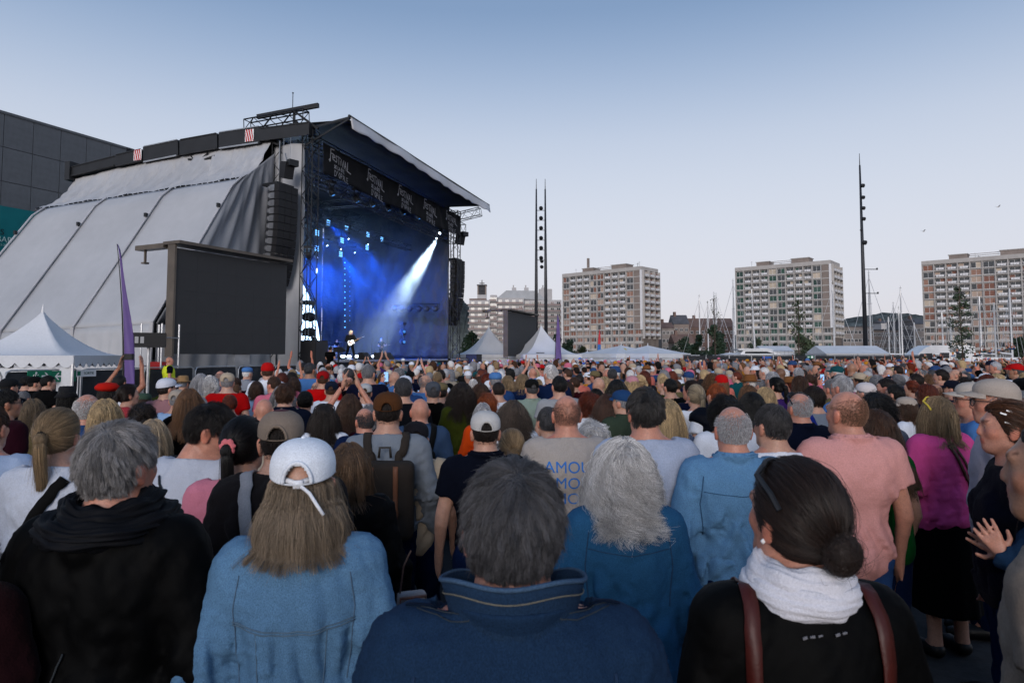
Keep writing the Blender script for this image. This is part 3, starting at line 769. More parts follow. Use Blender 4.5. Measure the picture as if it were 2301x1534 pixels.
# truss towers
for (u, v, wd, zt_) in ((0, 0, .58, 13.3), (0, 1.85, .5, 13.0), (SW, 0, .58, 13.3), (SW, 2.2, .5, 13), (0, 11.5, .5, 12.7), (SW, 11.5, .5, 12.7)):
    m = MB(); truss(m, (u, v, 0), (u, v, zt_), wd, None, .034); m.build('truss_tower', M['steel_black'], st)
# roof trusses
for v in (0.25, 4, 8, 11.4):
    m = MB(); truss(m, (0.1, v, 12.9), (SW - .1, v, 12.9), .6, 22, .035); m.build('roof_truss', M['steel_black'], st)
for u in (0.0, SW/3, 2*SW/3):
    m = MB(); truss(m, (u + .3, .6, 13.0), (u + .3, 11, 12.9), .5, 14, .03); m.build('roof_truss', M['steel_black'], st)
m = MB(); truss(m, (.2, .1, 10.9), (SW - .2, .1, 10.9), .45, 30, .03); m.build('lighting_truss', M['steel_black'], st)
for v, z in ((3.5, 10.4), (6.5, 10.2)):
    m = MB(); truss(m, (1, v, z), (SW - 1, v, z), .4, 30, .025); m.build('lighting_truss', M['steel_black'], st)
# black roof membrane and the white edged canopy
m = MB(); m.grid(lambda a_, b_: (-.2 + a_*(SW + .4), -2.3 + b_*15, 13.62 + .25*math.sin(math.pi*b_) - .9*b_**2 + .04*math.sin(a_*40)), 40, 12, .05); m.build('roof_canopy', M['stage_dark'], st, True)
M['valance'] = mat('pale_tarp', (.58, .58, .60), .55, .3, noise=[(1, .08)], bump=(8, .3, .02))
m = MB()
def val(a_, b_):
    wv = math.sin(a_*9*math.pi)
    return (-.3 + a_*(SW + 1.35), -2.42 - .10*b_*(1 + wv), 13.74 + .08*math.sin(a_*7) - b_*(.62 + .05*wv + .04*math.sin(a_*71)) + .12*a_)
m.grid(val, 120, 6, .02); m.build('canopy_valance', M['valance'], st, True)
m = MB(); m.tube([(-.4, -2.4, 13.75), (SW + 1.05, -2.4, 13.85)], .07, 6); m.build('canopy_bar', M['steel_black'], st)
m = MB(); m.bar((-.1, .2, 13.4), (-.2, -2.35, 13.72), .12); m.bar((-.1, .2, 12.6), (-.2, -2.3, 13.66), .09); m.build('canopy_strut', M['steel_black'], st)
m = MB(); truss(m, (SW, .5, 12.7), (SW + .2, -2.0, 13.2), .6, 5, .03); m.build('canopy_strut', M['steel_black'], st)
m = MB(); truss(m, (SW, .3, 12.2), (SW + 2.0, .3, 12.2), .8, 3, .035); m.build('outrigger', M['steel_black'], st)
# rear and far side walls of the box
m = MB(); m.grid(lambda a_, b_: (.1 + a_*(SW - .2), 11.9 - .06*math.sin(a_*90), DECK + b_*11.8), 90, 4, .03); m.build('back_drop', M['stage_dark'], st, True)
_rs = np.random.RandomState(5)
PH = _rs.rand(8)*6.28
def folds(x, y, f=1.0):
    return (math.sin(x*2.1*f + PH[0] + .8*math.sin(y*.9 + PH[1])) + .6*math.sin(x*5.3*f + y*1.7 + PH[2]) + .4*math.sin(x*9.7*f - y*3.1 + PH[3]))/2
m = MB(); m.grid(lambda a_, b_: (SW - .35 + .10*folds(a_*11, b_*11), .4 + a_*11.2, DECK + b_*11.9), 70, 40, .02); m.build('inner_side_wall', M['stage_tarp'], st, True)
m = MB(); m.grid(lambda a_, b_: (.35, 2.1 + a_*9.5, DECK + b_*11.6), 20, 10, .02); m.build('inner_side_wall', M['stage_dark'], st, True)
# near side: silver panel between the towers, gathered tarpaulin under the roof beam
m = MB(); m.grid(lambda a_, b_: (-.1 + .05*folds(a_*3, b_*10) + .10*math.sin(a_*5 + b_*3), .3 + a_*1.9, b_*12.7), 14, 60, .015); m.build('tarp_panel', M['tarp'], st, True)
RIB = [(.5, 12.84), (3.24, 9.86), (7.67, 3.25), (7.72, 0)]
V0, BAY = 2.0, 4.1
def beam_z(v): return 13.25 - .0042*v*v*1.0
def gathered(a_, b_):
    v = V0 + .1 + a_*13.0
    top = Vector((-.35, v, beam_z(v) - .35)); kn = Vector((-2.55, v, 10.45 - .055*(v - V0)))
    p = top*(1 - b_) + kn*b_
    sag = math.sin(math.pi*b_)
    w_ = abs(math.sin(v*1.35 + .9*math.sin(b_*3 + v)))
    p.x += sag*(.55*w_ - .1) + .22*folds(v*2, b_*6, 1.3)*sag + .06*math.sin(v*19 + b_*7)*sag
    p.z += -.35*sag*(1 - w_) + .05*folds(v, b_*9)
    return p
m = MB(); m.grid(gathered, 150, 26, .015); m.build('gathered_tarp', M['tarp'], st, True)
m = MB()
for i in range(40):
    a0, a1 = i/40, (i + .72)/40
    m.tube([gathered(a0, 1.0) + Vector((-.03, 0, .02)), gathered(a1, 1.0) + Vector((-.03, 0, .02))], .03, 4)
m.build('lacing', M['steel_black'], st)
# sloping tarpaulin bays
def rib_pt(s):      # s 0..1 along the rib from the seam to the eave
    P = [Vector((-2.6, 0, 10.42)), Vector((-3.24, 0, 9.86)), Vector((-7.67, 0, 3.25))]
    L1, L2 = (P[1] - P[0]).length, (P[2] - P[1]).length; k = s*(L1 + L2)
    return P[0].lerp(P[1], k/L1) if k < L1 else P[1].lerp(P[2], (k - L1)/L2)
for i in range(3):
    v0 = V0 + i*BAY
    m = MB()
    def slope(a_, b_):
        p = rib_pt(b_); p.y = v0 + a_*BAY; p.z -= .055*(p.y - V0)*(1 - b_*.4)
        s_ = math.sin(math.pi*a_)*math.sin(math.pi*min(1, b_*1.05))
        p.x += .16*s_ + .02*math.sin(p.y*2.3 + b_*4); p.z -= .12*s_
        return p
    m.grid(slope, 14, 34, .015); m.build('tarp_panel', M['tarp'], st, True)
    m = MB()
    def skirt(a_, b_):
        p = Vector((-7.67, v0 + a_*BAY, 3.25 - .035*(v0 + a_*BAY - V0)))
        e = min(a_, 1 - a_)
        fan = math.sin((a_ - .5)*(1 if a_ > .5 else -1)*34 + b_*5*(1 if a_ > .5 else -1))
        p.x += -.25*b_ + .09*fan*b_**.6*(1 - e) + .05*math.sin(a_*61)*b_; p.z *= (1 - b_)
        return p
    m.grid(skirt, 60, 10, .012); m.build('tarp_skirt', M['tarp'], st, True)
for i in range(4):
    v = V0 + i*BAY; dz = lambda s: -.055*(v - V0)*(1 - s*.4)
    pts = [rib_pt(s) + Vector((-.05, v, .05 + dz(s))) for s in (0, .06, .10, .3, .6, 1.0)]
    m = MB()
    for p_, q_ in zip(pts, pts[1:]): m.bar(p_, q_, .11, .05, (0, 0, 1))
    m.bar(pts[-1], (pts[-1].x - .1, v, 0), .14, .06, (1, 0, 0)); m.build('rib', M['rib'], st)
    q = rib_pt(.26) + Vector((-.12, v, dz(.26) + .12)); m = MB(); m.box(q, (.13, .12, .18)); m.build('rib_fitting', M['steel_black'], st)
# grey closing cloth in the front plane of the side bay
m = MB()
def closing(a_, b_):
    if b_ < .25: L_pt = rib_pt(b_*.6)
    else: L_pt = rib_pt(.15 + (b_ - .25)/.75*.85)
    z = 12.4 + (0.0 - 12.4)*b_ if False else L_pt.z
    p = Vector((L_pt.x*(1 - a_) + -.25*a_, V0 - .06, L_pt.z + (12.3 - 10.42)*a_*(1 - b_) + 0*a_))
    fan = math.sin(a_*26 + b_*5) + .5*math.sin(a_*47 - b_*9)
    p.y += .07*fan*min(1, b_*3)
    return p
m.grid(closing, 60, 30, .01); m.build('closing_cloth', M['tarp_dark'], st, True)
m = MB(); m.grid(lambda a_, b_: (-7.5 + a_*7.3, V0 - .04 + .05*math.sin(a_*40 + b_*3), 3.24*(1 - b_)), 60, 6, .01); m.build('closing_cloth', M['tarp'], st, True)
# roof edge beams in segments
seg = [(-.3, 2.6, .62), (2.6, 5.1, .85), (5.2, 7.6, .8), (7.7, 10.0, .85), (10.1, 11.9, .62), (11.9, 15.2, .5)]
for k, (v0, v1, hh) in enumerate(seg):
    m = MB(); pa, pb = Vector((-.35, v0, beam_z(v0))), Vector((-.35, v1, beam_z(v1)))
    m.bar(pa, pb, .55, hh); m.build('roof_beam', M['steel_black'], st)
    m = MB(); m.bar(pa + Vector((-.29, .06, -hh*.5)), pb + Vector((-.29, -.06, -hh*.5)), .05, .07)
    m.bar(pa + Vector((-.29, .06, hh*.5)), pb + Vector((-.29, -.06, hh*.5)), .05, .05); m.build('beam_flange', M['steel_grey'] if k in (1, 3) else M['steel_black'], st)
m = MB(); m.tube([(-.5, 5.4, beam_z(5) - .75), (-.55, 6.2, beam_z(6) - .9), (-.5, 7.1, beam_z(7) - .7)], .06, 6); m.tube([(-.45, 5.9, beam_z(6) - .5), (-.6, 6.5, beam_z(6) - 1.0), (-.45, 7.0, beam_z(7) - .5)], .035, 5); m.build('hose', M['steel_black'], st, True)
m = MB(); m.b2((-.75, 15.0, beam_z(15) - .5), (.1, 15.35, beam_z(15) + .55)); m.build('beam_end', M['steel_black'], st)
for v, hh in ((2.95, .62), (10.1, .6)):
    z = beam_z(v); m = MB(); m.use(M['white_paint']); m.b2((-.66, v - .02, z - hh/2), (-.64, v + .5, z + hh/2))
    m.use(M['red_stripe'])
    for k in range(4):
        y0 = v - .02 + k*.14 - .05
        pts = [(max(v - .02, min(v + .5, y0 + dy)), z - hh/2 + f*hh) for dy, f in ((0, 0), (.08, 0), (.08 + .16, 1), (.16, 1))]
        m.prism(pts, -.668, -.661, 'yz')
    m.build('warning_plate', None, st)
# cantilever frame over the corner
zt_ = 14.25
m = MB(); truss(m, (-.3, 3.6, 13.85), (-.3, .1, 14.05), .55, 6, .04); m.build('corner_frame', M['steel_black'], st)
m = MB(); m.bar((-.3, 3.0, 14.28), (-.3, -.6, 14.5), .16, .22); m.build('corner_frame', M['steel_black'], st)
for pq in (((-.3, 3.6, 13.6), (-.3, 1.7, 12.7)), ((-.3, 1.7, 12.7), (-.3, .6, 13.8)), ((-.3, .8, 14.35), (-.3, -.6, 13.3)), ((-.3, .8, 13.6), (-.3, -.3, 12.8)), ((-.3, .8, 14.4), (-.3, .8, 13.2))):
    m = MB(); m.bar(*pq, .1); m.build('corner_frame', M['steel_black'], st)
m = MB(); m.tube([(-.3, .9, 14.4), (-.3, .9, 15.25)], .02, 5); m.lathe([(.01, -.05), (.05, 0), (.01, .05)], (-.3, .9, 15.3), 8); m.build('antenna', M['steel_black'], st)
m = MB()
for v in (.75, 1.15): m.tube([(-.6, v, 13.4), (-.7, v, 9.9)], .012, 4)
m.build('hoist_chain', M['steel_grey'], st)
# banner
bn = MB(); BZ0, BZ1 = 11.25, 12.85
def ban(a_, b_):
    return (.45 + a_*(SW - .6), -.42 - .05*folds(a_*12, b_*2) - .03*math.sin(a_*80 + b_*4)*(1 if a_ > .78 else .35), BZ0 + b_*(BZ1 - BZ0) + .07*math.sin(a_*15)*(1 - b_))
bn.grid(ban, 150, 8, .01); banner = bn.build('banner', M['black_cloth'], st, True)
STROKES = [[(.6, 6), (.5, 3.3)], [(.6, 6), (1.9, 6.15)], [(.6, 5), (1.5, 5.1)], [(.05, 3.2), (.3, 3.45), (.55, 3.2), (.3, 2.95), (.05, 3.2), (.5, 3.2)],
 [(1.4, 4.3), (2.1, 4.4), (2, 4.9), (1.6, 5), (1.35, 4.4), (1.5, 3.8), (2.2, 3.7)], [(3.2, 5), (2.7, 5.1), (2.6, 4.6), (3.1, 4.3), (3.1, 3.7), (2.5, 3.6)],
 [(3.5, 5.2), (4.7, 5.3)], [(4.1, 5.2), (4.1, 3.5)], [(5, 4.6), (5.05, 3.6)], [(4.95, 5.2), (5.05, 5.35)], [(5.5, 5.2), (6, 3.5), (6.6, 5.3)],
 [(6.8, 3.4), (7.3, 5.2), (7.9, 3.3)], [(7, 4.1), (7.7, 4.1)], [(8.3, 5.4), (8.4, 3.3), (9.7, 3.1)]]
def caps(s, x, y, w_, h_):
    Gl = {'D': [[(0, 0), (0, 1), (.6, .9), (.9, .5), (.6, .1), (0, 0)]], 'E': [[(.8, 0), (0, 0), (0, 1), (.8, 1)], [(0, .5), (.6, .5)]], 'L': [[(0, 1), (0, 0), (.8, 0)]],
          'A': [[(0, 0), (.45, 1), (.9, 0)], [(.2, .4), (.7, .4)]], 'C': [[(.85, .85), (.4, 1), (0, .5), (.4, 0), (.85, .15)]], 'O': [[(.45, 1), (0, .5), (.45, 0), (.9, .5), (.45, 1)]],
          'T': [[(0, 1), (.9, 1)], [(.45, 1), (.45, 0)]], 'P': [[(0, 0), (0, 1), (.7, .9), (.7, .55), (0, .45)]], "'": [[(.2, 1.1), (.1, .7)]], '^': [[(.2, 1.2), (.45, 1.4), (.7, 1.2)]], ' ': []}
    out = []
    for ch in s:
        for p_ in Gl[ch]: out.append([(x + a_*w_, y + b_*h_) for a_, b_ in p_])
        if ch != '^': x += w_*(1.25 if ch not in " '" else .7)
    return out
SMALL = caps('DE LA C', 2.3, 2.0, .42, .75) + caps('^O', 5.25, 2.0, .42, .8) + caps('TE', 5.85, 2.0, .45, .85) + caps("D'OPALE", 2.5, .15, .78, 1.35)
def ribbon(mb, pts, w_, fn):
    for p_, q_ in zip(pts, pts[1:]):
        p2, q2 = Vector(p_), Vector(q_); d = (q2 - p2)
        if d.length < 1e-6: continue
        d.normalize(); n_ = Vector((-d.y, d.x))*w_/2; e = d*w_*.4
        c = [p2 - e - n_, q2 + e - n_, q2 + e + n_, p2 - e + n_]
        mb.add([fn(x) for x in c], [(0, 1, 2, 3)])
for k in range(5):
    u0 = 1.0 + k*3.95; lw = 2.2; s_ = lw/9.7
    def put(x): 
        a_ = (u0 + x[0]*s_ - .45)/(SW - .6); b_ = (.12 + x[1]*s_ - .02*x[0])/(BZ1 - BZ0)
        p = ban(a_, b_); return (p[0], p[1] - .03 - rng.random()*.002, p[2])
    m = MB()
    for s1 in STROKES: ribbon(m, s1, .27, put)
    for s1 in SMALL: ribbon(m, s1, .15, put)
    m.build('lettering', M['logo_white'], banner)

# ---------------------------------------------------------------- lights of the stage
def emis(name, col, s):
    m = bpy.data.materials.new(name); m.use_nodes = True; t_ = m.node_tree; t_.nodes.clear()
    e = t_.nodes.new('ShaderNodeEmission'); e.inputs[0].default_value = (*col, 1); e.inputs[1].default_value = s
    o = t_.nodes.new('ShaderNodeOutputMaterial'); t_.links.new(e.outputs[0], o.inputs[0]); return m
M['e_blue'] = emis('lamp_blue', (.12, .42, 1.0), 5.0)
M['e_white'] = emis('lamp_white', (.75, .88, 1.0), 14.0)
M['e_pale'] = emis('lamp_pale_blue', (.16, .46, 1.0), 2.6)
M['e_disc'] = emis('disc_screen_glow', (.50, .72, 1.0), 5.0)
M['e_dim'] = emis('lamp_dim_blue', (.10, .35, .9), .8)
M['e_phone'] = emis('phone_display', (.3, .55, 1.0), 1.3)
def fixture(px, py, v, k, label, bright='e_pale'):
    q = on_stage(px, py, v=v); t = thing('blinder_light', label, 'stage light', S2W(*q), SA, 'blue blinder lights above the stage')
    m = MB(); m.b2((-.23, .02, -.21), (.22, .16, .24)); m.build('housing', M['steel_black'], t)
    m = MB(); m.bar((0, .1, .24), (0, .1, .95), .05); m.build('yoke', M['steel_black'], t)
    for i in range(2):
        for j in range(3):
            m = MB(); m.b2((-.20 + .21*i, -.02, -.17 + .13*j), (-.03 + .21*i, .018, -.10 + .13*j)); m.build('lamp', M[bright], t)
FX = [(738, 500), (713, 523), (779, 513), (769, 540), (712, 558), (766, 571), (827, 527), (858, 537), (825, 556)]
for i, (px, py) in enumerate(FX):
    fixture(px, py, 5.5, i, ['topmost blue blinder light left of centre', 'leftmost blue blinder light of the middle row', 'second blue blinder light of the top row', 'blue blinder light under the second of the top row',
        'lowest left blue blinder light', 'lowest blue blinder light in the middle', 'upper blue blinder light right of centre', 'rightmost blue blinder light', 'lower blue blinder light right of centre'][i])
# moving heads with small bright lenses
def moving_head(px, py, v, lens, label, aim=(0, -.5, -.85), scale=1.0, group='moving head lights in the stage roof'):
    q = on_stage(px, py, v=v); t = thing('moving_head_light', label, 'stage light', S2W(*q), SA, group)
    ax = Vector(aim).normalized()
    m = MB(); m.lathe([(.10*scale, -.28*scale), (.17*scale, -.2*scale), (.2*scale, .1*scale), (.17*scale, .22*scale)], (0, 0, 0), 10, ax); m.build('head', M['steel_black'], t, True)
    m = MB(); m.lathe([(.11*scale, .225*scale), (.1*scale, .23*scale)], (0, 0, 0), 10, ax); m.build('lens', M[lens], t)
    m = MB(); m.bar((-.24*scale, 0, 0), (-.24*scale, 0, .5*scale), .05); m.bar((.24*scale, 0, 0), (.24*scale, 0, .5*scale), .05); m.b2((-.28*scale, -.15, .5*scale), (.28*scale, .15, .68*scale)); m.build('yoke', M['steel_black'], t)
    return q
MH = [(781, 534), (733, 549), (764, 557), (795, 565), (825, 546), (854, 555), (710, 576), (703, 512)]
for i, (px, py) in enumerate(MH):
    moving_head(px, py, 6.5, 'e_white', 'small bright moving light ' + ['between the middle blinders', 'near the left edge of the rig', 'beside the low middle blinder', 'right of the low middle blinder', 'above the lower right blinder', 'under the rightmost blinder', 'lowest at the left of the rig', 'close to the left tower'][i], (.2, -.6, -.8), .55)
for i, px in enumerate((745, 800, 836, 872, 905, 940, 966)):
    py = 432 + (px - 745)*.275
    moving_head(px, py, .15, 'e_dim', 'dark moving light hanging under the banner, number ' + 'one two three four five six seven'.split()[i] + ' from the left tower', (.1, -.5, -.85), .9)
for i, px in enumerate((790, 828, 860, 892, 922, 948, 972, 996)):
    py = 415 + (px - 790)*.39
    q = on_stage(px, py, v=-.1); t = thing('audience_light', 'small twin lamp clipped under the banner, ' + 'first second third fourth fifth sixth seventh last'.split()[i] + ' from the left', 'stage light', S2W(*q), SA, 'twin lamps under the banner')
    for dx in (-.13, .13):
        m = MB(); m.lathe([(.05, -.1), (.09, .1)], (dx, 0, 0), 8, (0, -.8, -.5)); m.build('lamp', M['steel_grey'], t)
# row of dim round lamps on the far side
for i, px in enumerate((888, 904, 921, 942, 959, 979)):
    q = on_stage(px, 694, u=SW - 2.0 - .1*i); t = thing('side_lamp', 'round dim blue lamp in the row on the far side, ' + 'first second third fourth fifth sixth'.split()[i] + ' from the beam', 'stage light', S2W(*q), SA, 'row of round side lamps')
    m = MB(); m.lathe([(.2, .0), (.24, -.14), (.2, -.2)], (0, 0, 0), 12, (1, .2, 0)); m.build('housing', M['steel_black'], t, True)
    m = MB(); m.lathe([(.19, 0), (.18, .02)], (0, 0, 0), 12, (-1, -.5, -.1)); m.build('lens', M['e_dim'], t)
m = MB(); q0, q1 = on_stage(880, 688, u=SW - 2), on_stage(985, 688, u=SW - 2.4); truss(m, q0, q1, .35, 12, .025); m.build('lighting_truss', M['steel_black'], st)
# follow spot
fq = on_stage(989, 521, v=.2)
moving_head(990, 519, .2, 'e_white', 'bright white spotlight at the far end of the front truss throwing the beam', (-.55, .1, -.83), 1.0, 'follow spot')
def spot(name, q, target, energy, col, size, blend, rad=.1):
    l = bpy.data.lights.new(name, 'SPOT'); l.energy = energy; l.color = col; l.spot_size = R(size); l.spot_blend = blend; l.shadow_soft_size = rad
    o = bpy.data.objects.new(name, l); SC.collection.objects.link(o); p = S2W(*q); o.location = p
    o.rotation_euler = (S2W(*target) - p).to_track_quat('-Z', 'Y').to_euler(); return o
tq_ = on_stage(818, 800, v=2.4)
spot('follow_spot_lamp', fq + Vector((-.15, -.05, -.25)), tq_, 560000, (.90, .96, 1.0), 17, 1.0, .12)
moving_head(694, 575, -.35, 'e_pale', 'small added front light on the left tower, lighting the guitarist', (.6, .3, -.75), .7, 'added front lights')  # fixture made up to carry the added front lamp
spot('added_front_key_lamp', on_stage(694, 575, v=-.35) + Vector((.15, -.1, -.2)), on_stage(789, 772, v=.7), 9000, (1.0, .96, .9), 12, .5, .08)  # added lamp, standing in for an unseen front spotlight on the guitarist
for i, (px, py, tu, tv) in enumerate(((738, 500, 14, -2), (825, 556, 17, 3), (766, 571, 13, 1))):
    spot('blue_beam_lamp', on_stage(px, py, v=5.4), Vector((tu, tv, DECK)), 36000, (.0, .11, 1.0), 38, .7, .15)
spot('blue_wash_lamp', Vector((11, 8.5, 9.0)), Vector((12, 2, DECK)), 66000, (.0, .105, 1.0), 80, 1.0, .5)
spot('blue_wash_lamp', Vector((8, 4.5, 9.5)), Vector((19, 5.5, 4.5)), 9000, (.0, .11, 1.0), 75, 1.0, .5)
for u in (6.5, 11.5, 15.5):
    spot('floor_wash_lamp', Vector((u, 5.5, DECK + .3)), Vector((u + .5, 4.5, DECK + 6)), 2600, (.03, .16, 1.0), 50, 1.0, .3)

# half-disc screen at the back of the stage
dc = MB(); dcx = 9.9
pts = [(dcx + 7.3*math.cos(a_), DECK + .05 + 7.3*math.sin(a_)) for a_ in [math.pi*i/48 for i in range(49)]]
dc.prism(pts, 10.2, 10.35, 'xz'); t = thing('disc_screen', 'glowing white blue half disc screen behind the band', 'screen', SL, SA)
dc.build('display', M['e_disc'], t)
rm = MB(); rm.tube([(x, 10.27, z) for x, z in [(dcx + 7.38*math.cos(math.pi*i/48), DECK + .05 + 7.38*math.sin(math.pi*i/48)) for i in range(49)]], .07, 6); rm.build('rim', M['steel_black'], t)
# floor lights
for i, (px, py, v) in enumerate(((708, 800, 3.5), (770, 801, 1.2), (782, 801, 3.0), (800, 801, 1.4), (838, 801, 2.4), (857, 801, 3.2))):
    q = on_stage(px, py, v=v); t = thing('floor_light', 'bright floor light on the stage, ' + 'first second third fourth fifth sixth'.split()[i] + ' from the left', 'stage light', S2W(q.x, q.y, DECK), SA, 'floor lights along the stage')
    m = MB(); m.b2((-.28, -.08, 0), (.28, .08, .12)); m.build('housing', M['steel_black'], t)
    m = MB(); m.box((0, -.06, .18), (.5, .06, .1), Matrix.Rotation(R(-35), 3, 'X')); m.build('lamp', M['e_white'], t)
# haze on the stage
hz = MB(); hz.b2((.7, .25, DECK + .02), (SW - .8, 10.1, 11.2)); ho = hz.build('stage_haze', None, None)
ho.location = SL; ho.rotation_euler = (0, 0, SA)
vm = bpy.data.materials.new('stage_haze'); vm.use_nodes = True; t_ = vm.node_tree; t_.nodes.clear()
pv = t_.nodes.new('ShaderNodeVolumePrincipled'); pv.inputs['Color'].default_value = (.62, .82, 1, 1); pv.inputs['Anisotropy'].default_value = .25
vtc = t_.nodes.new('ShaderNodeTexCoord'); vnz = t_.nodes.new('ShaderNodeTexNoise'); vnz.inputs['Scale'].default_value = .42; vnz.inputs['Detail'].default_value = 3
vmr = t_.nodes.new('ShaderNodeMapRange'); vmr.inputs[1].default_value = .38; vmr.inputs[2].default_value = .64; vmr.inputs[3].default_value = .002; vmr.inputs[4].default_value = .019
t_.links.new(vtc.outputs['Object'], vnz.inputs['Vector']); t_.links.new(vnz.outputs[0], vmr.inputs[0]); vsp = t_.nodes.new('ShaderNodeSeparateXYZ'); vgr = t_.nodes.new('ShaderNodeMapRange'); vgr.inputs[1].default_value = DECK + 2.6; vgr.inputs[2].default_value = DECK + 6.6; vgr.inputs[3].default_value = .12; vgr.inputs[4].default_value = 1.0
vmu = t_.nodes.new('ShaderNodeMath'); vmu.operation = 'MULTIPLY'; t_.links.new(vtc.outputs['Object'], vsp.inputs[0]); t_.links.new(vsp.outputs['Z'], vgr.inputs[0]); t_.links.new(vmr.outputs[0], vmu.inputs[0]); t_.links.new(vgr.outputs[0], vmu.inputs[1]); t_.links.new(vmu.outputs[0], pv.inputs['Density'])
vo = t_.nodes.new('ShaderNodeOutputMaterial'); t_.links.new(pv.outputs[0], vo.inputs['Volume'])
ho.data.materials.append(vm); tag(ho, 'blue lit smoke hanging in the stage', 'haze', kind='stuff')

# ---------------------------------------------------------------- loudspeakers
def line_array(label, u, v, ztop, n, rot, tilt=.0):
    t = thing('line_array', label, 'loudspeaker', S2W(u, v, 0), SA + rot, 'hung line array loudspeakers')
    z = ztop; y = 0
    m = MB(); m.b2((-.55, -.1, z + .02), (.55, .9, z + .14)); m.build('hanging_frame', M['steel_black'], t)
    m = MB(); m.tube([(0, .35, z + .1), (0, .35, 12.6)], .02, 5); m.build('chain', M['steel_grey'], t)
    for k in range(n):
        an = R(1.2*k*k*.12); h_ = .37
        m = MB()
        cx = (0, y, z - h_/2)
        rot_ = Matrix.Rotation(an, 3, 'X')
        m.box(cx, (1.25, .62, h_ - .02), rot_); cb = m.build('cabinet', M['speaker'], t)
        m = MB()
        for dx in (-.2, .2): m.box(Vector(cx) + rot_ @ Vector((dx, -.32, 0)), (.02, .03, h_ - .05), rot_)
        m.build('grille_bar', M['steel_black'], cb)
        m = MB(); m.box(Vector(cx) + rot_ @ Vector((-.66, .1, 0)), (.05, .3, h_*.8), rot_); m.box(Vector(cx) + rot_ @ Vector((-.68, .3, 0)), (.06, .1, h_*.5), rot_); m.build('rigging_plate', M['steel_grey'], cb)
        z -= h_*math.cos(an); y += h_*math.sin(an)
line_array('tall hung loudspeaker column left of the stage opening above the big screen', -1.15, .7, 10.25, 13, R(-10))
line_array('hung loudspeaker column on the far side of the stage', SW + 1.3, .3, 9.6, 14, R(-6))
def hung_box(label, px, py, v, u=None, s_=1.0):
    q = on_stage(px, py, v=v) if u is None else on_stage(px, py, u=u)
    t = thing('hung_speaker', label, 'loudspeaker', S2W(*q), SA - .4, 'small hung speakers and projectors')
    m = MB(); m.box((0, 0, 0), (.5*s_, .45*s_, .8*s_), Matrix.Rotation(R(12), 3, 'X')); m.build('cabinet', M['speaker'], t)
    m = MB(); m.box((.1*s_, -.32*s_, .32*s_), (.5*s_, .3*s_, .3*s_)); m.build('lamp_head', M['steel_black'], t)
    m = MB(); m.bar((0, 0, .4*s_), (0, .2, .9*s_), .04); m.build('bracket', M['steel_grey'], t)
hung_box('small dark projector hung above the left loudspeaker column', 645, 383, .5)
hung_box('small dark speaker hung on the far stage tower', 1034, 537, None, SW + 1.2, 1.15)
# ground stacks: subs by the stage
def cab(label, u, v, z, w_, d_, h_, n=1, name='subwoofer'):
    t = thing(name, label, 'loudspeaker', S2W(u, v, z), SA, 'black ground stacked loudspeakers')
    m = MB(); m.b2((-w_/2, -d_/2, .02), (w_/2, d_/2, h_)); m.build('cabinet', M['speaker'], t)
    m = MB(); m.b2((-w_/2 + .05, -d_/2 - .02, .08), (w_/2 - .05, -d_/2 - .003, h_ - .06)); m.build('grille', M['steel_black'], t)
    return t
for i in range(6):
    cab('black subwoofer on the ground before the stage, ' + 'first second third fourth fifth sixth'.split()[i] + ' from the screen', -5.2 + i*1.12, -2.2, 0.75, 1.08, .9, .72)
    cab('black subwoofer underneath, ' + 'first second third fourth fifth sixth'.split()[i] + ' in the bottom row', -5.2 + i*1.12, -2.2, 0.0, 1.08, .9, .74)
cab('pair stack speaker beside the left stage tower', -.9, -1.0, 1.55, 1.1, .8, 1.15)
cab('black speaker stack at the far stage corner', SW + 1.0, -1.2, .9, 1.2, .9, 1.2)
cab('lower black speaker at the far stage corner', SW + 2.4, -1.2, .3, 1.3, .9, 1.2)

# ---------------------------------------------------------------- video screens
def video_screen(label, pxl, pyl_t, pxr, pyr_t, dl, dr, z0, hood_px):
    a_, b_ = at(pxl, pyl_t, dl), at(pxr, pyr_t, dr); H = a_.z
    A0 = Vector((a_.x, a_.y, 0)); B0 = Vector((b_.x, b_.y, 0)); W_ = (B0 - A0).length; an = math.atan2(B0.y - A0.y, B0.x - A0.x)
    t = thing('video_screen', label, 'screen', A0, an, 'switched off video screens')
    n, k = 6, 5
    m = MB(); m.b2((0, .06, z0), (W_, .32, H)); m.build('casing', M['steel_black'], t)
    tw, th = W_/n, (H - z0)/k
    tm_ = MB().b2((.0012, 0, .0012), (tw - .0012, .055, th - .0012)).mesh('led_tile', M['screen'])
    for i in range(n):
        for j in range(k): link('led_tile', tm_, t, (i*tw, 0, z0 + j*th))
    m = MB(); m.b2((-.09, -.03, z0 - .1), (-.005, .36, H + .12)); m.build('edge_frame', M['screen_frame'], t)
    m = MB(); m.b2((-.12, -.3, H + .125), (W_ + .05, .6, H + .24)); m.build('top_hood', M['screen_frame'], t)
    m = MB(); m.b2((-.1, .6, H + .02), (.25, 2.2, H + .2)); m.bar((.05, 1.8, H + .05), (.05, 1.8, H - .45), .07); m.b2((-.05, 1.7, H - .5), (.15, 1.9, H - .44)); m.build('folded_flap', M['screen_frame'], t)
    m = MB(); m.b2((W_*.52, .1, 0), (W_*.66, .5, z0)); m.build('column', M['steel_grey'], t)
    m = MB(); m.b2((W_*.25, -.3, .02), (W_*.95, 1.6, .35)); m.build('base', M['steel_grey'], t)
    return t
video_screen('big switched off video screen left of the stage', 397, 556, 645, 594, 25.0, 30.0, 2.03, 340)
video_screen('small switched off video screen right of the stage', 1141, 700, 1205, 712, 56, 64, 1.95, 1112)
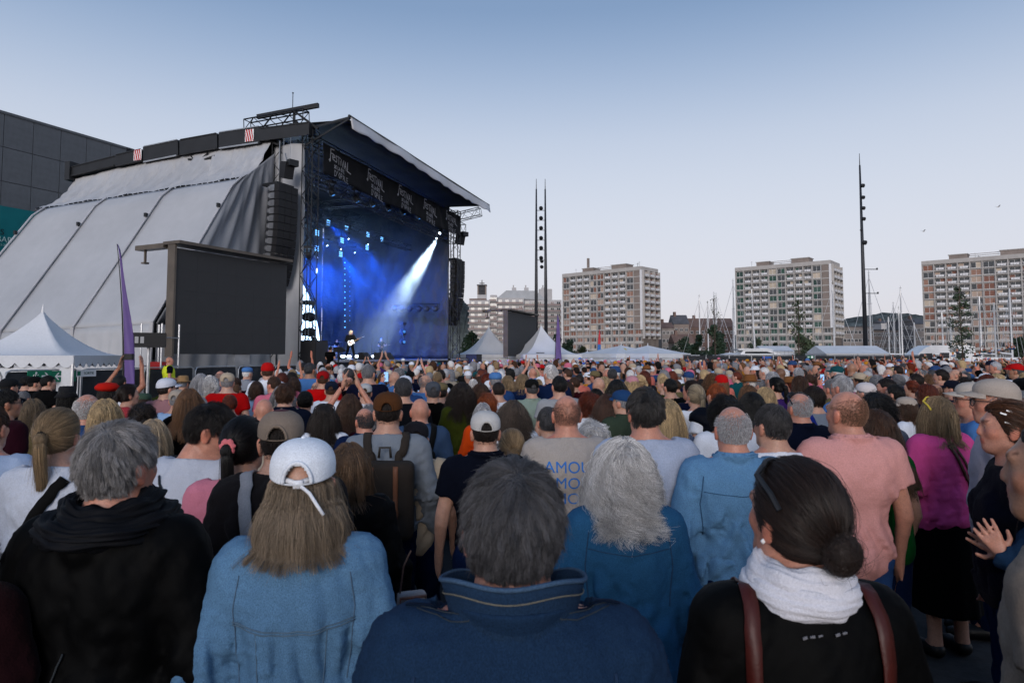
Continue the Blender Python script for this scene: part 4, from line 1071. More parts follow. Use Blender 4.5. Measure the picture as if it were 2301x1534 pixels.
# speaker on a stand beside the big screen, and the small one by the far screen
def stand_speaker(label, px, py, d, w_=.95, h_=.45):
    p = at(px, py, d); t = thing('stand_speaker', label, 'loudspeaker', (p.x, d, 0), R(25), 'loudspeakers on stands')
    m = MB(); m.b2((-w_/2, -.3, p.z - h_/2), (w_/2, .3, p.z + h_/2)); m.build('cabinet', M['speaker'], t)
    m = MB(); m.b2((-w_/2 + .1, -.315, p.z - .1), (-w_/2 + .2, -.302, p.z + .1)); m.b2((-w_/2 + .25, -.315, p.z - .1), (-w_/2 + .35, -.302, p.z + .1)); m.build('port', M['steel_grey'], t)
    m = MB(); m.tube([(0, 0, 0), (0, 0, p.z - h_/2)], .05, 8); m.build('pole', M['galv'], t)
    for an in (0, 2.1, 4.2):
        m = MB(); m.tube([(0, 0, .6), (math.cos(an)*.5, math.sin(an)*.5, 0)], .02, 5); m.build('leg', M['galv'], t)
stand_speaker('black loudspeaker on a pole left of the big screen', 335, 764, 21.5)
stand_speaker('small black loudspeaker right of the far video screen', 1211, 797, 58, .75, .4)
# scaffold by the screen
t = thing('scaffold', 'small scaffold frame between the tent and the big screen', 'scaffold', at(362, 800, 24)*Vector((1, 1, 0)), SA)
for i in range(2):
    for j in range(2):
        m = MB(); m.tube([(i*.8, j*.9, 0), (i*.8, j*.9, 3.1)], .03, 6); m.build('post', M['galv'], t)
for z in (.6, 1.6, 2.6):
    for j in range(2):
        m = MB(); m.tube([(0, j*.9, z), (.8, j*.9, z)], .025, 5); m.build('rail', M['galv'], t)
M['red_box'] = mat('red_box', (.4, .02, .02), .5)
m = MB(); m.b2((.1, .1, 1.35), (.6, .6, 1.75)); m.build('fire_box', M['red_box'], t)

# ---------------------------------------------------------------- feather flags
def feather_flag(label, px, py, d, pybase, w_, cloth, lean, group='feather flags'):
    p = at(px, py, d); H = p.z; b0 = at(px, pybase, d); t = thing('feather_flag', label, 'flag', (p.x + lean, d, 0), 0, group)
    pole = lambda s: Vector((-lean*(s**2.2), 0, H*s))
    m = MB(); m.tube([pole(i/14) for i in range(15)], [.035 - .025*i/14 for i in range(15)], 6); m.build('pole', M['steel_black'], t)
    m = MB()
    def fl(a_, b_):
        s = .10 + a_*.9; q = pole(s); wd = w_*(1 - a_)**.55*(1 - .15*a_)
        return (q.x + .03 + wd*b_, .06*math.sin(b_*4 + a_*9)*b_, q.z - .05*b_)
    m.grid(fl, 40, 8, .005); m.build('cloth', cloth, t, True)
    return t
feather_flag('tall purple feather flag in front of the grey stage side', 263, 548, 18.5, 830, .34, M['purple'], .32)
feather_flag('purple feather flag right of the far video screen', 1252, 706, 56, 806, .62, M['purple'], -.2)
# multicoloured flag
def multi():
    m = bpy.data.materials.new('striped_flag'); m.use_nodes = True; t_ = m.node_tree; b = t_.nodes['Principled BSDF']
    tc = t_.nodes.new('ShaderNodeTexCoord'); sp = t_.nodes.new('ShaderNodeSeparateXYZ'); rp = t_.nodes.new('ShaderNodeValToRGB'); mr = t_.nodes.new('ShaderNodeMapRange')
    t_.links.new(tc.outputs['Object'], sp.inputs[0]); t_.links.new(sp.outputs['Z'], mr.inputs[0]); mr.inputs[1].default_value = 1; mr.inputs[2].default_value = 4.2
    t_.links.new(mr.outputs[0], rp.inputs[0]); rp.color_ramp.interpolation = 'CONSTANT'; e = rp.color_ramp.elements
    e[0].color = (.6, .35, .03, 1); e[1].position = .33; e[1].color = (.02, .12, .4, 1); x = e.new(.62); x.color = (.5, .03, .04, 1)
    t_.links.new(rp.outputs[0], b.inputs['Base Color']); b.inputs['Roughness'].default_value = .7; return m
feather_flag('small red, blue and yellow feather flag before the first tower block', 1346, 739, 60, 806, .5, multi(), -.25)

# ---------------------------------------------------------------- near crowd barrier with black mesh
FP0, FP1 = Vector((-13.6, 15.4, 0)), Vector((-9.0, 30.0, 0))
dv = FP1 - FP0; FW = dv.length; FAN = math.atan2(dv.y, dv.x)
nb_ = 7
def barrier(i):
    t = thing('crowd_barrier', ['at the left picture edge', 'carrying the green exit signs', 'right of the white exit sign', 'behind the raised camera', 'in front of the security guard', 'below the big screen', 'nearest the stage'][i], 'barrier',
              FP0 + dv*(i/nb_), FAN, 'steel crowd barriers with black mesh')
    t['label'] = 'steel barrier with black mesh ' + t['label']
    w_ = FW/nb_ - .08; h_ = 1.58
    pts = [(0, 0, 0), (0, 0, h_ - .15), (.045, 0, h_ - .045), (.15, 0, h_), (w_ - .15, 0, h_), (w_ - .045, 0, h_ - .045), (w_, 0, h_ - .15), (w_, 0, 0)]
    m = MB(); m.tube(pts, .022, 7); m.build('frame', M['galv'], t, True)
    m = MB(); m.grid(lambda a_, b_: (.04 + a_*(w_ - .08), .035 + .02*math.sin(a_*30 + b_*8)*math.sin(b_*3) + (.03*abs(math.sin(a_*14 - b_*5)) if i > 3 else 0), .12 + b_*(h_ - .16)), 40, 8, .004); m.build('mesh_cloth', M['mesh_cloth'], t, True)
    for x in (.3, w_ - .3):
        m = MB(); m.b2((x - .03, -.35, .01), (x + .03, .35, .05)); m.build('foot', M['galv'], t)
    return t
for i in range(nb_): barrier(i)
def on_fence(px, py):
    o = Vector((0, 0, CAM_H)); dr = at(px, py, 10.0) - o; nn = Vector((math.sin(FAN), -math.cos(FAN), 0))
    k = (FP0 - o).dot(nn)/dr.dot(nn); return o + dr*k + nn*.05
def fsign(label, px0, px1, py0, py1, m_, kind):
    a_, b_ = on_fence(px0, py0), on_fence(px1, py1); w_ = (Vector((b_.x - a_.x, b_.y - a_.y))).length; h_ = abs(a_.z - b_.z)
    t = thing('exit_sign', label, 'sign', (a_ + b_)/2, FAN)
    m = MB(); m.b2((-w_/2, -.012, -h_/2), (w_/2, .012, h_/2)); m.build('board', M[m_], t)
    def arrow(cx, s):
        q = MB(); k = h_*.32
        for pp in ([(cx - s*k*1.3, 0), (cx + s*k*.3, k*.22), (cx + s*k*.3, -k*.22)],): pass
        q.prism([(cx + s*k*1.1, 0), (cx + s*k*.1, k*1.0), (cx - s*k*.25, k*1.0), (cx + s*k*.45, k*.22), (cx - s*k*1.1, k*.22), (cx - s*k*1.1, -k*.22), (cx + s*k*.45, -k*.22), (cx - s*k*.25, -k*1.0), (cx + s*k*.1, -k*1.0)], -.02, -.014, 'xz'); q.build('arrow', M['white_paint'], t)
    def runner(cx, s):
        q = MB(); k = h_
        q.lathe([(.001, -.003), (k*.09, -.003), (k*.09, .003), (.001, .003)], (cx + s*k*.10, -.017, k*.30), 10, (0, 1, 0))
        for pts in ([(0.05, .2), (-.02, -.05)], [(-.02, -.05), (.16, -.16), (.12, -.36)], [(-.02, -.05), (-.10, -.22), (-.28, -.28)], [(.05, .17), (.22, .08), (.3, .14)], [(.05, .17), (-.14, .14), (-.2, -.0)]):
            for p_, q_ in zip(pts, pts[1:]): q.bar((cx + s*k*p_[0], -.017, k*p_[1]), (cx + s*k*q_[0], -.017, k*q_[1]), .006, k*.085, (0, 1, 0))
        q.bar((cx - k*.4, -.017, -k*.40), (cx + k*.35, -.017, -k*.40), .006, k*.04, (0, 1, 0))
        q.build('running_figure', M['white_paint'], t)
    if kind == 'right': runner(-w_*.2, 1); arrow(w_*.22, 1)
    elif kind == 'left': arrow(-w_*.25, -1); runner(w_*.22, 1)
    else:
        q = MB(); q.b2((-w_*.36 - h_*.3, -.018, -h_*.3), (-w_*.36 + h_*.22, -.013, h_*.3)); q.build('pictogram', M['green_sign'], t)
        o = link('lettering', text_mesh('SORTIE', h_*.52, M['ink_green'], extrude=.002), t, (w_*.13, -.016, 0), rot=(R(90), 0, 0))
    return t
M['ink_green'] = mat('dark_green_ink', (.02, .09, .06), .6)
fsign('green exit sign with running figure and arrow pointing right', 59, 112, 833, 856, 'green_sign', 'right')
fsign('green exit sign with arrow pointing left and running figure', 114, 167, 833, 856, 'green_sign', 'left')
fsign('small white exit sign with green lettering', 168, 212, 831, 845, 'white_paint', 'text')
# barrier in front of the stage
m = MB()
for i in range(8):
    u = 1.0 + i*2.4
    t = thing('front_barrier', 'low steel front-of-stage barrier, ' + 'first second third fourth fifth sixth seventh eighth'.split()[i] + ' from the left tower', 'barrier', S2W(u, -3.4, 0), SA, 'front of stage barriers')
    q = MB(); q.b2((-1.15, 0, .05), (1.15, .04, 1.1)); q.build('plate', M['steel_grey'], t)
    q = MB(); q.tube([(-1.18, .02, 1.13), (1.18, .02, 1.13)], .03, 6); q.build('rail', M['galv'], t)
# birds
for i, (px, py) in enumerate(((2075, 520), (2243, 465))):
    p = at(px, py, 90); t = thing('gull', ['distant gull gliding left above the third tower block', 'distant gull high at the right of the sky'][i], 'bird', p)
    q = MB(); q.lathe([(.001, -.25), (.06, -.1), (.06, .1), (.001, .25)], (0, 0, 0), 8, (1, 0, .1)); q.grid(lambda a_, b_: (-.08 + .16*b_ - .05*abs(a_*2 - 1), 0 + (a_ - .5)*1.0, .25*abs(a_*2 - 1)*(1 - .4*abs(a_*2 - 1))), 10, 2, .01)
    q.build('body', M['white_paint'], t, True)
# ================================================================== people: distance fields, hair, clothes
f32 = np.float32
def axis(lo, hi, h, fine=()):
    out = [lo]
    while out[-1] < hi:
        s = h
        for a_, b_, q in fine:
            if a_ <= out[-1] < b_: s = min(s, q)
        out.append(out[-1] + s)
    return np.array(out, f32)

class Field:
    def __init__(s, xs, ys, zs):
        s.x, s.y, s.z = xs, ys, zs; s.F = np.full((len(xs), len(ys), len(zs)), .3, f32)
    def _win(s, lo, hi):
        sl = []
        for ax, a_, b_ in ((s.x, lo[0], hi[0]), (s.y, lo[1], hi[1]), (s.z, lo[2], hi[2])):
            i, j = np.searchsorted(ax, a_), np.searchsorted(ax, b_); sl.append(slice(max(0, i - 1), min(len(ax), j + 1)))
        return tuple(sl)
    def grid(s, w=None):
        w = w or (slice(None),)*3
        return s.x[w[0]][:, None, None], s.y[w[1]][None, :, None], s.z[w[2]][None, None, :]
    def put(s, prim, k=.03, infl=0.0, xf=None):
        t = prim[0]; mg = .09 + k + infl
        if t == 'cap':
            a_, b_, ra, rb = np.array(prim[1], f32), np.array(prim[2], f32), prim[3] + infl, prim[4] + infl
            rm = max(ra, rb); lo, hi = np.minimum(a_, b_) - rm - mg, np.maximum(a_, b_) + rm + mg
        else:
            c, r = np.array(prim[1], f32), np.array(prim[2], f32) + infl; lo, hi = c - r.max() - mg, c + r.max() + mg
        if xf is not None:
            piv, rot = xf; cs = np.array([[x, y, z] for x in (lo[0], hi[0]) for y in (lo[1], hi[1]) for z in (lo[2], hi[2])]) - piv
            cs = cs @ rot.T + piv; lo, hi = cs.min(0), cs.max(0)
        w = s._win(lo, hi)
        if any(q.stop - q.start < 2 for q in w): return
        X, Y, Z = s.grid(w)
        if xf is not None:
            piv, rot = xf; X, Y, Z = np.broadcast_arrays(X - piv[0], Y - piv[1], Z - piv[2]); q = rot.T
            X, Y, Z = [q[i, 0]*X + q[i, 1]*Y + q[i, 2]*Z + piv[i] for i in range(3)]
        if t == 'cap':
            ba = b_ - a_; L2 = max(float(ba @ ba), 1e-9)
            h = np.clip(((X - a_[0])*ba[0] + (Y - a_[1])*ba[1] + (Z - a_[2])*ba[2])/L2, 0, 1)
            d = np.sqrt((X - a_[0] - h*ba[0])**2 + (Y - a_[1] - h*ba[1])**2 + (Z - a_[2] - h*ba[2])**2) - (ra + (rb - ra)*h)
        else:
            x, y, z = (X - c[0])/r[0], (Y - c[1])/r[1], (Z - c[2])/r[2]
            k0 = np.sqrt(x*x + y*y + z*z); k1 = np.sqrt((x/r[0])**2 + (y/r[1])**2 + (z/r[2])**2) + 1e-6
            d = k0*(k0 - 1)/k1
        A = s.F[w]
        if t in ('cap', 'ell'):
            h = np.maximum(k - np.abs(A - d), 0)/k; s.F[w] = np.minimum(A, d) - h*h*k*.25
        if t == 'sub':
            h = np.maximum(k - np.abs(A + d), 0)/k; s.F[w] = np.maximum(A, -d) + h*h*k*.25
    def mesh(s):
        """naive surface nets"""
        F = s.F; S = F < 0
        cnt = np.zeros(tuple(n - 1 for n in F.shape), np.int8)
        C = [(i, j, k) for i in (0, 1) for j in (0, 1) for k in (0, 1)]
        sl = lambda o: tuple(slice(a_, (n - 1) + a_) for a_, n in zip(o, F.shape))
        for o in C: cnt += S[sl(o)]
        act = (cnt > 0) & (cnt < 8); I = np.argwhere(act); n = len(I)
        idx = np.full(cnt.shape, -1, np.int64); idx[act] = np.arange(n)
        acc = np.zeros((n, 3)); num = np.zeros(n)
        for ax in range(3):
            for o in C:
                if o[ax]: continue
                p = list(o); q = list(o); q[ax] = 1
                va = F[I[:, 0] + p[0], I[:, 1] + p[1], I[:, 2] + p[2]]; vb = F[I[:, 0] + q[0], I[:, 1] + q[1], I[:, 2] + q[2]]
                cr = (va < 0) != (vb < 0); t = np.where(cr, va/np.where(cr, va - vb, 1), 0)
                pos = np.array(p, float)[None] + t[:, None]*np.eye(3)[ax][None]
                acc += pos*cr[:, None]; num += cr
        P = I + acc/num[:, None]
        V = np.stack([np.interp(P[:, i], np.arange(len(a_)), a_) for i, a_ in enumerate((s.x, s.y, s.z))], 1)
        Q = []
        for ax in range(3):
            u, v = [(1, 2), (2, 0), (0, 1)][ax]
            a_ = [slice(None)]*3; b_ = [slice(None)]*3
            a_[ax] = slice(0, -1); b_[ax] = slice(1, None)
            for e in (u, v): a_[e] = slice(1, -1); b_[e] = slice(1, -1)
            s0, s1 = S[tuple(a_)], S[tuple(b_)]; E = np.argwhere(s0 != s1)
            if not len(E): continue
            fl = s0[tuple(E.T)]
            off = np.zeros(3, int); off[u] = 1; off[v] = 1; B = E + off
            def ci(du, dv):
                D = B.copy(); D[:, u] -= du; D[:, v] -= dv; return idx[D[:, 0], D[:, 1], D[:, 2]]
            q = np.stack([ci(1, 1), ci(0, 1), ci(0, 0), ci(1, 0)], 1); q[~fl] = q[~fl][:, ::-1]; Q.append(q)
        return V, np.concatenate(Q) if Q else np.zeros((0, 4), int)

def np_mesh(name, V, Q, m, colors=None, smooth=True):
    me = bpy.data.meshes.new(name); me.vertices.add(len(V)); me.vertices.foreach_set('co', np.asarray(V, f32).ravel())
    n = len(Q); me.loops.add(n*4); me.loops.foreach_set('vertex_index', np.asarray(Q, np.int32).ravel())
    me.polygons.add(n); me.polygons.foreach_set('loop_start', np.arange(n, dtype=np.int32)*4)
    if smooth: me.polygons.foreach_set('use_smooth', np.ones(n, bool))
    me.update(calc_edges=True)
    if colors is not None:
        at_ = me.color_attributes.new('col', 'FLOAT_COLOR', 'POINT')
        at_.data.foreach_set('color', np.concatenate([colors, np.ones((len(colors), 1))], 1).astype(f32).ravel())
    if m is not None: me.materials.append(m)
    return me

def waves(X, Y, Z, seed, k, aniso=(1, 1, .35), n=5):
    r_ = np.random.RandomState(seed); out = 0
    for i in range(n):
        d = r_.normal(size=3)*np.array(aniso); d = d/np.linalg.norm(d)*k*r_.uniform(.6, 1.5); e = r_.normal(size=3)*k*.35
        out = out + np.sin(d[0]*X + d[1]*Y + d[2]*Z + r_.rand()*6.28 + 1.3*np.sin(e[0]*X + e[1]*Y + e[2]*Z + r_.rand()*6.28))
    return out/n*1.4

# ------------------------------------------------------------------ anatomy, 1.75 m tall, facing +Y
V3 = lambda *a_: np.array(a_, float)
PIV = V3(0, -.01, 1.50)
def rotm(yaw=0, pitch=0, roll=0):
    return np.array((Matrix.Rotation(R(yaw), 3, 'Z') @ Matrix.Rotation(R(pitch), 3, 'X') @ Matrix.Rotation(R(roll), 3, 'Y')), float)
def head_prims(sex):
    j = 1.0 if sex == 'm' else .93
    P = [('ell', (0, .0, 1.652), (.0765, .0965, .098), .02), ('ell', (0, .042, 1.60), (.064*j, .062, .080), .03),
         ('ell', (0, .074, 1.548), (.030*j, .026, .022), .03), ('cap', (-.046*j, .02, 1.562), (-.02, .075, 1.545), .018, .016, .03), ('cap', (.046*j, .02, 1.562), (.02, .075, 1.545), .018, .016, .03),
         ('cap', (-.036, .090, 1.664), (.036, .090, 1.664), .013, .013, .02), ('ell', (-.042, .072, 1.615), (.018, .018, .018), .02), ('ell', (.042, .072, 1.615), (.018, .018, .018), .02),
         ('cap', (0, .100, 1.654), (0, .116, 1.613), .008, .0105, .012), ('ell', (-.011, .106, 1.607), (.008, .010, .008), .01), ('ell', (.011, .106, 1.607), (.008, .010, .008), .01),
         ('ell', (0, .098, 1.580), (.026, .014, .012), .015)]
    S = [('sub', (-.031, .104, 1.641), (.016, .012, .010), .012), ('sub', (.031, .104, 1.641), (.016, .012, .010), .012), ('sub', (0, .114, 1.5765), (.026, .010, .0025), .006)]
    E = [('ell', (sx*.031, .087, 1.641), (.0125, .0125, .0125), .004) for sx in (-1, 1)]
    for sx in (-1, 1):
        E.append(('ell', (sx*.081, -.004, 1.622), (.010, .021, .033), .012)); E.append(('ell', (sx*.087, -.012, 1.634), (.006, .016, .022), .006)); E.append(('ell', (sx*.080, .004, 1.596), (.008, .010, .010), .008))
    return P, S, E
def torso_prims(sex, bulk=1.0):
    b = bulk
    if sex == 'm':
        return [('ell', (0, -.005, 1.29), (.172*b, .118*b, .20)), ('ell', (0, .012*b, 1.08), (.150*b, .118*b, .18)), ('ell', (0, -.01, .945), (.165*b, .122*b, .14)),
                ('cap', (-.165, -.015, 1.415), (.165, -.015, 1.415), .062, .062), ('cap', (0, -.02, 1.49), (-.155, -.015, 1.435), .052, .045), ('cap', (0, -.02, 1.49), (.155, -.015, 1.435), .052, .045),
                ('ell', (-.08, -.07, 1.33), (.09, .06, .12)), ('ell', (.08, -.07, 1.33), (.09, .06, .12))]
    return [('ell', (0, -.005, 1.28), (.148*b, .106*b, .19)), ('ell', (0, .0, 1.08), (.128*b, .102*b, .17)), ('ell', (0, -.015, .945), (.172*b, .128*b, .14)),
            ('cap', (-.142, -.012, 1.405), (.142, -.012, 1.405), .055, .055), ('cap', (0, -.015, 1.48), (-.135, -.012, 1.425), .045, .040), ('cap', (0, -.015, 1.48), (.135, -.012, 1.425), .045, .040),
            ('ell', (-.07, .085, 1.27), (.06, .05, .06)), ('ell', (.07, .085, 1.27), (.06, .05, .06)), ('ell', (0, -.06, 1.32), (.13, .055, .12))]
ARMS = {  # elbow, wrist, finger direction, palm normal for the right side (+x); mirrored for the left
    'down': ((.262, -.035, 1.135), (.275, .055, .885), (0, .15, -1), (-1, 0, 0)),
    'front': ((.235, -.02, 1.14), (.10, .205, 1.10), (-.7, .6, .15), (0, -1, 0)),
    'clap': ((.245, .03, 1.16), (.055, .26, 1.30), (-.15, .35, .9), (-1, 0, 0)),
    'up': ((.225, .10, 1.62), (.075, .13, 1.86), (-.2, .05, .95), (-1, 0, 0)),
    'phone': ((.215, .14, 1.28), (.08, .30, 1.56), (-.15, .1, 1), (-1, .2, 0)),
    'wide': ((.31, .03, 1.60), (.26, .08, 1.86), (-.1, .05, 1), (-1, 0, 0)),
}
def arm(pose, side, sex):
    e, wr, fd, pn = [np.array(q, float) for q in (ARMS[pose] if isinstance(pose, str) else pose)]
    sh = V3(.188 if sex == 'm' else .162, -.012, 1.415)
    if sex == 'f' and isinstance(pose, str) and pose in ('down',): e = e - V3(.02, 0, 0); wr = wr - V3(.02, 0, 0)
    m_ = V3(side, 1, 1); return sh*m_, e*m_, wr*m_, fd/np.linalg.norm(fd)*m_, pn/np.linalg.norm(pn)*m_
def hand_prims(wr, fd, pn, curl=.25):
    sd = np.cross(fd, pn); P = [('cap', wr, wr + fd*.03, .026, .028, .02)]
    c = wr + fd*.055
    for k in (-1, 0, 1): P.append(('cap', wr + fd*.02 + sd*k*.012, wr + fd*.088 + sd*k*.026, .017, .0145, .012))
    for i, L in enumerate((.068, .080, .075, .058)):
        b = wr + fd*.088 + sd*(-.030 + .020*i)*1.08; sp = sd*(-.15 + .1*i)
        k1 = b + (fd + sp + pn*curl*.5)*L*.5; k2 = k1 + (fd + sp + pn*curl*1.6)*L*.5
        P += [('cap', b, k1, .0095, .0088, .006), ('cap', k1, k2, .0088, .0075, .004)]
    t0 = wr + fd*.03 - sd*.026; t1 = t0 + (fd*.6 - sd*.75 + pn*.3)*.045; P += [('cap', t0, t1, .013, .0105, .008), ('cap', t1, t1 + (fd*.95 - sd*.25 + pn*.3)*.034, .0105, .0085, .004)]
    return P
def leg_prims(sex, stance=.0):
    P = []
    for s_ in (-1, 1):
        hx, kx, ax = s_*.09, s_*(.10 + stance*.5), s_*(.105 + stance)
        P += [('cap', (hx, -.01, .90), (kx, .005, .50), .088, .058), ('cap', (kx, .005, .50), (ax, -.02, .10), .056, .040)]
    return P
def foot_prims(stance=.0):
    return [q for s_ in (-1, 1) for q in (('cap', (s_*(.105 + stance), -.03, .055), (s_*(.125 + stance), .12, .04), .042, .036), ('cap', (s_*(.125 + stance), .12, .04), (s_*(.13 + stance), .19, .032), .036, .026))]

def body_field(sex, poseL, poseR, hx, fine, bulk=1.0, upper_only=False, stance=0.0):
    aL, aR = arm(poseL, -1, sex), arm(poseR, 1, sex)
    pts = np.array([a_[i] + (a_[3]*.2 if i == 2 else 0) for a_ in (aL, aR) for i in (0, 1, 2)])
    x0, x1 = min(-.32, pts[:, 0].min() - .07), max(.32, pts[:, 0].max() + .07); y0, y1 = -.20, max(.30, pts[:, 1].max() + .07); z1 = max(1.79, pts[:, 2].max() + .06)
    hand = []
    for a_ in (aL, aR):
        if a_[2][2] > .97: hand.append(a_[2] + a_[3]*.08)
    hz = [(h[2] - .12, h[2] + .13, fine*1.5) for h in hand]
    F = Field(axis(x0, x1, max(fine*2.4, .018), [(-.105, .105, fine)] + [(h[0] - .09, h[0] + .09, fine*1.5) for h in hand]), axis(y0, y1, max(fine*2.4, .018), [(-.115, .145, fine)] + [(h[1] - .1, h[1] + .1, fine*1.5) for h in hand]),
              axis(-.01, z1, .08, [(1.15, 1.40, .045), (1.49, 1.78, fine), (1.38, 1.49, fine*1.6)] + hz))
    xf = (PIV, hx)
    hp, hsb, he = head_prims(sex)
    F.put(('cap', (0, -.022, 1.44), (0, -.012, 1.52), .056 if sex == 'm' else .047, .055 if sex == 'm' else .046), .03)
    F.put(('cap', (0, -.015, 1.50), (0, -.015, 1.61), .056 if sex == 'm' else .047, .058 if sex == 'm' else .05), .03, 0, xf)
    for p in hp: F.put(p[:-1], p[-1], 0, xf)
    for p in hsb:
        w = None; F.put(('sub', p[1], p[2]), p[3], 0, xf)
    for p in he: F.put(p[:-1], p[-1], 0, xf)
    for p in torso_prims(sex, bulk): F.put(p, .05)
    for a_ in (aL, aR):
        F.put(('cap', a_[0], a_[1], .052 if sex == 'm' else .043, .042 if sex == 'm' else .036), .03); F.put(('cap', a_[1], a_[2], .043 if sex == 'm' else .036, .027 if sex == 'm' else .023), .02)
        for p in hand_prims(*a_[2:]): F.put(p[:-1], p[-1])
    if not upper_only:
        for p in leg_prims(sex, stance): F.put(p, .04)
        for p in foot_prims(stance): F.put(p, .03)
    return F

def skin_tint(V, hx):
    L = (V - PIV) @ hx + PIV     # back into the resting head frame
    c = np.ones((len(V), 3)); x, y, z = L[:, 0], L[:, 1], L[:, 2]
    hd = z > 1.50
    lip = hd & (np.abs(z - 1.5775) < .011) & (np.abs(x) < .027) & (y > .095); c[lip] = (.95, .62, .60)
    brow = hd & (np.abs(z - 1.666 - .06*np.abs(np.abs(x) - .03)) < .005) & (np.abs(x) > .014) & (np.abs(x) < .050) & (y > .07); c[brow] = (.35, .30, .28)
    eye = hd & ((np.abs(x) - .031)**2 + (z - 1.641)**2 < .0098**2) & (y > .085); c[eye] = (1.15, 1.4, 1.5)
    iris = hd & ((np.abs(x) - .031)**2 + (z - 1.641)**2 < .0052**2) & (y > .09); c[iris] = (.10, .09, .08)
    ear = hd & (np.abs(x) > .078); c[ear] = (1.08, .86, .82)
    chk = hd & (y > .05) & (z < 1.635) & (z > 1.585) & (np.abs(x) > .02); c[chk] *= (1.04, .9, .88)
    nose = hd & (y > .112) & (np.abs(x) < .02); c[nose] = (1.06, .88, .86)
    return c

M['skin'] = mat('skin', objcol=True, attr='col', rough=.44, spec=.35, sss=.10, noise=[(9, .10), (30, .10), (160, .12)], bump=(150, .25, .003))
M['cloth'] = mat('cloth', objcol=True, rough=.9, spec=.1, noise=[(5, .06), (160, .10)], bump=(260, .35, .003))
M['knit'] = mat('knit', objcol=True, rough=.95, spec=.06, sheen=.03, noise=[(4, .05), (300, .12)], bump=(150, .6, .004))
M['denim'] = mat('denim', objcol=True, rough=.92, spec=.08, noise=[(4, .10), (420, .30)], bump=(420, .6, .003), stretch=(1, 1, .55))
M['shell'] = mat('nylon', objcol=True, rough=.7, spec=.10, noise=[(6, .1)], bump=(60, .15, .004))
M['hairm'] = mat('hair_mass', objcol=True, rough=.6, spec=.3, noise=[(60, .35), (14, .2)], bump=(90, .8, .012), stretch=(1.6, 1.6, .35))
M['leather'] = mat('leather', objcol=True, rough=.5, spec=.4, noise=[(12, .15), (90, .1)], bump=(120, .3, .003))
M['canvas'] = mat('canvas', objcol=True, rough=.9, spec=.2, noise=[(10, .1), (200, .12)], bump=(240, .4, .003))
M['plastic'] = mat('plastic', objcol=True, rough=.3, spec=.5)
def strand_mat():
    m = bpy.data.materials.new('hair_strand'); m.use_nodes = True; t_ = m.node_tree; b = t_.nodes['Principled BSDF']; n = t_.nodes; l = t_.links
    oi = n.new('ShaderNodeObjectInfo'); hi = n.new('ShaderNodeHairInfo'); mr = n.new('ShaderNodeMapRange'); mr.inputs[3].default_value = .5; mr.inputs[4].default_value = 1.5
    l.new(hi.outputs['Random'], mr.inputs[0]); sa = n.new('ShaderNodeAttribute'); sa.attribute_name = 'shade'; mm = n.new('ShaderNodeMath'); mm.operation = 'MULTIPLY'; l.new(mr.outputs[0], mm.inputs[0]); l.new(sa.outputs['Fac'], mm.inputs[1]); mx = n.new('ShaderNodeMix'); mx.data_type = 'RGBA'; mx.blend_type = 'MULTIPLY'; mx.inputs[0].default_value = 1
    l.new(oi.outputs['Color'], mx.inputs[6]); l.new(mm.outputs[0], mx.inputs[7]); l.new(mx.outputs[2], b.inputs['Base Color'])
    b.inputs['Roughness'].default_value = .42; b.inputs['Specular IOR Level'].default_value = .35
    return m
M['strand'] = strand_mat()

BODY = {}
def body_mesh(sex, pL='down', pR='down', hx=None, fine=.0065, bulk=1.0, key=None, stance=0.0):
    hx = np.eye(3) if hx is None else hx
    k = (sex, str(pL), str(pR), tuple(np.round(hx.ravel(), 3)), fine, bulk, stance)
    if k not in BODY:
        F = body_field(sex, pL, pR, hx, fine, bulk, stance=stance); V, Q = F.mesh()
        BODY[k] = np_mesh('body', V, Q, M['skin'], skin_tint(V, hx))
    return BODY[k]

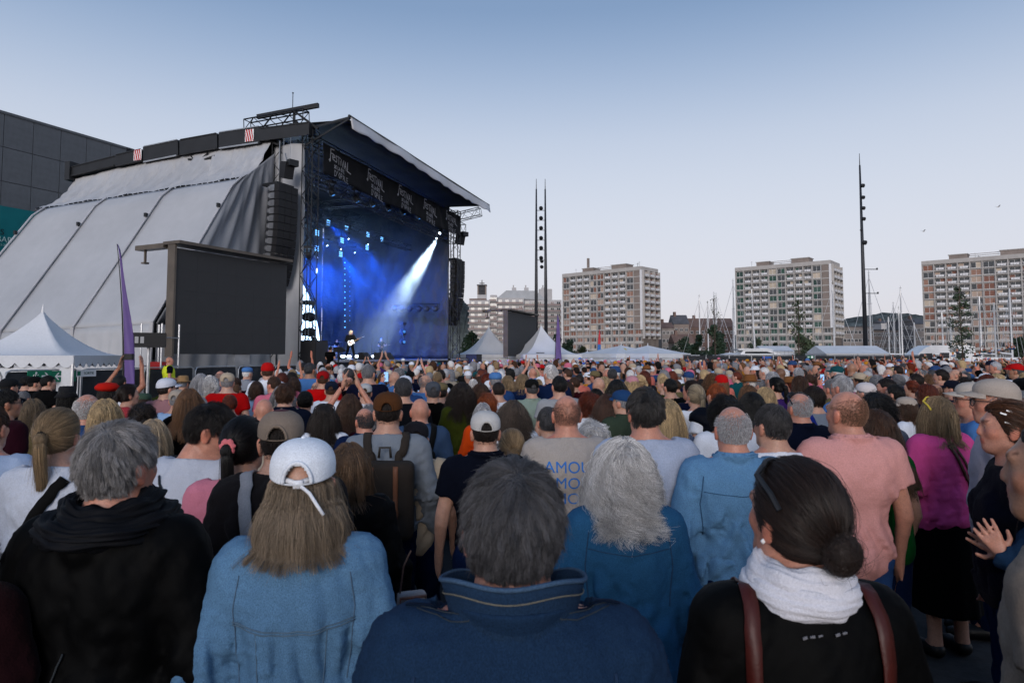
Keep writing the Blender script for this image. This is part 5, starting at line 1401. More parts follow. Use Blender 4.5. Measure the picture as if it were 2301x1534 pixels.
# ------------------------------------------------------------------ garments
GARM = {}
def garment(kind, sex, pL='down', pR='down', fine=.010, seed=0, bulk=1.0, loose=None, hem=None, mat_=None, fold=1.0, wide=(1, 1)):
    k = (kind, sex, str(pL), str(pR), fine, seed, bulk, loose, hem, mat_, fold)
    if k in GARM: return GARM[k]
    sp = {'tee': (.016, .86, .50, 'cloth'), 'polo': (.016, .85, .52, 'cloth'), 'long': (.020, .87, 2, 'knit'), 'shirt': (.022, .80, 2, 'denim'), 'jacket': (.022, .87, 2, 'denim'),
          'hoodie': (.022, .86, 2, 'knit'), 'coat': (.024, .62, 2, 'shell'), 'vest': (.034, .87, .06, 'shell'), 'tank': (.012, .88, .0, 'cloth')}[kind]
    lo = sp[0] if loose is None else loose; hm = sp[1] if hem is None else hem; sl = sp[2]; mt = mat_ or sp[3]
    arms = [arm(pL, -1, sex), arm(pR, 1, sex)]
    pts = np.array([a_[i] for a_ in arms for i in (0, 1, 2)]); hi = max(1.56, pts[:, 2].max() + .08) if sl > 1 else 1.56 if max(pts[1, 2], pts[4, 2]) < 1.45 else max(1.6, pts[:, 2].max())
    F = Field(axis(min(-.34, pts[:, 0].min() - .09), max(.34, pts[:, 0].max() + .09), fine), axis(-.24, max(.24, pts[:, 1].max() + .09), fine), axis(hm - .04, hi, fine))
    for i_, p in enumerate(torso_prims(sex, bulk)): F.put(p, .06, lo*.5 if i_ in (3, 4, 5) else lo)
    if sex == 'f' or kind in ('jacket', 'coat', 'hoodie', 'shirt', 'long'):
        F.put(('ell', (0, -.01, 1.02), (.158*bulk if sex == 'm' else .145*bulk, .122*bulk, .24)), .08, lo)
    if hm < .75: F.put(('cap', (0, -.01, 1.0), (0, -.01, hm - .1), .155*bulk, .175*bulk), .08, lo*.6)
    S = np.full_like(F.F, .3); T = F.F; 
    for a_ in arms:
        G_ = Field(F.x, F.y, F.z); r1 = .056 if sex == 'm' else .047
        if sl <= 0: continue
        if sl < 1:
            e = a_[0] + (a_[1] - a_[0])*(sl + .12); G_.put(('cap', a_[0], e, r1, r1*1.02), .02, lo*1.3)
            dr = (a_[1] - a_[0]); dr /= np.linalg.norm(dr); c = a_[0] + (a_[1] - a_[0])*sl
            X, Y, Z = G_.grid(); G_.F = np.maximum(G_.F, (X - c[0])*dr[0] + (Y - c[1])*dr[1] + (Z - c[2])*dr[2])
        else:
            G_.put(('cap', a_[0], a_[1], r1, r1*.88), .03, lo); G_.put(('cap', a_[1], a_[2], r1*.86, r1*.60), .03, lo*.9)
            cu = a_[1] + (a_[2] - a_[1])*.93; G_.put(('cap', cu, a_[2], r1*.62, r1*.60), .015, lo*.75)
            dr = (a_[2] - a_[1]); dr /= np.linalg.norm(dr); X, Y, Z = G_.grid(); far = (X - a_[2][0])*dr[0] + (Y - a_[2][1])*dr[1] + (Z - a_[2][2])*dr[2]
            G_.F = np.where(np.abs(X - a_[2][0]) + np.abs(Y - a_[2][1]) + np.abs(Z - a_[2][2]) < .25, np.maximum(G_.F, far), G_.F)
        kk = .045; h = np.maximum(kk - np.abs(T - G_.F), 0)/kk; T = np.minimum(T, G_.F) - h*h*kk*.25
    F.F = T
    X, Y, Z = F.grid()
    amp = {'tee': .0055, 'polo': .006, 'long': .0075, 'shirt': .0085, 'jacket': .008, 'hoodie': .008, 'coat': .010, 'vest': .004, 'tank': .003}[kind]*fold*1.75
    low = np.clip((1.45 - Z)/.35, .25, 1)*np.clip((Z - hm)/.10, .2, 1)
    F.F = F.F - .0025*fold + amp*.8*low*waves(X, Y, Z, seed + 11, 55, (1, .7, .30)) + amp*1.9*low*(.45 - np.abs(waves(X, Y, Z, seed + 31, 40, (1, .6, .38)))) + amp*.6*low*(.4 - np.abs(waves(X, Y, Z, seed + 37, 85, (.5, .5, 1.0)))) + amp*.22*waves(X, Y, Z, seed + 23, 190, (1, 1, .8))
    if kind == 'vest': F.F = F.F - .010*np.abs(np.sin(Z*44))
    if kind == 'long': F.F = F.F + .010*np.clip((hm + .055 - Z)/.02, 0, 1)
    if kind in ('jacket',): F.F = F.F + .008*np.clip((hm + .05 - Z)/.012, 0, 1)
    F.F = np.maximum(F.F, (hm - Z) + .008*np.sin(X*19 + seed))
    # neck opening and collars
    nr = {'m': .064, 'f': .060}[sex]; nh = {'tee': 1.478, 'polo': 1.485, 'long': 1.485, 'hoodie': 1.49, 'vest': 1.49, 'tank': 1.44}.get(kind, 1.485) - (.012 if sex == 'f' else 0)
    rad = np.sqrt((X/nr)**2 + ((Y + .012)/(nr*1.05))**2)
    hole = (rad - 1)*nr
    F.F = np.maximum(F.F, -np.maximum(hole, (nh - .05 + .0 - Z)))
    F.F = np.maximum(F.F, np.where(rad < 2.2, Z - (nh + .012 - np.clip(Y, -.1, .2)*.25), -1))
    def ring(z0, z1, flare, th, fr=.30):
        zz = np.clip((Z - z0)/(z1 - z0), 0, 1); r_ = (rad - 1.10 - flare*zz)*nr
        d = np.abs(r_) - th; top = z1 - np.clip(Y + .02, 0, .2)*fr
        return np.maximum(np.maximum(d, z0 - Z), Z - top)
    if kind in ('polo', 'shirt'): F.F = np.minimum(F.F, ring(1.43, 1.540, .22, .0075)); F.F = np.minimum(F.F, ring(1.44, 1.528, .55, .007))
    if kind == 'jacket': F.F = np.minimum(F.F, ring(1.42, 1.545, .26, .0080)); F.F = np.minimum(F.F, ring(1.43, 1.530, .62, .0075))
    if kind == 'coat': F.F = np.minimum(F.F, ring(1.42, 1.525, .25, .009))
    if kind == 'vest': F.F = np.minimum(F.F, ring(1.42, 1.52, .15, .010))
    if kind in ('tee', 'long'): F.F = np.minimum(F.F, ring(1.44, 1.488 - (.012 if sex == 'f' else 0), .10, .0055, .35))
    if kind == 'hoodie':
        for p in (('cap', (-.085, -.035, 1.475), (0, -.115, 1.455), .036, .048), ('cap', (.085, -.035, 1.475), (0, -.115, 1.455), .036, .048), ('cap', (-.06, -.10, 1.42), (.06, -.10, 1.42), .04, .04), ('cap', (-.085, -.03, 1.475), (-.05, .09, 1.44), .03, .022), ('cap', (.085, -.03, 1.475), (.05, .09, 1.44), .03, .022)): F.put(p, .025)
        F.F = F.F + .004*waves(X, Y, Z, seed + 5, 90)
    V, Q = F.mesh(); GARM[k] = np_mesh(kind, V, Q, M[mt]); return GARM[k]
LEGS = {}
def trousers(sex, kind='jeans', fine=.014, bulk=1.0, stance=0.0):
    k = (sex, kind, fine, bulk, stance)
    if k in LEGS: return LEGS[k]
    F = Field(axis(-.34 - stance, .34 + stance, fine), axis(-.24, .24, fine), axis(.0, 1.06, fine))
    F.put(torso_prims(sex, bulk)[2], .05, .012)
    if kind == 'skirt':
        F.put(('cap', (0, -.01, .95), (0, -.01, .22), .15, .20), .06, .015); X, Y, Z = F.grid(); F.F = F.F + .012*np.sin(np.arctan2(Y, X)*11)*np.clip(1 - Z, 0, 1); F.F = np.maximum(F.F, .30 - Z)
    else:
        for p in leg_prims(sex, stance): F.put(p, .04, .016)
        X, Y, Z = F.grid(); F.F = F.F + .006*waves(X, Y, Z, 3, 60, (1, 1, 1.2)); F.F = np.maximum(F.F, (.48 if kind == 'shorts' else .06) - Z)
    F.F = np.maximum(F.F, F.grid()[2] - 1.02)
    V, Q = F.mesh(); LEGS[k] = np_mesh(kind, V, Q, M['denim'] if kind in ('jeans', 'shorts') else M['cloth']); return LEGS[k]
SHOE = {}
def shoes(stance=0.0):
    if stance not in SHOE:
        F = Field(axis(-.24 - stance, .24 + stance, .012), axis(-.10, .25, .012), axis(-.02, .13, .01))
        for p in foot_prims(stance): F.put(p, .02, .010)
        F.F = np.maximum(F.F, .004 - F.grid()[2]); V, Q = F.mesh(); SHOE[stance] = np_mesh('shoes', V, Q, M['leather'])
    return SHOE[stance]

# ------------------------------------------------------------------ hair
ES, EC = V3(.0765, .0965, .098), V3(0, 0, 1.652)
HL = {'short': ([-.12, -.07, -.03, .0, .03, .06, .10], [1.555, 1.556, 1.585, 1.61, 1.64, 1.69, 1.715]),
      'long': ([-.12, -.07, -.03, .0, .03, .06, .10], [1.53, 1.535, 1.55, 1.57, 1.61, 1.69, 1.712])}
def hairline(y, kind='short'): return np.interp(y, *HL[kind])
HAIRM = {}
def hair_shell(style, fine=.008, seed=0):
    k = (style, fine, seed)
    if k in HAIRM: return HAIRM[k]
    low = {'long': 1.14, 'longc': 1.20, 'bob': 1.45, 'pony': 1.38, 'curly': 1.46, 'bun': 1.5}.get(style, 1.5)
    F = Field(axis(-.19, .19, fine), axis(-.24, .16, fine), axis(low, 1.83, fine))
    t = {'short': .007, 'full': .009, 'buzz': .004, 'fringe': .004, 'pony': .008, 'bun': .008, 'bob': .012, 'long': .012, 'longc': .018, 'curly': .024, 'crop': .008}[style]
    F.put(('ell', EC, ES), .01, t); X, Y, Z = F.grid()
    kind = 'short' if style in ('short', 'full', 'buzz', 'fringe', 'crop') else 'long'
    hl = hairline(Y, kind); e = np.clip((Z - hl)/.025, 0, 1)
    F.F = F.F + (1 - e)*t*.9
    F.F = np.maximum(F.F, hl - Z)
    if kind == 'short':
        for sx in (-1, 1): F.put(('sub', (sx*.090, .004, 1.612), (.030, .030, .046)), .008)
    if style == 'fringe': F.F = np.maximum(F.F, Z - (1.675 + .02*np.clip(-Y/.1, -1, 1)))
    if style in ('bob', 'curly'):
        for sx in (-1, 1): F.put(('cap', (sx*.066, -.012, 1.66), (sx*.072, -.015, 1.53), .026, .024 if style == 'bob' else .032), .04)
        F.put(('cap', (0, -.06, 1.66), (0, -.062, 1.545), .052, .046), .05); F.put(('cap', (-.04, -.055, 1.545), (.04, -.055, 1.545), .036, .036), .04)
    if style in ('long', 'longc'):
        w = 1.0 if style == 'long' else 1.25
        for sx in (-1, 1): F.put(('cap', (sx*.064, -.012, 1.66), (sx*.078*w, -.035, 1.46), .026, .024*w), .04)
        F.put(('cap', (-.04*w, -.065, 1.60), (-.05*w, -.125, 1.30), .042, .026), .05); F.put(('cap', (.04*w, -.065, 1.60), (.05*w, -.125, 1.30), .042, .026), .05); F.put(('cap', (0, -.07, 1.6), (0, -.135, 1.30), .04, .03), .05)
    if style == 'pony':
        F.put(('cap', (0, -.10, 1.645), (0, -.132, 1.635), .022, .026), .02); F.put(('cap', (0, -.135, 1.625), (0.01, -.128, 1.44), .026, .014), .02)
    if style == 'bun': F.put(('ell', (0, -.116, 1.600), (.029, .024, .029)), .015)
    n = {'curly': .014, 'longc': .012, 'bob': .007, 'full': .006, 'bun': .005, 'long': .006}.get(style, .0025)
    n *= .8; F.F = F.F + n*waves(X, Y, Z, seed + 3, 170 if style in ('curly', 'longc') else 200, (1, 1, .3 if style not in ('curly', 'longc') else 1)) + n*.6*waves(X, Y, Z, seed + 9, 380, (1, 1, .3))
    V, Q = F.mesh(); HAIRM[k] = np_mesh('hair', V, Q, M['hairm']); return HAIRM[k]

HAIRC = {}
def hair_strands(style, n=3000, rad=.0011, seed=0, length=None):
    """strands as a curves object; style sets length, lift, fall, clumping and curl"""
    key = (style, n, rad, seed, length)
    if key in HAIRC: return HAIRC[key]
    r_ = np.random.RandomState(seed + 100)
    P = dict(short=(.034, .30, .3, 0, .4, 6), full=(.052, .50, .35, .003, .62, 8), crop=(.026, .6, .15, .001, .45, 5), buzz=(.010, .9, .0, 0, 0, 3), fringe=(.012, .45, .2, 0, .1, 4), bob=(.24, .12, 1.6, .005, .5, 14),
             long=(.46, .14, 1.6, .004, .55, 16), longc=(.42, .28, 1.3, .015, .5, 30), curly=(.11, .7, .6, .012, .5, 14), pony=(.0, 0, 0, 0, .3, 12), bun=(.0, 0, 0, 0, .3, 12), capped=(.34, .12, 1.8, .004, .6, 14))[style]
    L, lift, grav, curl, clump, K = P; L = length or L
    kind = 'short' if style in ('short', 'full', 'buzz', 'fringe', 'crop') else 'long'
    d = r_.normal(size=(n*4, 3)); d /= np.linalg.norm(d, axis=1)[:, None]; p = EC + d*ES
    ok = p[:, 2] > hairline(p[:, 1], kind) + r_.rand(len(p))*.012
    if style == 'fringe': ok &= p[:, 2] < 1.668 + .038*np.clip(-p[:, 1]/.09, -.6, 1) + r_.normal(size=len(p))*.016
    if style == 'capped': ok &= p[:, 2] < 1.66
    if kind == 'short': ok &= ~((np.abs(p[:, 0]) > .055) & (np.abs(p[:, 1] - .004) < .028) & (p[:, 2] < 1.656))
    p = p[ok][:n]; n = len(p); nr = (p - EC)/ES**2; nr /= np.linalg.norm(nr, axis=1)[:, None]
    path = np.zeros((n, K, 3)); path[:, 0] = p
    if style in ('pony', 'bun'):
        T = V3(0, -.098 if style == 'bun' else -.108, 1.602 if style == 'bun' else 1.645); off = .003 + r_.rand(n)*.009
        for k in range(1, K):
            s_ = k/(K - 1); q = p*(1 - s_) + T*s_; dd = (q - EC)/ES; rr = np.linalg.norm(dd, axis=1)
            q2 = EC + (q - EC)/rr[:, None]; nn = (q2 - EC)/ES**2; nn /= np.linalg.norm(nn, axis=1)[:, None]
            q = q2 + nn*(off + .010*np.sin(s_*3.14))[:, None]*(1 if s_ < .95 else .4); path[:, k] = q
        m_ = n//2; tail = np.zeros((m_, K, 3)); a_ = r_.rand(m_)*6.283; rr = np.sqrt(r_.rand(m_))
        if style == 'pony':
            Lt = length or .24; ll = Lt*r_.uniform(.7, 1.0, m_)
            for k in range(K):
                s_ = k/(K - 1); wd = .008 + .022*np.sin(min(1, s_*1.6 + .15)*1.6)*(1 - .35*s_)
                tail[:, k, 0] = np.cos(a_)*rr*wd + .012*s_; tail[:, k, 1] = -.112 - .035*min(1, s_*4) + .020*s_ + np.sin(a_)*rr*wd; tail[:, k, 2] = 1.645 + .010*math.sin(s_*9) - ll*s_**1.15
        else:
            ph = r_.rand(m_)*6.283; ax = r_.normal(size=(m_, 3)); ax /= np.linalg.norm(ax, axis=1)[:, None]
            b1 = np.cross(ax, V3(0, 0, 1)); b1 /= np.linalg.norm(b1, axis=1)[:, None]; b2 = np.cross(ax, b1); rad_ = .016 + .026*r_.rand(m_)
            for k in range(K):
                an = ph + 4.2*k/(K - 1); tail[:, k] = V3(0, -.122, 1.596) + (b1*np.cos(an)[:, None] + b2*np.sin(an)[:, None])*rad_[:, None]*V3(1.0, .85, 1.05)
        path = np.concatenate([path, tail]); n = len(path)
    else:
        W = V3(.012, -.055, 1.742); tg = p - W; tg -= nr*np.sum(tg*nr, 1)[:, None]; tg /= np.linalg.norm(tg, axis=1)[:, None] + 1e-6
        if style in ('bob', 'long', 'longc', 'capped'):     # parted and falling
            fr = np.clip((p[:, 1] + .03)/.06, 0, 1); tg = tg*.6 + np.stack([np.sign(p[:, 0] + 1e-4)*(.9*fr + .08) + r_.normal(size=n)*.12, -.30*np.ones(n), -.7*np.ones(n)], 1); tg /= np.linalg.norm(tg, axis=1)[:, None]
        v = nr*lift + tg + r_.normal(size=(n, 3))*.10; v /= np.linalg.norm(v, axis=1)[:, None]
        ln = L*(r_.uniform(.72, 1.05, n) if kind == 'short' else r_.uniform(.42, 1.1, n)**.8)
        if style in ('bob', 'long', 'longc', 'capped'): ln = ln*np.clip(1 - (p[:, 2] - 1.75)*-.8, .75, 1)
        ds = ln/(K - 1); off = (.002 + .010*r_.rand(n)) if kind == 'short' else (.004 + .016*r_.rand(n)**1.2); q = p.copy()
        ph = r_.rand(n)*6.283; fq = r_.uniform(.8, 1.2, n)
        tor = V3(.24, .195, .205) if style == 'capped' else V3(.225, .168, .195)
        hmx = off + {'full': .020, 'crop': .010}.get(style, .006)*r_.rand(n)
        for k in range(1, K):
            v = v + V3(0, 0, -1)*grav*(1.6/(K - 1))*(1.0 + .5*k/K); v /= np.linalg.norm(v, axis=1)[:, None]
            q = q + v*ds[:, None]
            for C_, E_, o_ in ((EC, ES, 1), (V3(0, -.02, 1.29), tor, 1.0), (V3(0, -.015, 1.52), V3(.06, .062, .12) if style != 'capped' else V3(.108, .112, .11), 1)):
                dd = (q - C_)/(E_ + off[:, None]*o_); rr = np.linalg.norm(dd, axis=1); ins = rr < 1
                if ins.any():
                    q[ins] = C_ + (q[ins] - C_)/rr[ins][:, None]; nn = (q[ins] - C_)/E_**2; nn /= np.linalg.norm(nn, axis=1)[:, None]
                    vv = v[ins]; vv = vv - nn*np.minimum(0, np.sum(vv*nn, 1))[:, None]; v[ins] = vv/(np.linalg.norm(vv, axis=1)[:, None] + 1e-6)
            if kind == 'short':
                dd = (q - EC)/(ES + hmx[:, None]); rr = np.linalg.norm(dd, axis=1); o_ = rr > 1; q[o_] = EC + (q[o_] - EC)/rr[o_][:, None]
            path[:, k] = q
        if curl:
            for k in range(1, K):
                s_ = k/(K - 1); a_ = ph + fq*s_*{'curly': 16, 'longc': 17}.get(style, 7)*(L/.3 + .4); am = curl*min(1, s_*1.6)*(1 if style != 'longc' else .25 + 1.3*s_)
                path[:, k] += np.stack([np.cos(a_), np.sin(a_)*.8, .4*np.sin(a_ + 1)], 1)*am
    sh_ = r_.uniform(.7, 1.3, len(path))
    if clump:
        nc = max(12, n//(45 if kind == 'short' else 40)); ci = r_.choice(n, nc, False); near = np.argmin(((path[:, 0][:, None] - path[ci, 0][None])**2).sum(2) + ((path[:, -1][:, None] - path[ci, -1][None])**2).sum(2)*.5, 1)
        sh_ = r_.uniform(.55, 1.45, nc)[near] if style != 'fringe' else sh_
        wgt = (np.arange(path.shape[1])/(path.shape[1] - 1))*clump
        cp = path[ci][near] + (path[:, :1] - path[ci][near][:, :1])*.35
        path = path*(1 - wgt[None, :, None]) + cp*wgt[None, :, None]
    fly = r_.rand(len(path)) < .05; tt = np.linspace(0, 1, path.shape[1])[None, :, None]
    path[fly] += r_.normal(size=(fly.sum(), 1, 3))*tt**1.3*{'buzz': 0, 'fringe': 0, 'short': .006, 'crop': .006, 'full': .009}.get(style, .016)
    cv = bpy.data.hair_curves.new('hair_strands'); K = path.shape[1]; cv.add_curves([K]*n)
    cv.attributes['position'].data.foreach_set('vector', path.astype(f32).ravel()) if 'position' in cv.attributes else cv.points.foreach_set('position', path.astype(f32).ravel())
    ra = cv.attributes.get('radius') or cv.attributes.new('radius', 'FLOAT', 'POINT')
    rr = np.repeat((rad*np.linspace(1, .35, K))[None], n, 0)*r_.uniform(.7, 1.2, n)[:, None]
    ra.data.foreach_set('value', rr.astype(f32).ravel())
    sa = cv.attributes.new('shade', 'FLOAT', 'CURVE'); sa.data.foreach_set('value', sh_.astype(f32))
    cv.materials.append(M['strand']); HAIRC[key] = cv; return cv

# ------------------------------------------------------------------ headwear (head frame)
HATM = {}
def cap_mesh(kind='cap', arch=True, m_='canvas'):
    k = (kind, arch, m_)
    if k in HATM: return HATM[k]
    mb = MB(); NT, NP = 84, 26
    rx, ry = .0900, .1110
    def pt(i, j, off=0.0):
        th = 2*math.pi*i/NT; s_ = j/NP
        c, sn = math.cos(th), math.sin(th)
        zr = 1.672 + .018*sn                                   # rim, lower at the back
        r_ = max(0, (1 - s_**2.7))**(1/2.3); seam = .0022*max(0, 1 - abs(((th*6/(2*math.pi)) + .5) % 1 - .5)*16)
        rr = (r_ + .02*math.sin(math.pi*s_))*1 - seam*6*(1 - s_)
        return Vector((c*(rx + off)*rr, sn*(ry + off)*rr - .004, zr + (1.770 + off - zr)*(s_)))
    vs = []; idx = {}
    for j in range(NP + 1):
        for i in range(NT): idx[(i, j)] = len(vs); vs.append(pt(i, j))
    n0 = len(vs)
    for j in range(NP + 1):
        for i in range(NT): vs.append(pt(i, j, -.006))
    fs = []
    def hole(i, j):
        if not arch: return False
        th = 2*math.pi*(i + .5)/NT; x = math.cos(th)*rx
        return math.sin(th) < 0 and (x/.036)**2 + ((j + .5)/NP*.088/.042)**2 < 1 and j > 0
    for j in range(NP):
        for i in range(NT):
            if hole(i, j): continue
            a_, b_, c_, d_ = idx[(i, j)], idx[((i + 1) % NT, j)], idx[((i + 1) % NT, j + 1)], idx[(i, j + 1)]
            fs.append((a_, b_, c_, d_)); fs.append((n0 + d_, n0 + c_, n0 + b_, n0 + a_))
    for i in range(NT): a_, b_ = idx[(i, 0)], idx[((i + 1) % NT, 0)]; fs.append((b_, a_, n0 + a_, n0 + b_))
    mb.add(vs, fs)
    if arch:
        ap = []
        for q in range(25):
            an = math.pi*q/24; x = .0375*math.cos(an); th = -math.acos(max(-1, min(1, x/rx))); ap.append(pt(th/(2*math.pi)*NT, .044*math.sin(an)/.088*NP + .6, .0005))
        mb.tube(ap, .0058, 6)
    if kind == 'cap':
        def brim(a_, b_):
            th = R(90) + (a_ - .5)*R(118); c, sn = math.cos(th), math.sin(th); ext = .074*math.sin(math.pi*a_)**.5*b_
            x = c*rx*1.01; y = sn*ry*1.01 - .004 + ext; return (x*(1 + .05*b_), y, 1.672 + .018*sn - .012*b_ - .16*x*x/.09*(.3 + b_) + .004)
        mb.grid(brim, 20, 6, .004)
    mb.lathe([(.008, -.003), (.006, .003), (.001, .005)], (0, -.004, 1.771), 8)
    HATM[k] = mb.mesh('cap', M[m_], True); return HATM[k]
def hat_mesh(kind):
    if kind in HATM: return HATM[kind]
    mb = MB()
    if kind == 'straw':
        mb.lathe([(.155, 1.685), (.15, 1.68), (.088, 1.688), (.086, 1.735), (.078, 1.775), (.05, 1.785), (.001, 1.772)], (0, 0, 0), 32, None, 1, 1.18)
        mb.lathe([(.150, 1.674), (.086, 1.680)], (0, 0, 0), 32, None, 1, 1.18)
    elif kind == 'bucket':
        mb.lathe([(.125, 1.635), (.088, 1.69), (.084, 1.75), (.070, 1.772), (.001, 1.775)], (0, 0, 0), 32, None, 1, 1.2)
    elif kind == 'beret':
        mb.lathe([(.082, 1.69), (.12, 1.715), (.125, 1.745), (.09, 1.785), (.001, 1.80)], (0.01, -.01, 0), 32, None, 1.05, 1.2)
    elif kind == 'flat':
        mb.lathe([(.086, 1.675), (.093, 1.70), (.085, 1.745), (.05, 1.768), (.001, 1.772)], (0, 0.0, 0), 32, None, 1, 1.24)
        mb.grid(lambda a_, b_: ((a_ - .5)*.13, .085 + .05*b_*math.sin(math.pi*a_)**.5, 1.685 - .012*b_), 12, 3, .005)
    elif kind == 'beanie':
        mb.lathe([(.088, 1.655), (.092, 1.665), (.090, 1.70), (.078, 1.745), (.045, 1.772), (.001, 1.78)], (0, 0, 0), 32, None, 1, 1.22)
    HATM[kind] = mb.mesh(kind + '_hat', M['canvas'], True); return HATM[kind]
def glasses_mesh(up=False, lens='dark_glass', frame='steel_black', name='glasses'):
    k = ('gl', up, lens, frame)
    if k in HATM: return HATM[k]
    mb = MB(); mb.use(M[frame]); dz, dy = (.098, -.045) if up else (0, 0)
    base = lambda x, z: Vector((x, .118 - abs(x)**2*3.2 + dy + (0 if not up else -.02), 1.640 + z + dz))
    for sx in (-1, 1):
        pts = [base(sx*(.035 + .027*math.cos(a_)), .021*math.sin(a_)*(1 if math.sin(a_) < 0 else .85)) for a_ in [i*math.pi/8 for i in range(17)]]
        mb.use(M[frame]); mb.tube(pts, .0028 if not up else .0050, 5, False)
        mb.use(M[lens]); mb.add([base(sx*.035, 0)] + pts[:-1], [(0, i + 1, (i + 1) % 16 + 1) for i in range(16)])
        mb.use(M[frame])
        if up: mb.tube([base(sx*.062, .005), (sx*.088, .03, 1.728), (sx*.094, -.02, 1.70), (sx*.093, -.045, 1.672)], .0062, 6)
        else: mb.tube([base(sx*.062, .006), (sx*.082, .07, 1.648), (sx*.087, -.005, 1.645), (sx*.086, -.028, 1.625)], .0026, 5)
    mb.tube([base(-.009, .006), base(0, .010), base(.009, .006)], .003, 5)
    HATM[k] = mb.mesh(name); return HATM[k]
M['clear_lens'] = mat('clear_lens', (.35, .36, .38), .08, .6, alpha=.25)
M['yellow_frame'] = mat('yellow_frame', (.75, .55, .05), .4, .4)
def head_matrix(hx):
    m_ = Matrix([list(r__) for r__ in hx]).to_4x4(); p = Vector(PIV); return Matrix.Translation(p) @ m_ @ Matrix.Translation(-p)
# ================================================================== people in the place
COLS = {'navy': (34, 42, 72), 'black': (24, 25, 29), 'white': (226, 229, 236), 'light grey': (160, 164, 172), 'dark grey': (66, 68, 75), 'pale blue': (168, 190, 216), 'sky blue': (110, 150, 195),
        'denim blue': (74, 104, 146), 'dark denim': (40, 62, 98), 'light denim': (104, 138, 176), 'pink': (214, 140, 158), 'hot pink': (200, 62, 128), 'salmon': (222, 150, 138), 'red': (196, 36, 40), 'maroon': (84, 32, 44),
        'olive': (84, 92, 44), 'khaki': (140, 130, 104), 'beige': (196, 184, 168), 'cream': (214, 206, 192), 'green': (44, 110, 62), 'teal': (48, 110, 116), 'purple': (92, 66, 128), 'mustard': (206, 158, 54), 'brown': (108, 76, 52),
        'tan': (150, 112, 76), 'orange': (214, 106, 48), 'blue grey': (92, 112, 138), 'royal blue': (40, 66, 170)}
HAIRC_ = {'black': (22, 19, 18), 'dark brown': (46, 34, 28), 'brown': (84, 60, 44), 'light brown': (122, 92, 66), 'blond': (186, 164, 130), 'dark blond': (150, 130, 104), 'grey': (140, 140, 144), 'dark grey': (84, 84, 88), 'white': (214, 212, 212), 'silver': (178, 178, 182), 'auburn': (112, 54, 30), 'ginger': (150, 84, 44)}
C_ = lambda n: tuple(x**1.5 for x in (lin(*COLS[n]) if isinstance(n, str) else n))
H_ = lambda n: tuple(x**1.25 for x in (lin(*HAIRC_[n]) if isinstance(n, str) else n))
SKIN = {'fair': (.45, .25, .18), 'rosy': (.47, .22, .155), 'tan': (.33, .17, .11), 'pale': (.50, .30, .23), 'brown': (.15, .075, .045)}
GNAME = {'tee': 't_shirt', 'polo': 'polo_shirt', 'long': 'sweater', 'shirt': 'shirt', 'jacket': 'jacket', 'hoodie': 'hoodie', 'coat': 'coat', 'vest': 'vest', 'tank': 'top'}
FOCUS = Vector((-7.4, 42.0))
PLACED = []     # ground x, y, radius
def child(name, data, parent, color=None, mtx=None):
    o = bpy.data.objects.new(name, data); SC.collection.objects.link(o); o.parent = parent
    if color is not None: o.color = (*color[:3], 1)
    if mtx is not None: o.matrix_local = mtx
    return o
def person(loc, s, yaw, label, sex='m', g=('tee', 'white'), pL='down', pR='down', head=(0, 0, 0), hair=('short', 'brown'), strands=0, srad=.0011, hat=None, glasses=None, skin='fair', legs=('jeans', 'dark denim'),
           fine=.009, gfine=.013, seed=0, bulk=0.96, group='people in the crowd', hlen=None, stance=0.0, gopt=None, sseed=0, shoe='black'):
    hx = rotm(*head); bm_ = body_mesh(sex, pL, pR, hx, fine, bulk, stance=stance)
    o = link('person', bm_, None, loc, SKIN[skin] if isinstance(skin, str) else skin, (0, 0, R(yaw)), s)
    tag(o, label, 'person', group)
    hm = head_matrix(hx); r = {'root': o, 'hm': hm}
    if g:
        r['g'] = child(GNAME[g[0]], garment(g[0], sex, pL, pR, gfine, seed, bulk, **(gopt or {})), o, C_(g[1]))
        if g[0] == 'vest': child('t_shirt', garment('tee', sex, pL, pR, gfine, seed, bulk), o, C_('white'))
    if legs:
        child({'jeans': 'trousers', 'shorts': 'shorts', 'skirt': 'skirt'}[legs[0]], trousers(sex, legs[0], .024, bulk, stance), o, C_(legs[1]))
        child('shoes', shoes(stance), o, C_(shoe))
    if hair:
        st_, hc = hair[0], H_(hair[1])
        hs_ = None
        if st_ != 'capped' and not (st_ == 'fringe' and strands): hs_ = child('hair', hair_shell('bob' if strands and st_ in ('long', 'longc') else st_, .008 if strands else .010, seed % 3), o, hc if not strands else tuple(c*.62 for c in hc), hm)
        if strands: child('hair_strands', hair_strands(st_, strands, srad, sseed, hlen), hs_ or o, hc, None if hs_ else hm)
        r['hair'] = hs_
    if hat:
        me = cap_mesh('cap', hat[0] == 'cap') if hat[0] in ('cap', 'cap_closed') else hat_mesh(hat[0])
        r['hat'] = child('cap' if hat[0].startswith('cap') else hat[0] + '_hat', me, o, C_(hat[1]), hm)
    if glasses:
        child('sunglasses' if glasses[0] else 'glasses', glasses_mesh(*glasses), o, None, hm)
    PLACED.append((loc[0], loc[1], .2*s)); return r
def face_yaw(x, y): return math.degrees(math.atan2(-(FOCUS.x - x), FOCUS.y - y))
HEROES = []
def hero(px, top, d, label, yaw=None, short=None, extra_top=.012, strands=900, fine=.0075, gfine=.011, **k):
    """top: photograph row of the crown"""
    p = at(px, top, d); s = (p.z - extra_top)/1.75
    hat = k.get('hat')
    yw = face_yaw(p.x, p.y) if yaw is None else yaw
    r = person((p.x, p.y, 0), s, yw, label, strands=strands, fine=fine, gfine=gfine, **k)
    HEROES.append((px, top, d, short or label)); r['s'] = s; r['yaw'] = yw; return r

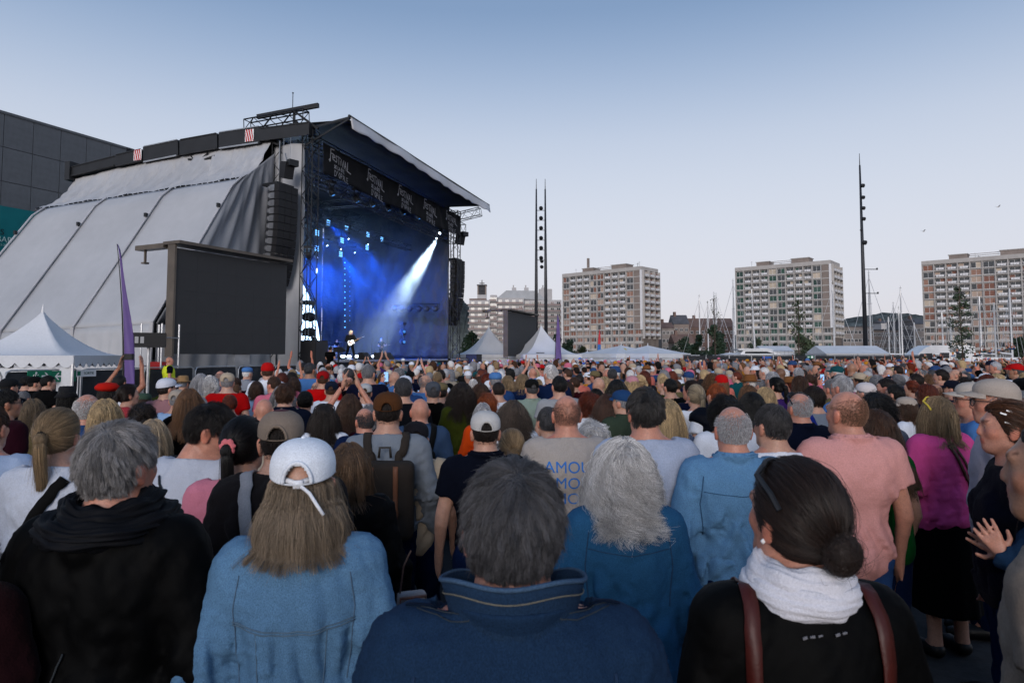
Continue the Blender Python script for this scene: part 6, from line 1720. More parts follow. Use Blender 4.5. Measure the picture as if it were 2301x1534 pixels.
# ---- drawing on clothes: rays from behind (or in front) onto the garment
def bvh(me): 
    vs = [v.co.copy() for v in me.vertices]; return BVHTree.FromPolygons(vs, [tuple(p.vertices) for p in me.polygons])
def on_back(bv, x, z, off=.004, front=False):
    h = bv.ray_cast(Vector((x, 1.0 if front else -1.0, z)), Vector((0, -1 if front else 1, 0)))
    if h[0] is None: return Vector((x, -.13 if not front else .13, z))
    nn = h[1] if (h[1].y > 0) == front else -h[1]
    return h[0] + nn*off
def strap(r, pts, w_, color, m_='leather', name='strap', front=False, off=.006, th=.004, n=22, parent=None):
    """ribbon over the garment; a point is (x, z) seen from behind or ('t', x, y) seen from above"""
    bv = bvh(r['g'].data); mb = MB(); C = []
    for q in pts:
        if q[0] == 't':
            h = bv.ray_cast(Vector((q[1], q[2], 1.75)), Vector((0, 0, -1))); C.append(h[0] if h[0] else Vector((q[1], q[2], 1.46)))
        else: C.append(on_back(bv, q[0], q[1], 0, front))
    P = []
    for i in range(n + 1):
        t = i/n*(len(C) - 1); k = min(int(t), len(C) - 2); P.append(C[k].lerp(C[k + 1], t - k))
    rows = []
    for i, p_ in enumerate(P):
        h = bv.find_nearest(p_); nn = h[1]
        if nn.dot(p_ - Vector((0, 0, 1.25))) < 0: nn = -nn
        d = (P[min(i + 1, n)] - P[max(i - 1, 0)]).normalized(); sd = d.cross(nn).normalized()
        row = []
        for b_ in (-.5, 0, .5):
            q = h[0] + sd*b_*w_; h2 = bv.find_nearest(q); row.append(h2[0] + nn*off)
        rows.append(row)
    mb.grid(lambda a_, b_: rows[min(int(round(a_*n)), n)][int(round(b_*2))], n, 2, th)
    return child(name, mb.mesh(name, M[m_], True), parent or r['root'], C_(color))
def neck_roll(r, name, rx, ry, tr, z, color, m_, amp, zf=.0, zs=1.0, seed=0):
    mb = MB(); r_ = np.random.RandomState(seed); a1, a2, a3 = r_.rand(3)*6.28
    def fn(a_, b_):
        th, ph = 6.28319*a_, 6.28319*b_; nz = amp*(math.sin(th*7 + ph*2 + a1) + .7*math.sin(th*3 - ph*3 + a2) + .6*math.sin(ph*6 + th*2 + a3) + .9*math.sin(ph*13 + th*4)); k = tr + nz
        return (math.cos(th)*(rx + k*math.cos(ph)), -.014 + math.sin(th)*(ry + k*math.cos(ph)), z + k*zs*math.sin(ph) - zf*math.sin(th))
    mb.grid(fn, 90, 44); return child(name, mb.mesh(name, M[m_], True), r['root'], color)
def seam(r, pts, rad=.0022, color=(.03, .05, .1), name='seam', n=18, front=False):
    bv = bvh(r['g'].data); P = []
    for i in range(n + 1):
        t = i/n*(len(pts) - 1); k = min(int(t), len(pts) - 2); f_ = t - k
        P.append(on_back(bv, pts[k][0]*(1 - f_) + pts[k + 1][0]*f_, pts[k][1]*(1 - f_) + pts[k + 1][1]*f_, .001, front))
    mb = MB(); mb.tube(P, rad, 5); return child(name, mb.mesh(name, M['canvas'], True), r['g'], color)
def backpack(r, label, color, w_=.30, h_=.42, z=1.13, dp=.13, flap=None, loc_off=(0, 0)):
    """bag carried on the back: a thing of its own at the wearer's back"""
    ro = r['root']; s = ro.scale[0]
    t = thing('backpack', label, 'backpack', (0, 0, 0)); t.parent = None
    t.matrix_basis = Matrix.LocRotScale(ro.location, ro.rotation_euler, ro.scale)
    F = Field(axis(-.25, .25, .012), axis(-.36, -.08, .012), axis(z - .3, z + .3, .012)); X, Y, Z = F.grid()
    yc = -.155 - dp/2
    qx, qy, qz = np.abs(X - loc_off[0]) - w_/2 + .05, np.abs(Y - yc) - dp/2 + .045, np.abs(Z - z) - h_/2 + .07
    F.F = np.sqrt(np.maximum(qx, 0)**2 + np.maximum(qy, 0)**2 + np.maximum(qz, 0)**2) + np.minimum(np.maximum(np.maximum(qx, qy), qz), 0) - .045 + .003*waves(X, Y, Z, 8, 50, (1, 1, 1))
    V, Q = F.mesh(); b = child('bag', np_mesh('bag', V, Q, M['canvas']), t, C_(color))
    for sx in (-1, 1): strap(r, [(sx*.07, z + h_/2 - .06), (sx*.085, z + h_/2 + .0), (sx*.10, 1.41), ('t', sx*.112, -.05), ('t', sx*.118, .04)], .05, color, 'canvas', 'shoulder_strap', off=.008, th=.008, parent=t)
    if flap:
        bb = bvh(b.data)
        for sx in (-1, 1):
            mb = MB(); mb.grid(lambda a_, b_: on_back(bb, loc_off[0] + sx*.07 + (b_ - .5)*.028, z + h_/2 - .05 - a_*.30, .005), 12, 2, .004); child('leather_strap', mb.mesh('leather_strap', M['leather'], True), t, flap)
            mb = MB(); q = on_back(bb, loc_off[0] + sx*.07, z - .06, .01); mb.box(q, (.036, .008, .03)); child('buckle', mb.mesh('buckle', M['leather']), t, tuple(c*.7 for c in flap))
        mb = MB(); mb.tube([(-.035, -.20, z + h_/2 - .01), (-.03, -.20, z + h_/2 + .05), (.03, -.20, z + h_/2 + .05), (.035, -.20, z + h_/2 - .01)], .008, 6); child('grab_handle', mb.mesh('grab_handle', M['leather'], True), t, (.03, .025, .02))
    return t
def shade(c, f_): return tuple(x*f_ for x in c)

# ------------------------------------------------------------------ the people nearest the camera
# man with upturned denim collar
A = hero(1152, 1020, 1.27, 'person in a dark blue denim jacket with upturned collar, nearest the camera', 2, 'person with the upturned denim collar', sex='m', g=('jacket', (.045, .088, .155)), hair=('full', (.11, .11, .12)), strands=26000, srad=.00036, fine=.005, gfine=.0075, seed=31, skin='rosy', bulk=1.10, extra_top=.022, gopt={'fold': 1.0})
mb = MB()
def acol(a_, b_):
    th = R(-90) + (a_ - .5)*R(310); fl = .008 + .034*b_; sag = .045*(abs(a_ - .5)*2)**2
    return (math.cos(th)*(.083 + fl*1.1), math.sin(th)*(.080 + fl*.8) - .020, 1.415 + b_*(.160 - sag) + .004*math.sin(a_*23))
mb.grid(acol, 40, 8, .006); child('collar', mb.mesh('collar', M['denim'], True), A['root'], (.012, .030, .066))
mb = MB(); mb.tube([Vector(acol(i/40, 1.0)) for i in range(41)], .0045, 6); child('collar_edge', mb.mesh('collar_edge', M['denim'], True), A['root'], (.045, .085, .15))
mb = MB(); mb.tube([Vector(acol(i/40, .84)) + (Vector(acol(i/40, .84)) - Vector((0, -.018, 1.5)))*.02 for i in range(41)], .0012, 4); child('stitching', mb.mesh('stitching', M['canvas']), A['root'], (.16, .15, .12))
seam(A, [(-.17, 1.27), (-.08, 1.255), (.08, 1.255), (.17, 1.27)], .0026, (.012, .03, .07)); seam(A, [(-.17, 1.262), (-.08, 1.247), (.08, 1.247), (.17, 1.262)], .0013, (.09, .10, .11), 'stitching')
seam(A, [(-.165, 1.43), (-.178, 1.33), (-.17, 1.22), (-.15, 1.1)], .003, (.012, .03, .07)); seam(A, [(.165, 1.43), (.178, 1.33), (.17, 1.22), (.15, 1.1)], .003, (.012, .03, .07))
for dy in (0, .012): strap(A, [('t', -.17, -.035 + dy), ('t', -.10, -.085 + dy), ('t', 0, -.10 + dy), ('t', .10, -.085 + dy), ('t', .17, -.035 + dy)], .0020, (.09, .11, .13), 'canvas', 'stitching', off=.002, th=.001)
for sx in (-1, 1): strap(A, [('t', sx*.09, -.04), ('t', sx*.14, -.03), ('t', sx*.19, -.02)], .008, (.015, .036, .075), 'denim', 'shoulder_seam', off=.003, th=.002)
# grey haired man in black jacket with hood
B = hero(265, 932, 1.92, 'person in a black hooded rain jacket in the left foreground', -2, 'person in the black hooded jacket', sex='m', g=('hoodie', (.0045, .005, .007)), gopt={'mat_': 'shell', 'hem': .64, 'loose': .024, 'fold': .5}, hair=('full', (.30, .29, .29)), strands=16000, srad=.00042, fine=.0055, gfine=.009, seed=5, skin='rosy', bulk=1.00, extra_top=.028, head=(-12, 0, 0), sseed=3)
neck_roll(B, 'hood', .094, .092, .034, 1.525, (.0045, .005, .007), 'shell', .005, -.02, 1.2, 2)
neck_roll(B, 'hood', .135, .135, .040, 1.490, (.0045, .005, .007), 'shell', .006, -.01, .8, 5)
strap(B, [(-.02, 1.20), (-.07, 1.05), (-.10, .9)], .004, (.10, .11, .12), 'shell', 'zip', off=.003)
# ponytail woman, white blouse, black strap
K_ = hero(132, 917, 3.15, 'person in a white blouse crossed by a wide black strap', 4, 'person in the strapped white blouse', sex='f', g=('long', (.62, .65, .72)), hair=('pony', 'dark blond'), strands=9000, srad=.0006, fine=.0068, gfine=.0105, seed=7, gopt={'mat_': 'cloth', 'loose': .022, 'fold': 1.0}, hlen=.25, bulk=0.99)
strap(K_, [(.10, 1.45), (.0, 1.30), (-.10, 1.12), (-.19, .95)], .05, (.012, .012, .013), 'canvas')
mb = MB(); mb.lathe([(.016, -.012), (.024, 0), (.016, .012)], (0, -.128, 1.645), 12, (0, -1, -.1)); child('hair_tie', mb.mesh('hair_tie', M['canvas'], True), K_['root'], (.01, .01, .01), K_['hm'])
# white cap woman in light denim
Cw = hero(683, 984, 1.93, 'person in a white cap and light blue denim jacket in the foreground', 8, 'person in the white cap and denim jacket', sex='f', g=('jacket', (.20, .33, .47)), hair=('capped', (.27, .215, .16)), strands=12000, srad=.0005, hat=('cap', (.80, .83, .88)), fine=.006, gfine=.0085, seed=9, bulk=1.01, extra_top=.018, hlen=.225, sseed=5, gopt={'loose': .024, 'fold': 1.0})
mb = MB(); mb.tube([(-.034, -.094, 1.668), (0, -.104, 1.658), (.034, -.094, 1.668)], .008, 6); child('cap_strap', mb.mesh('cap_strap', M['canvas'], True), Cw['hat'], (.78, .80, .86))
mb = MB(); mb.box((.004, -.108, 1.657), (.026, .01, .022)); mb.tube([(.012, -.112, 1.652), (.035, -.118, 1.635), (.06, -.128, 1.60), (.075, -.13, 1.578)], .005, 5); child('strap_end', mb.mesh('strap_end', M['canvas'], True), Cw['hat'], (.78, .80, .86))
for pts in ([(-.16, 1.30), (-.05, 1.285), (.05, 1.285), (.16, 1.30)], [(-.16, 1.292), (-.05, 1.277), (.05, 1.277), (.16, 1.292)]): seam(Cw, pts, .0022, (.09, .15, .22))
for sx in (-1, 1): seam(Cw, [(sx*.145, 1.42), (sx*.158, 1.33), (sx*.15, 1.22), (sx*.12, 1.0)], .0018, (.07, .12, .19)); seam(Cw, [(sx*.09, 1.28), (sx*.07, 1.0), (sx*.06, .9)], .0014, (.09, .15, .22))
# curly grey haired woman
E_ = hero(1400, 968, 2.55, 'person in a loose dark blue denim shirt beside the upturned denim collar', 0, 'person in the loose denim shirt', sex='f', g=('shirt', (.07, .19, .32)), hair=('longc', (.55, .54, .54)), strands=11000, srad=.0006, fine=.0068, gfine=.0105, seed=12, bulk=1.02, extra_top=.035, gopt={'loose': .024, 'hem': .72, 'fold': 1.0}, hlen=.27)
seam(E_, [(-.15, 1.36), (0, 1.345), (.15, 1.36)], .002, (.018, .05, .11))
for sx in (-1, 1): seam(E_, [(sx*.15, 1.42), (sx*.165, 1.3), (sx*.15, 1.15)], .0026, (.018, .05, .11))
# woman with bun, sunglasses, white scarf
D = hero(1784, 1030, 1.50, 'person in a black coat and white scarf with sunglasses pushed up', -2, 'person in the white scarf', sex='f', g=('coat', (.005, .005, .006)), hair=('bun', (.040, .026, .021)), strands=14000, srad=.0005, fine=.005, gfine=.008, seed=14, skin='rosy', head=(24, 4, 0), glasses=(True,), bulk=1.04, gopt={'fold': .45}, extra_top=.012)
neck_roll(D, 'scarf', .080, .080, .030, 1.512, (.62, .62, .68), 'knit', .0022, -.010, 1.5, 3)
neck_roll(D, 'scarf_fold', .100, .098, .022, 1.488, (.62, .62, .68), 'knit', .0018, -.006, 1.5, 8)
for sx in (-1, 1): strap(D, [('t', sx*.115, .06), ('t', sx*.12, .0), ('t', sx*.125, -.06), (sx*.13, 1.40), (sx*.128, 1.30), (sx*.10, 1.12), (sx*.07, .95)], .032, (.13, .030, .020))
for k in range(5): strap(D, [(-.04 + .015*k + .02*(k > 2), 1.425 + .002*k), (-.031 + .015*k + .02*(k > 2), 1.427 + .002*k)], .0055 - .001*(k % 3), (.28, .28, .3), 'canvas', 'neck_print', off=.003, n=3)
mb = MB(); mb.lathe([(.001, -.006), (.006, 0), (.001, .006)], (-.090, .003, 1.592), 8); child('earring', mb.mesh('earring', M['white_paint'], True), D['root'], None, D['hm'])
mb = MB(); mb.lathe([(.03, -.008), (.036, 0), (.03, .008)], (0, -.100, 1.602), 12, (0, -1, 0)); child('hair_tie', mb.mesh('hair_tie', M['canvas'], True), D['root'], (.006, .006, .006), D['hm'])
# bald man, denim shirt
Fm = hero(1646, 908, 3.3, 'person in a light blue denim shirt left of the salmon polo', -4, 'person in the light denim shirt', sex='m', g=('shirt', (.21, .36, .52)), hair=('fringe', 'silver'), strands=5200, srad=.0008, fine=.0068, gfine=.0105, seed=17, skin='rosy', bulk=1.00, gopt={'loose': .022, 'fold': 1.0}, hlen=.012)
seam(Fm, [(-.17, 1.36), (0, 1.345), (.17, 1.36)], .0022, (.03, .08, .16)); seam(Fm, [(-.17, 1.43), (-.185, 1.3), (-.17, 1.15)], .003, (.03, .08, .16)); seam(Fm, [(.17, 1.43), (.185, 1.3), (.17, 1.15)], .003, (.03, .08, .16))
# salmon polo
Hm = hero(1904, 874, 3.6, 'person in a salmon pink polo shirt and denim shorts', 2, 'person in the salmon polo', sex='m', g=('polo', (.72, .44, .42)), hair=('fringe', (.27, .165, .115)), strands=4200, srad=.00055, fine=.0068, gfine=.0105, seed=19, skin='rosy', head=(20, 0, 0), legs=('shorts', 'denim blue'), bulk=1.02, gopt={'loose': .027, 'hem': .80, 'fold': 1.0}, hlen=.007)
# pink sweatshirt woman
Iw = hero(2106, 884, 4.6, 'person in a hot pink sweatshirt, black skirt and yellow sunglasses', 10, 'person in the hot pink sweatshirt', sex='f', g=('long', (.70, .17, .40)), hair=('bob', 'dark blond'), strands=4500, srad=.0013, fine=.007, gfine=.010, seed=21, glasses=(True, 'dark_glass', 'yellow_frame'), legs=('skirt', 'black'), bulk=0.99, extra_top=.03, gopt={'loose': .034, 'hem': .86, 'fold': 1.0}, hlen=.26, pL=((.25, -.03, 1.16), (.20, .16, 1.0), (-.6, .7, 0), (0, -1, 0)), pR=((.25, -.03, 1.16), (.20, .16, 1.0), (-.6, .7, 0), (0, -1, 0)))
strap(Iw, [(-.05, 1.44), (.02, 1.30), (.09, 1.15)], .022, (.10, .03, .02)); strap(Iw, [(-.02, 1.45), (.05, 1.32), (.10, 1.18)], .018, (.13, .05, .03))
# dark haired woman in white sweatshirt looking down to the right
J = hero(446, 897, 3.15, 'person in a white sweatshirt with a thin bag cord, looking down sideways', -12, 'person in the white sweatshirt', sex='f', g=('long', (.56, .59, .66)), hair=('full', (.020, .014, .013)), strands=9000, srad=.0005, fine=.0055, gfine=.0105, seed=23, head=(-56, -20, 6), bulk=1.01, gopt={'loose': .024, 'fold': 1.0}, skin='rosy')
strap(J, [(-.10, 1.43), (-.02, 1.30), (.09, 1.16), (.17, 1.07)], .009, (.012, .014, .022), 'leather', 'bag_cord')
# scrunchie ponytail woman in pink
Mw = hero(548, 936, 2.95, 'person in a pink top with a red scrunchie', 10, 'person with the scrunchie', sex='f', g=('long', (.66, .32, .40)), hair=('pony', (.014, .011, .011)), strands=2600, srad=.0012, seed=25, hlen=.30, head=(-18, 0, 0))
mb = MB(); mb.grid(lambda a_, b_: (lambda th, ph: (math.cos(th)*(.022 + .014*math.cos(ph) + .004*math.sin(th*9)), -.134 + .012*math.sin(ph), 1.645 + math.sin(th)*(.022 + .014*math.cos(ph) + .004*math.sin(th*7))))(6.2832*a_, 6.2832*b_), 30, 10); child('scrunchie', mb.mesh('scrunchie', M['knit'], True), Mw['root'], (.62, .16, .18), Mw['hm'])
# beige cap, dark hoodie
Lm = hero(633, 921, 2.78, 'person in a beige cap with plum crown and a charcoal hoodie', 9, 'person in the beige cap', sex='m', g=('hoodie', (.050, .045, .048)), hair=('buzz', 'dark brown'), strands=1200, hat=('cap', (.34, .29, .25)), seed=27, extra_top=.018)
mb = MB(); mb.lathe([(.05, 1.752), (.03, 1.768), (.001, 1.774)], (0, -.004, 0), 24, None, 1, 1.2); child('cap_crown', mb.mesh('cap_crown', M['canvas'], True), Lm['hat'], (.07, .025, .035))
backpack(Lm, 'pale grey fabric backpack on the person in the charcoal hoodie', (.40, .41, .44), .26, .36, 1.10, .10)
# brown bob in black coat
hero(785, 985, 3.2, 'person in a black coat directly behind the white cap', 6, 'person in the black coat', sex='f', g=('coat', (.008, .009, .013)), hair=('bob', (.18, .115, .07)), strands=4500, srad=.0012, seed=29, extra_top=.03, bulk=0.98)
# brown cap with backpack
Om = hero(872, 880, 4.2, 'person in a brown cap and pale grey sweater wearing a backpack', 6, 'person in the brown cap', sex='m', g=('long', (.33, .36, .40)), hair=('buzz', 'dark brown'), hat=('cap', (.17, .085, .035)), strands=900, seed=33, extra_top=.018, gopt={'loose': .019})
backpack(Om, 'grey brown canvas backpack with two brown leather straps', (.105, .088, .076), .36, .50, 1.15, .15, (.20, .075, .035))
# white cap navy polo
hero(1091, 922, 3.85, 'person in an off white cap and navy polo shirt', 6, 'person in the off white cap', sex='m', g=('polo', (.012, .018, .040)), hair=('buzz', 'dark brown'), hat=('cap', (.62, .61, .60)), strands=900, seed=35, extra_top=.018, bulk=0.99)
# bald man with printed tee
Qm = hero(1273, 884, 4.05, 'person in a cream t-shirt printed with blue lettering', 4, 'person in the printed t-shirt', sex='m', g=('tee', (.50, .47, .45)), hair=('fringe', (.20, .13, .11)), hlen=.0035, strands=3500, srad=.0005, seed=37, skin='rosy', bulk=1.01, fine=.0068, gfine=.0105, gopt={'loose': .019})
_bv = bvh(Qm['g'].data)
M['blue_print'] = mat('blue_print', (.03, .17, .55), .8, .1, noise=(20, .1))
for k, (txt, z) in enumerate((('AMOUR', 1.345), ('AMOUR', 1.255), ('AMOUR', 1.165))):
    me = text_mesh(txt, .092, M['blue_print'], 'lettering', 0.0)
    bm_ = bmesh.new(); bm_.from_mesh(me); bmesh.ops.triangulate(bm_, faces=bm_.faces); bmesh.ops.subdivide_edges(bm_, edges=bm_.edges, cuts=2)
    for v in bm_.verts: v.co = on_back(_bv, v.co.x + .012 - .0*k, v.co.y + z - .02*v.co.x, .0035)
    bm_.to_mesh(me); bm_.free(); child('lettering', me, Qm['g'])
# dark grey haired man, pale blue tee
hero(1450, 864, 3.5, 'tall person in a pale blue t-shirt behind the loose denim shirt', 7, 'tall person in pale blue', sex='m', g=('tee', (.50, .55, .66)), hair=('full', (.055, .052, .052)), strands=3200, srad=.0011, seed=39, skin='rosy', bulk=1.02, extra_top=.024, gopt={'loose': .019})
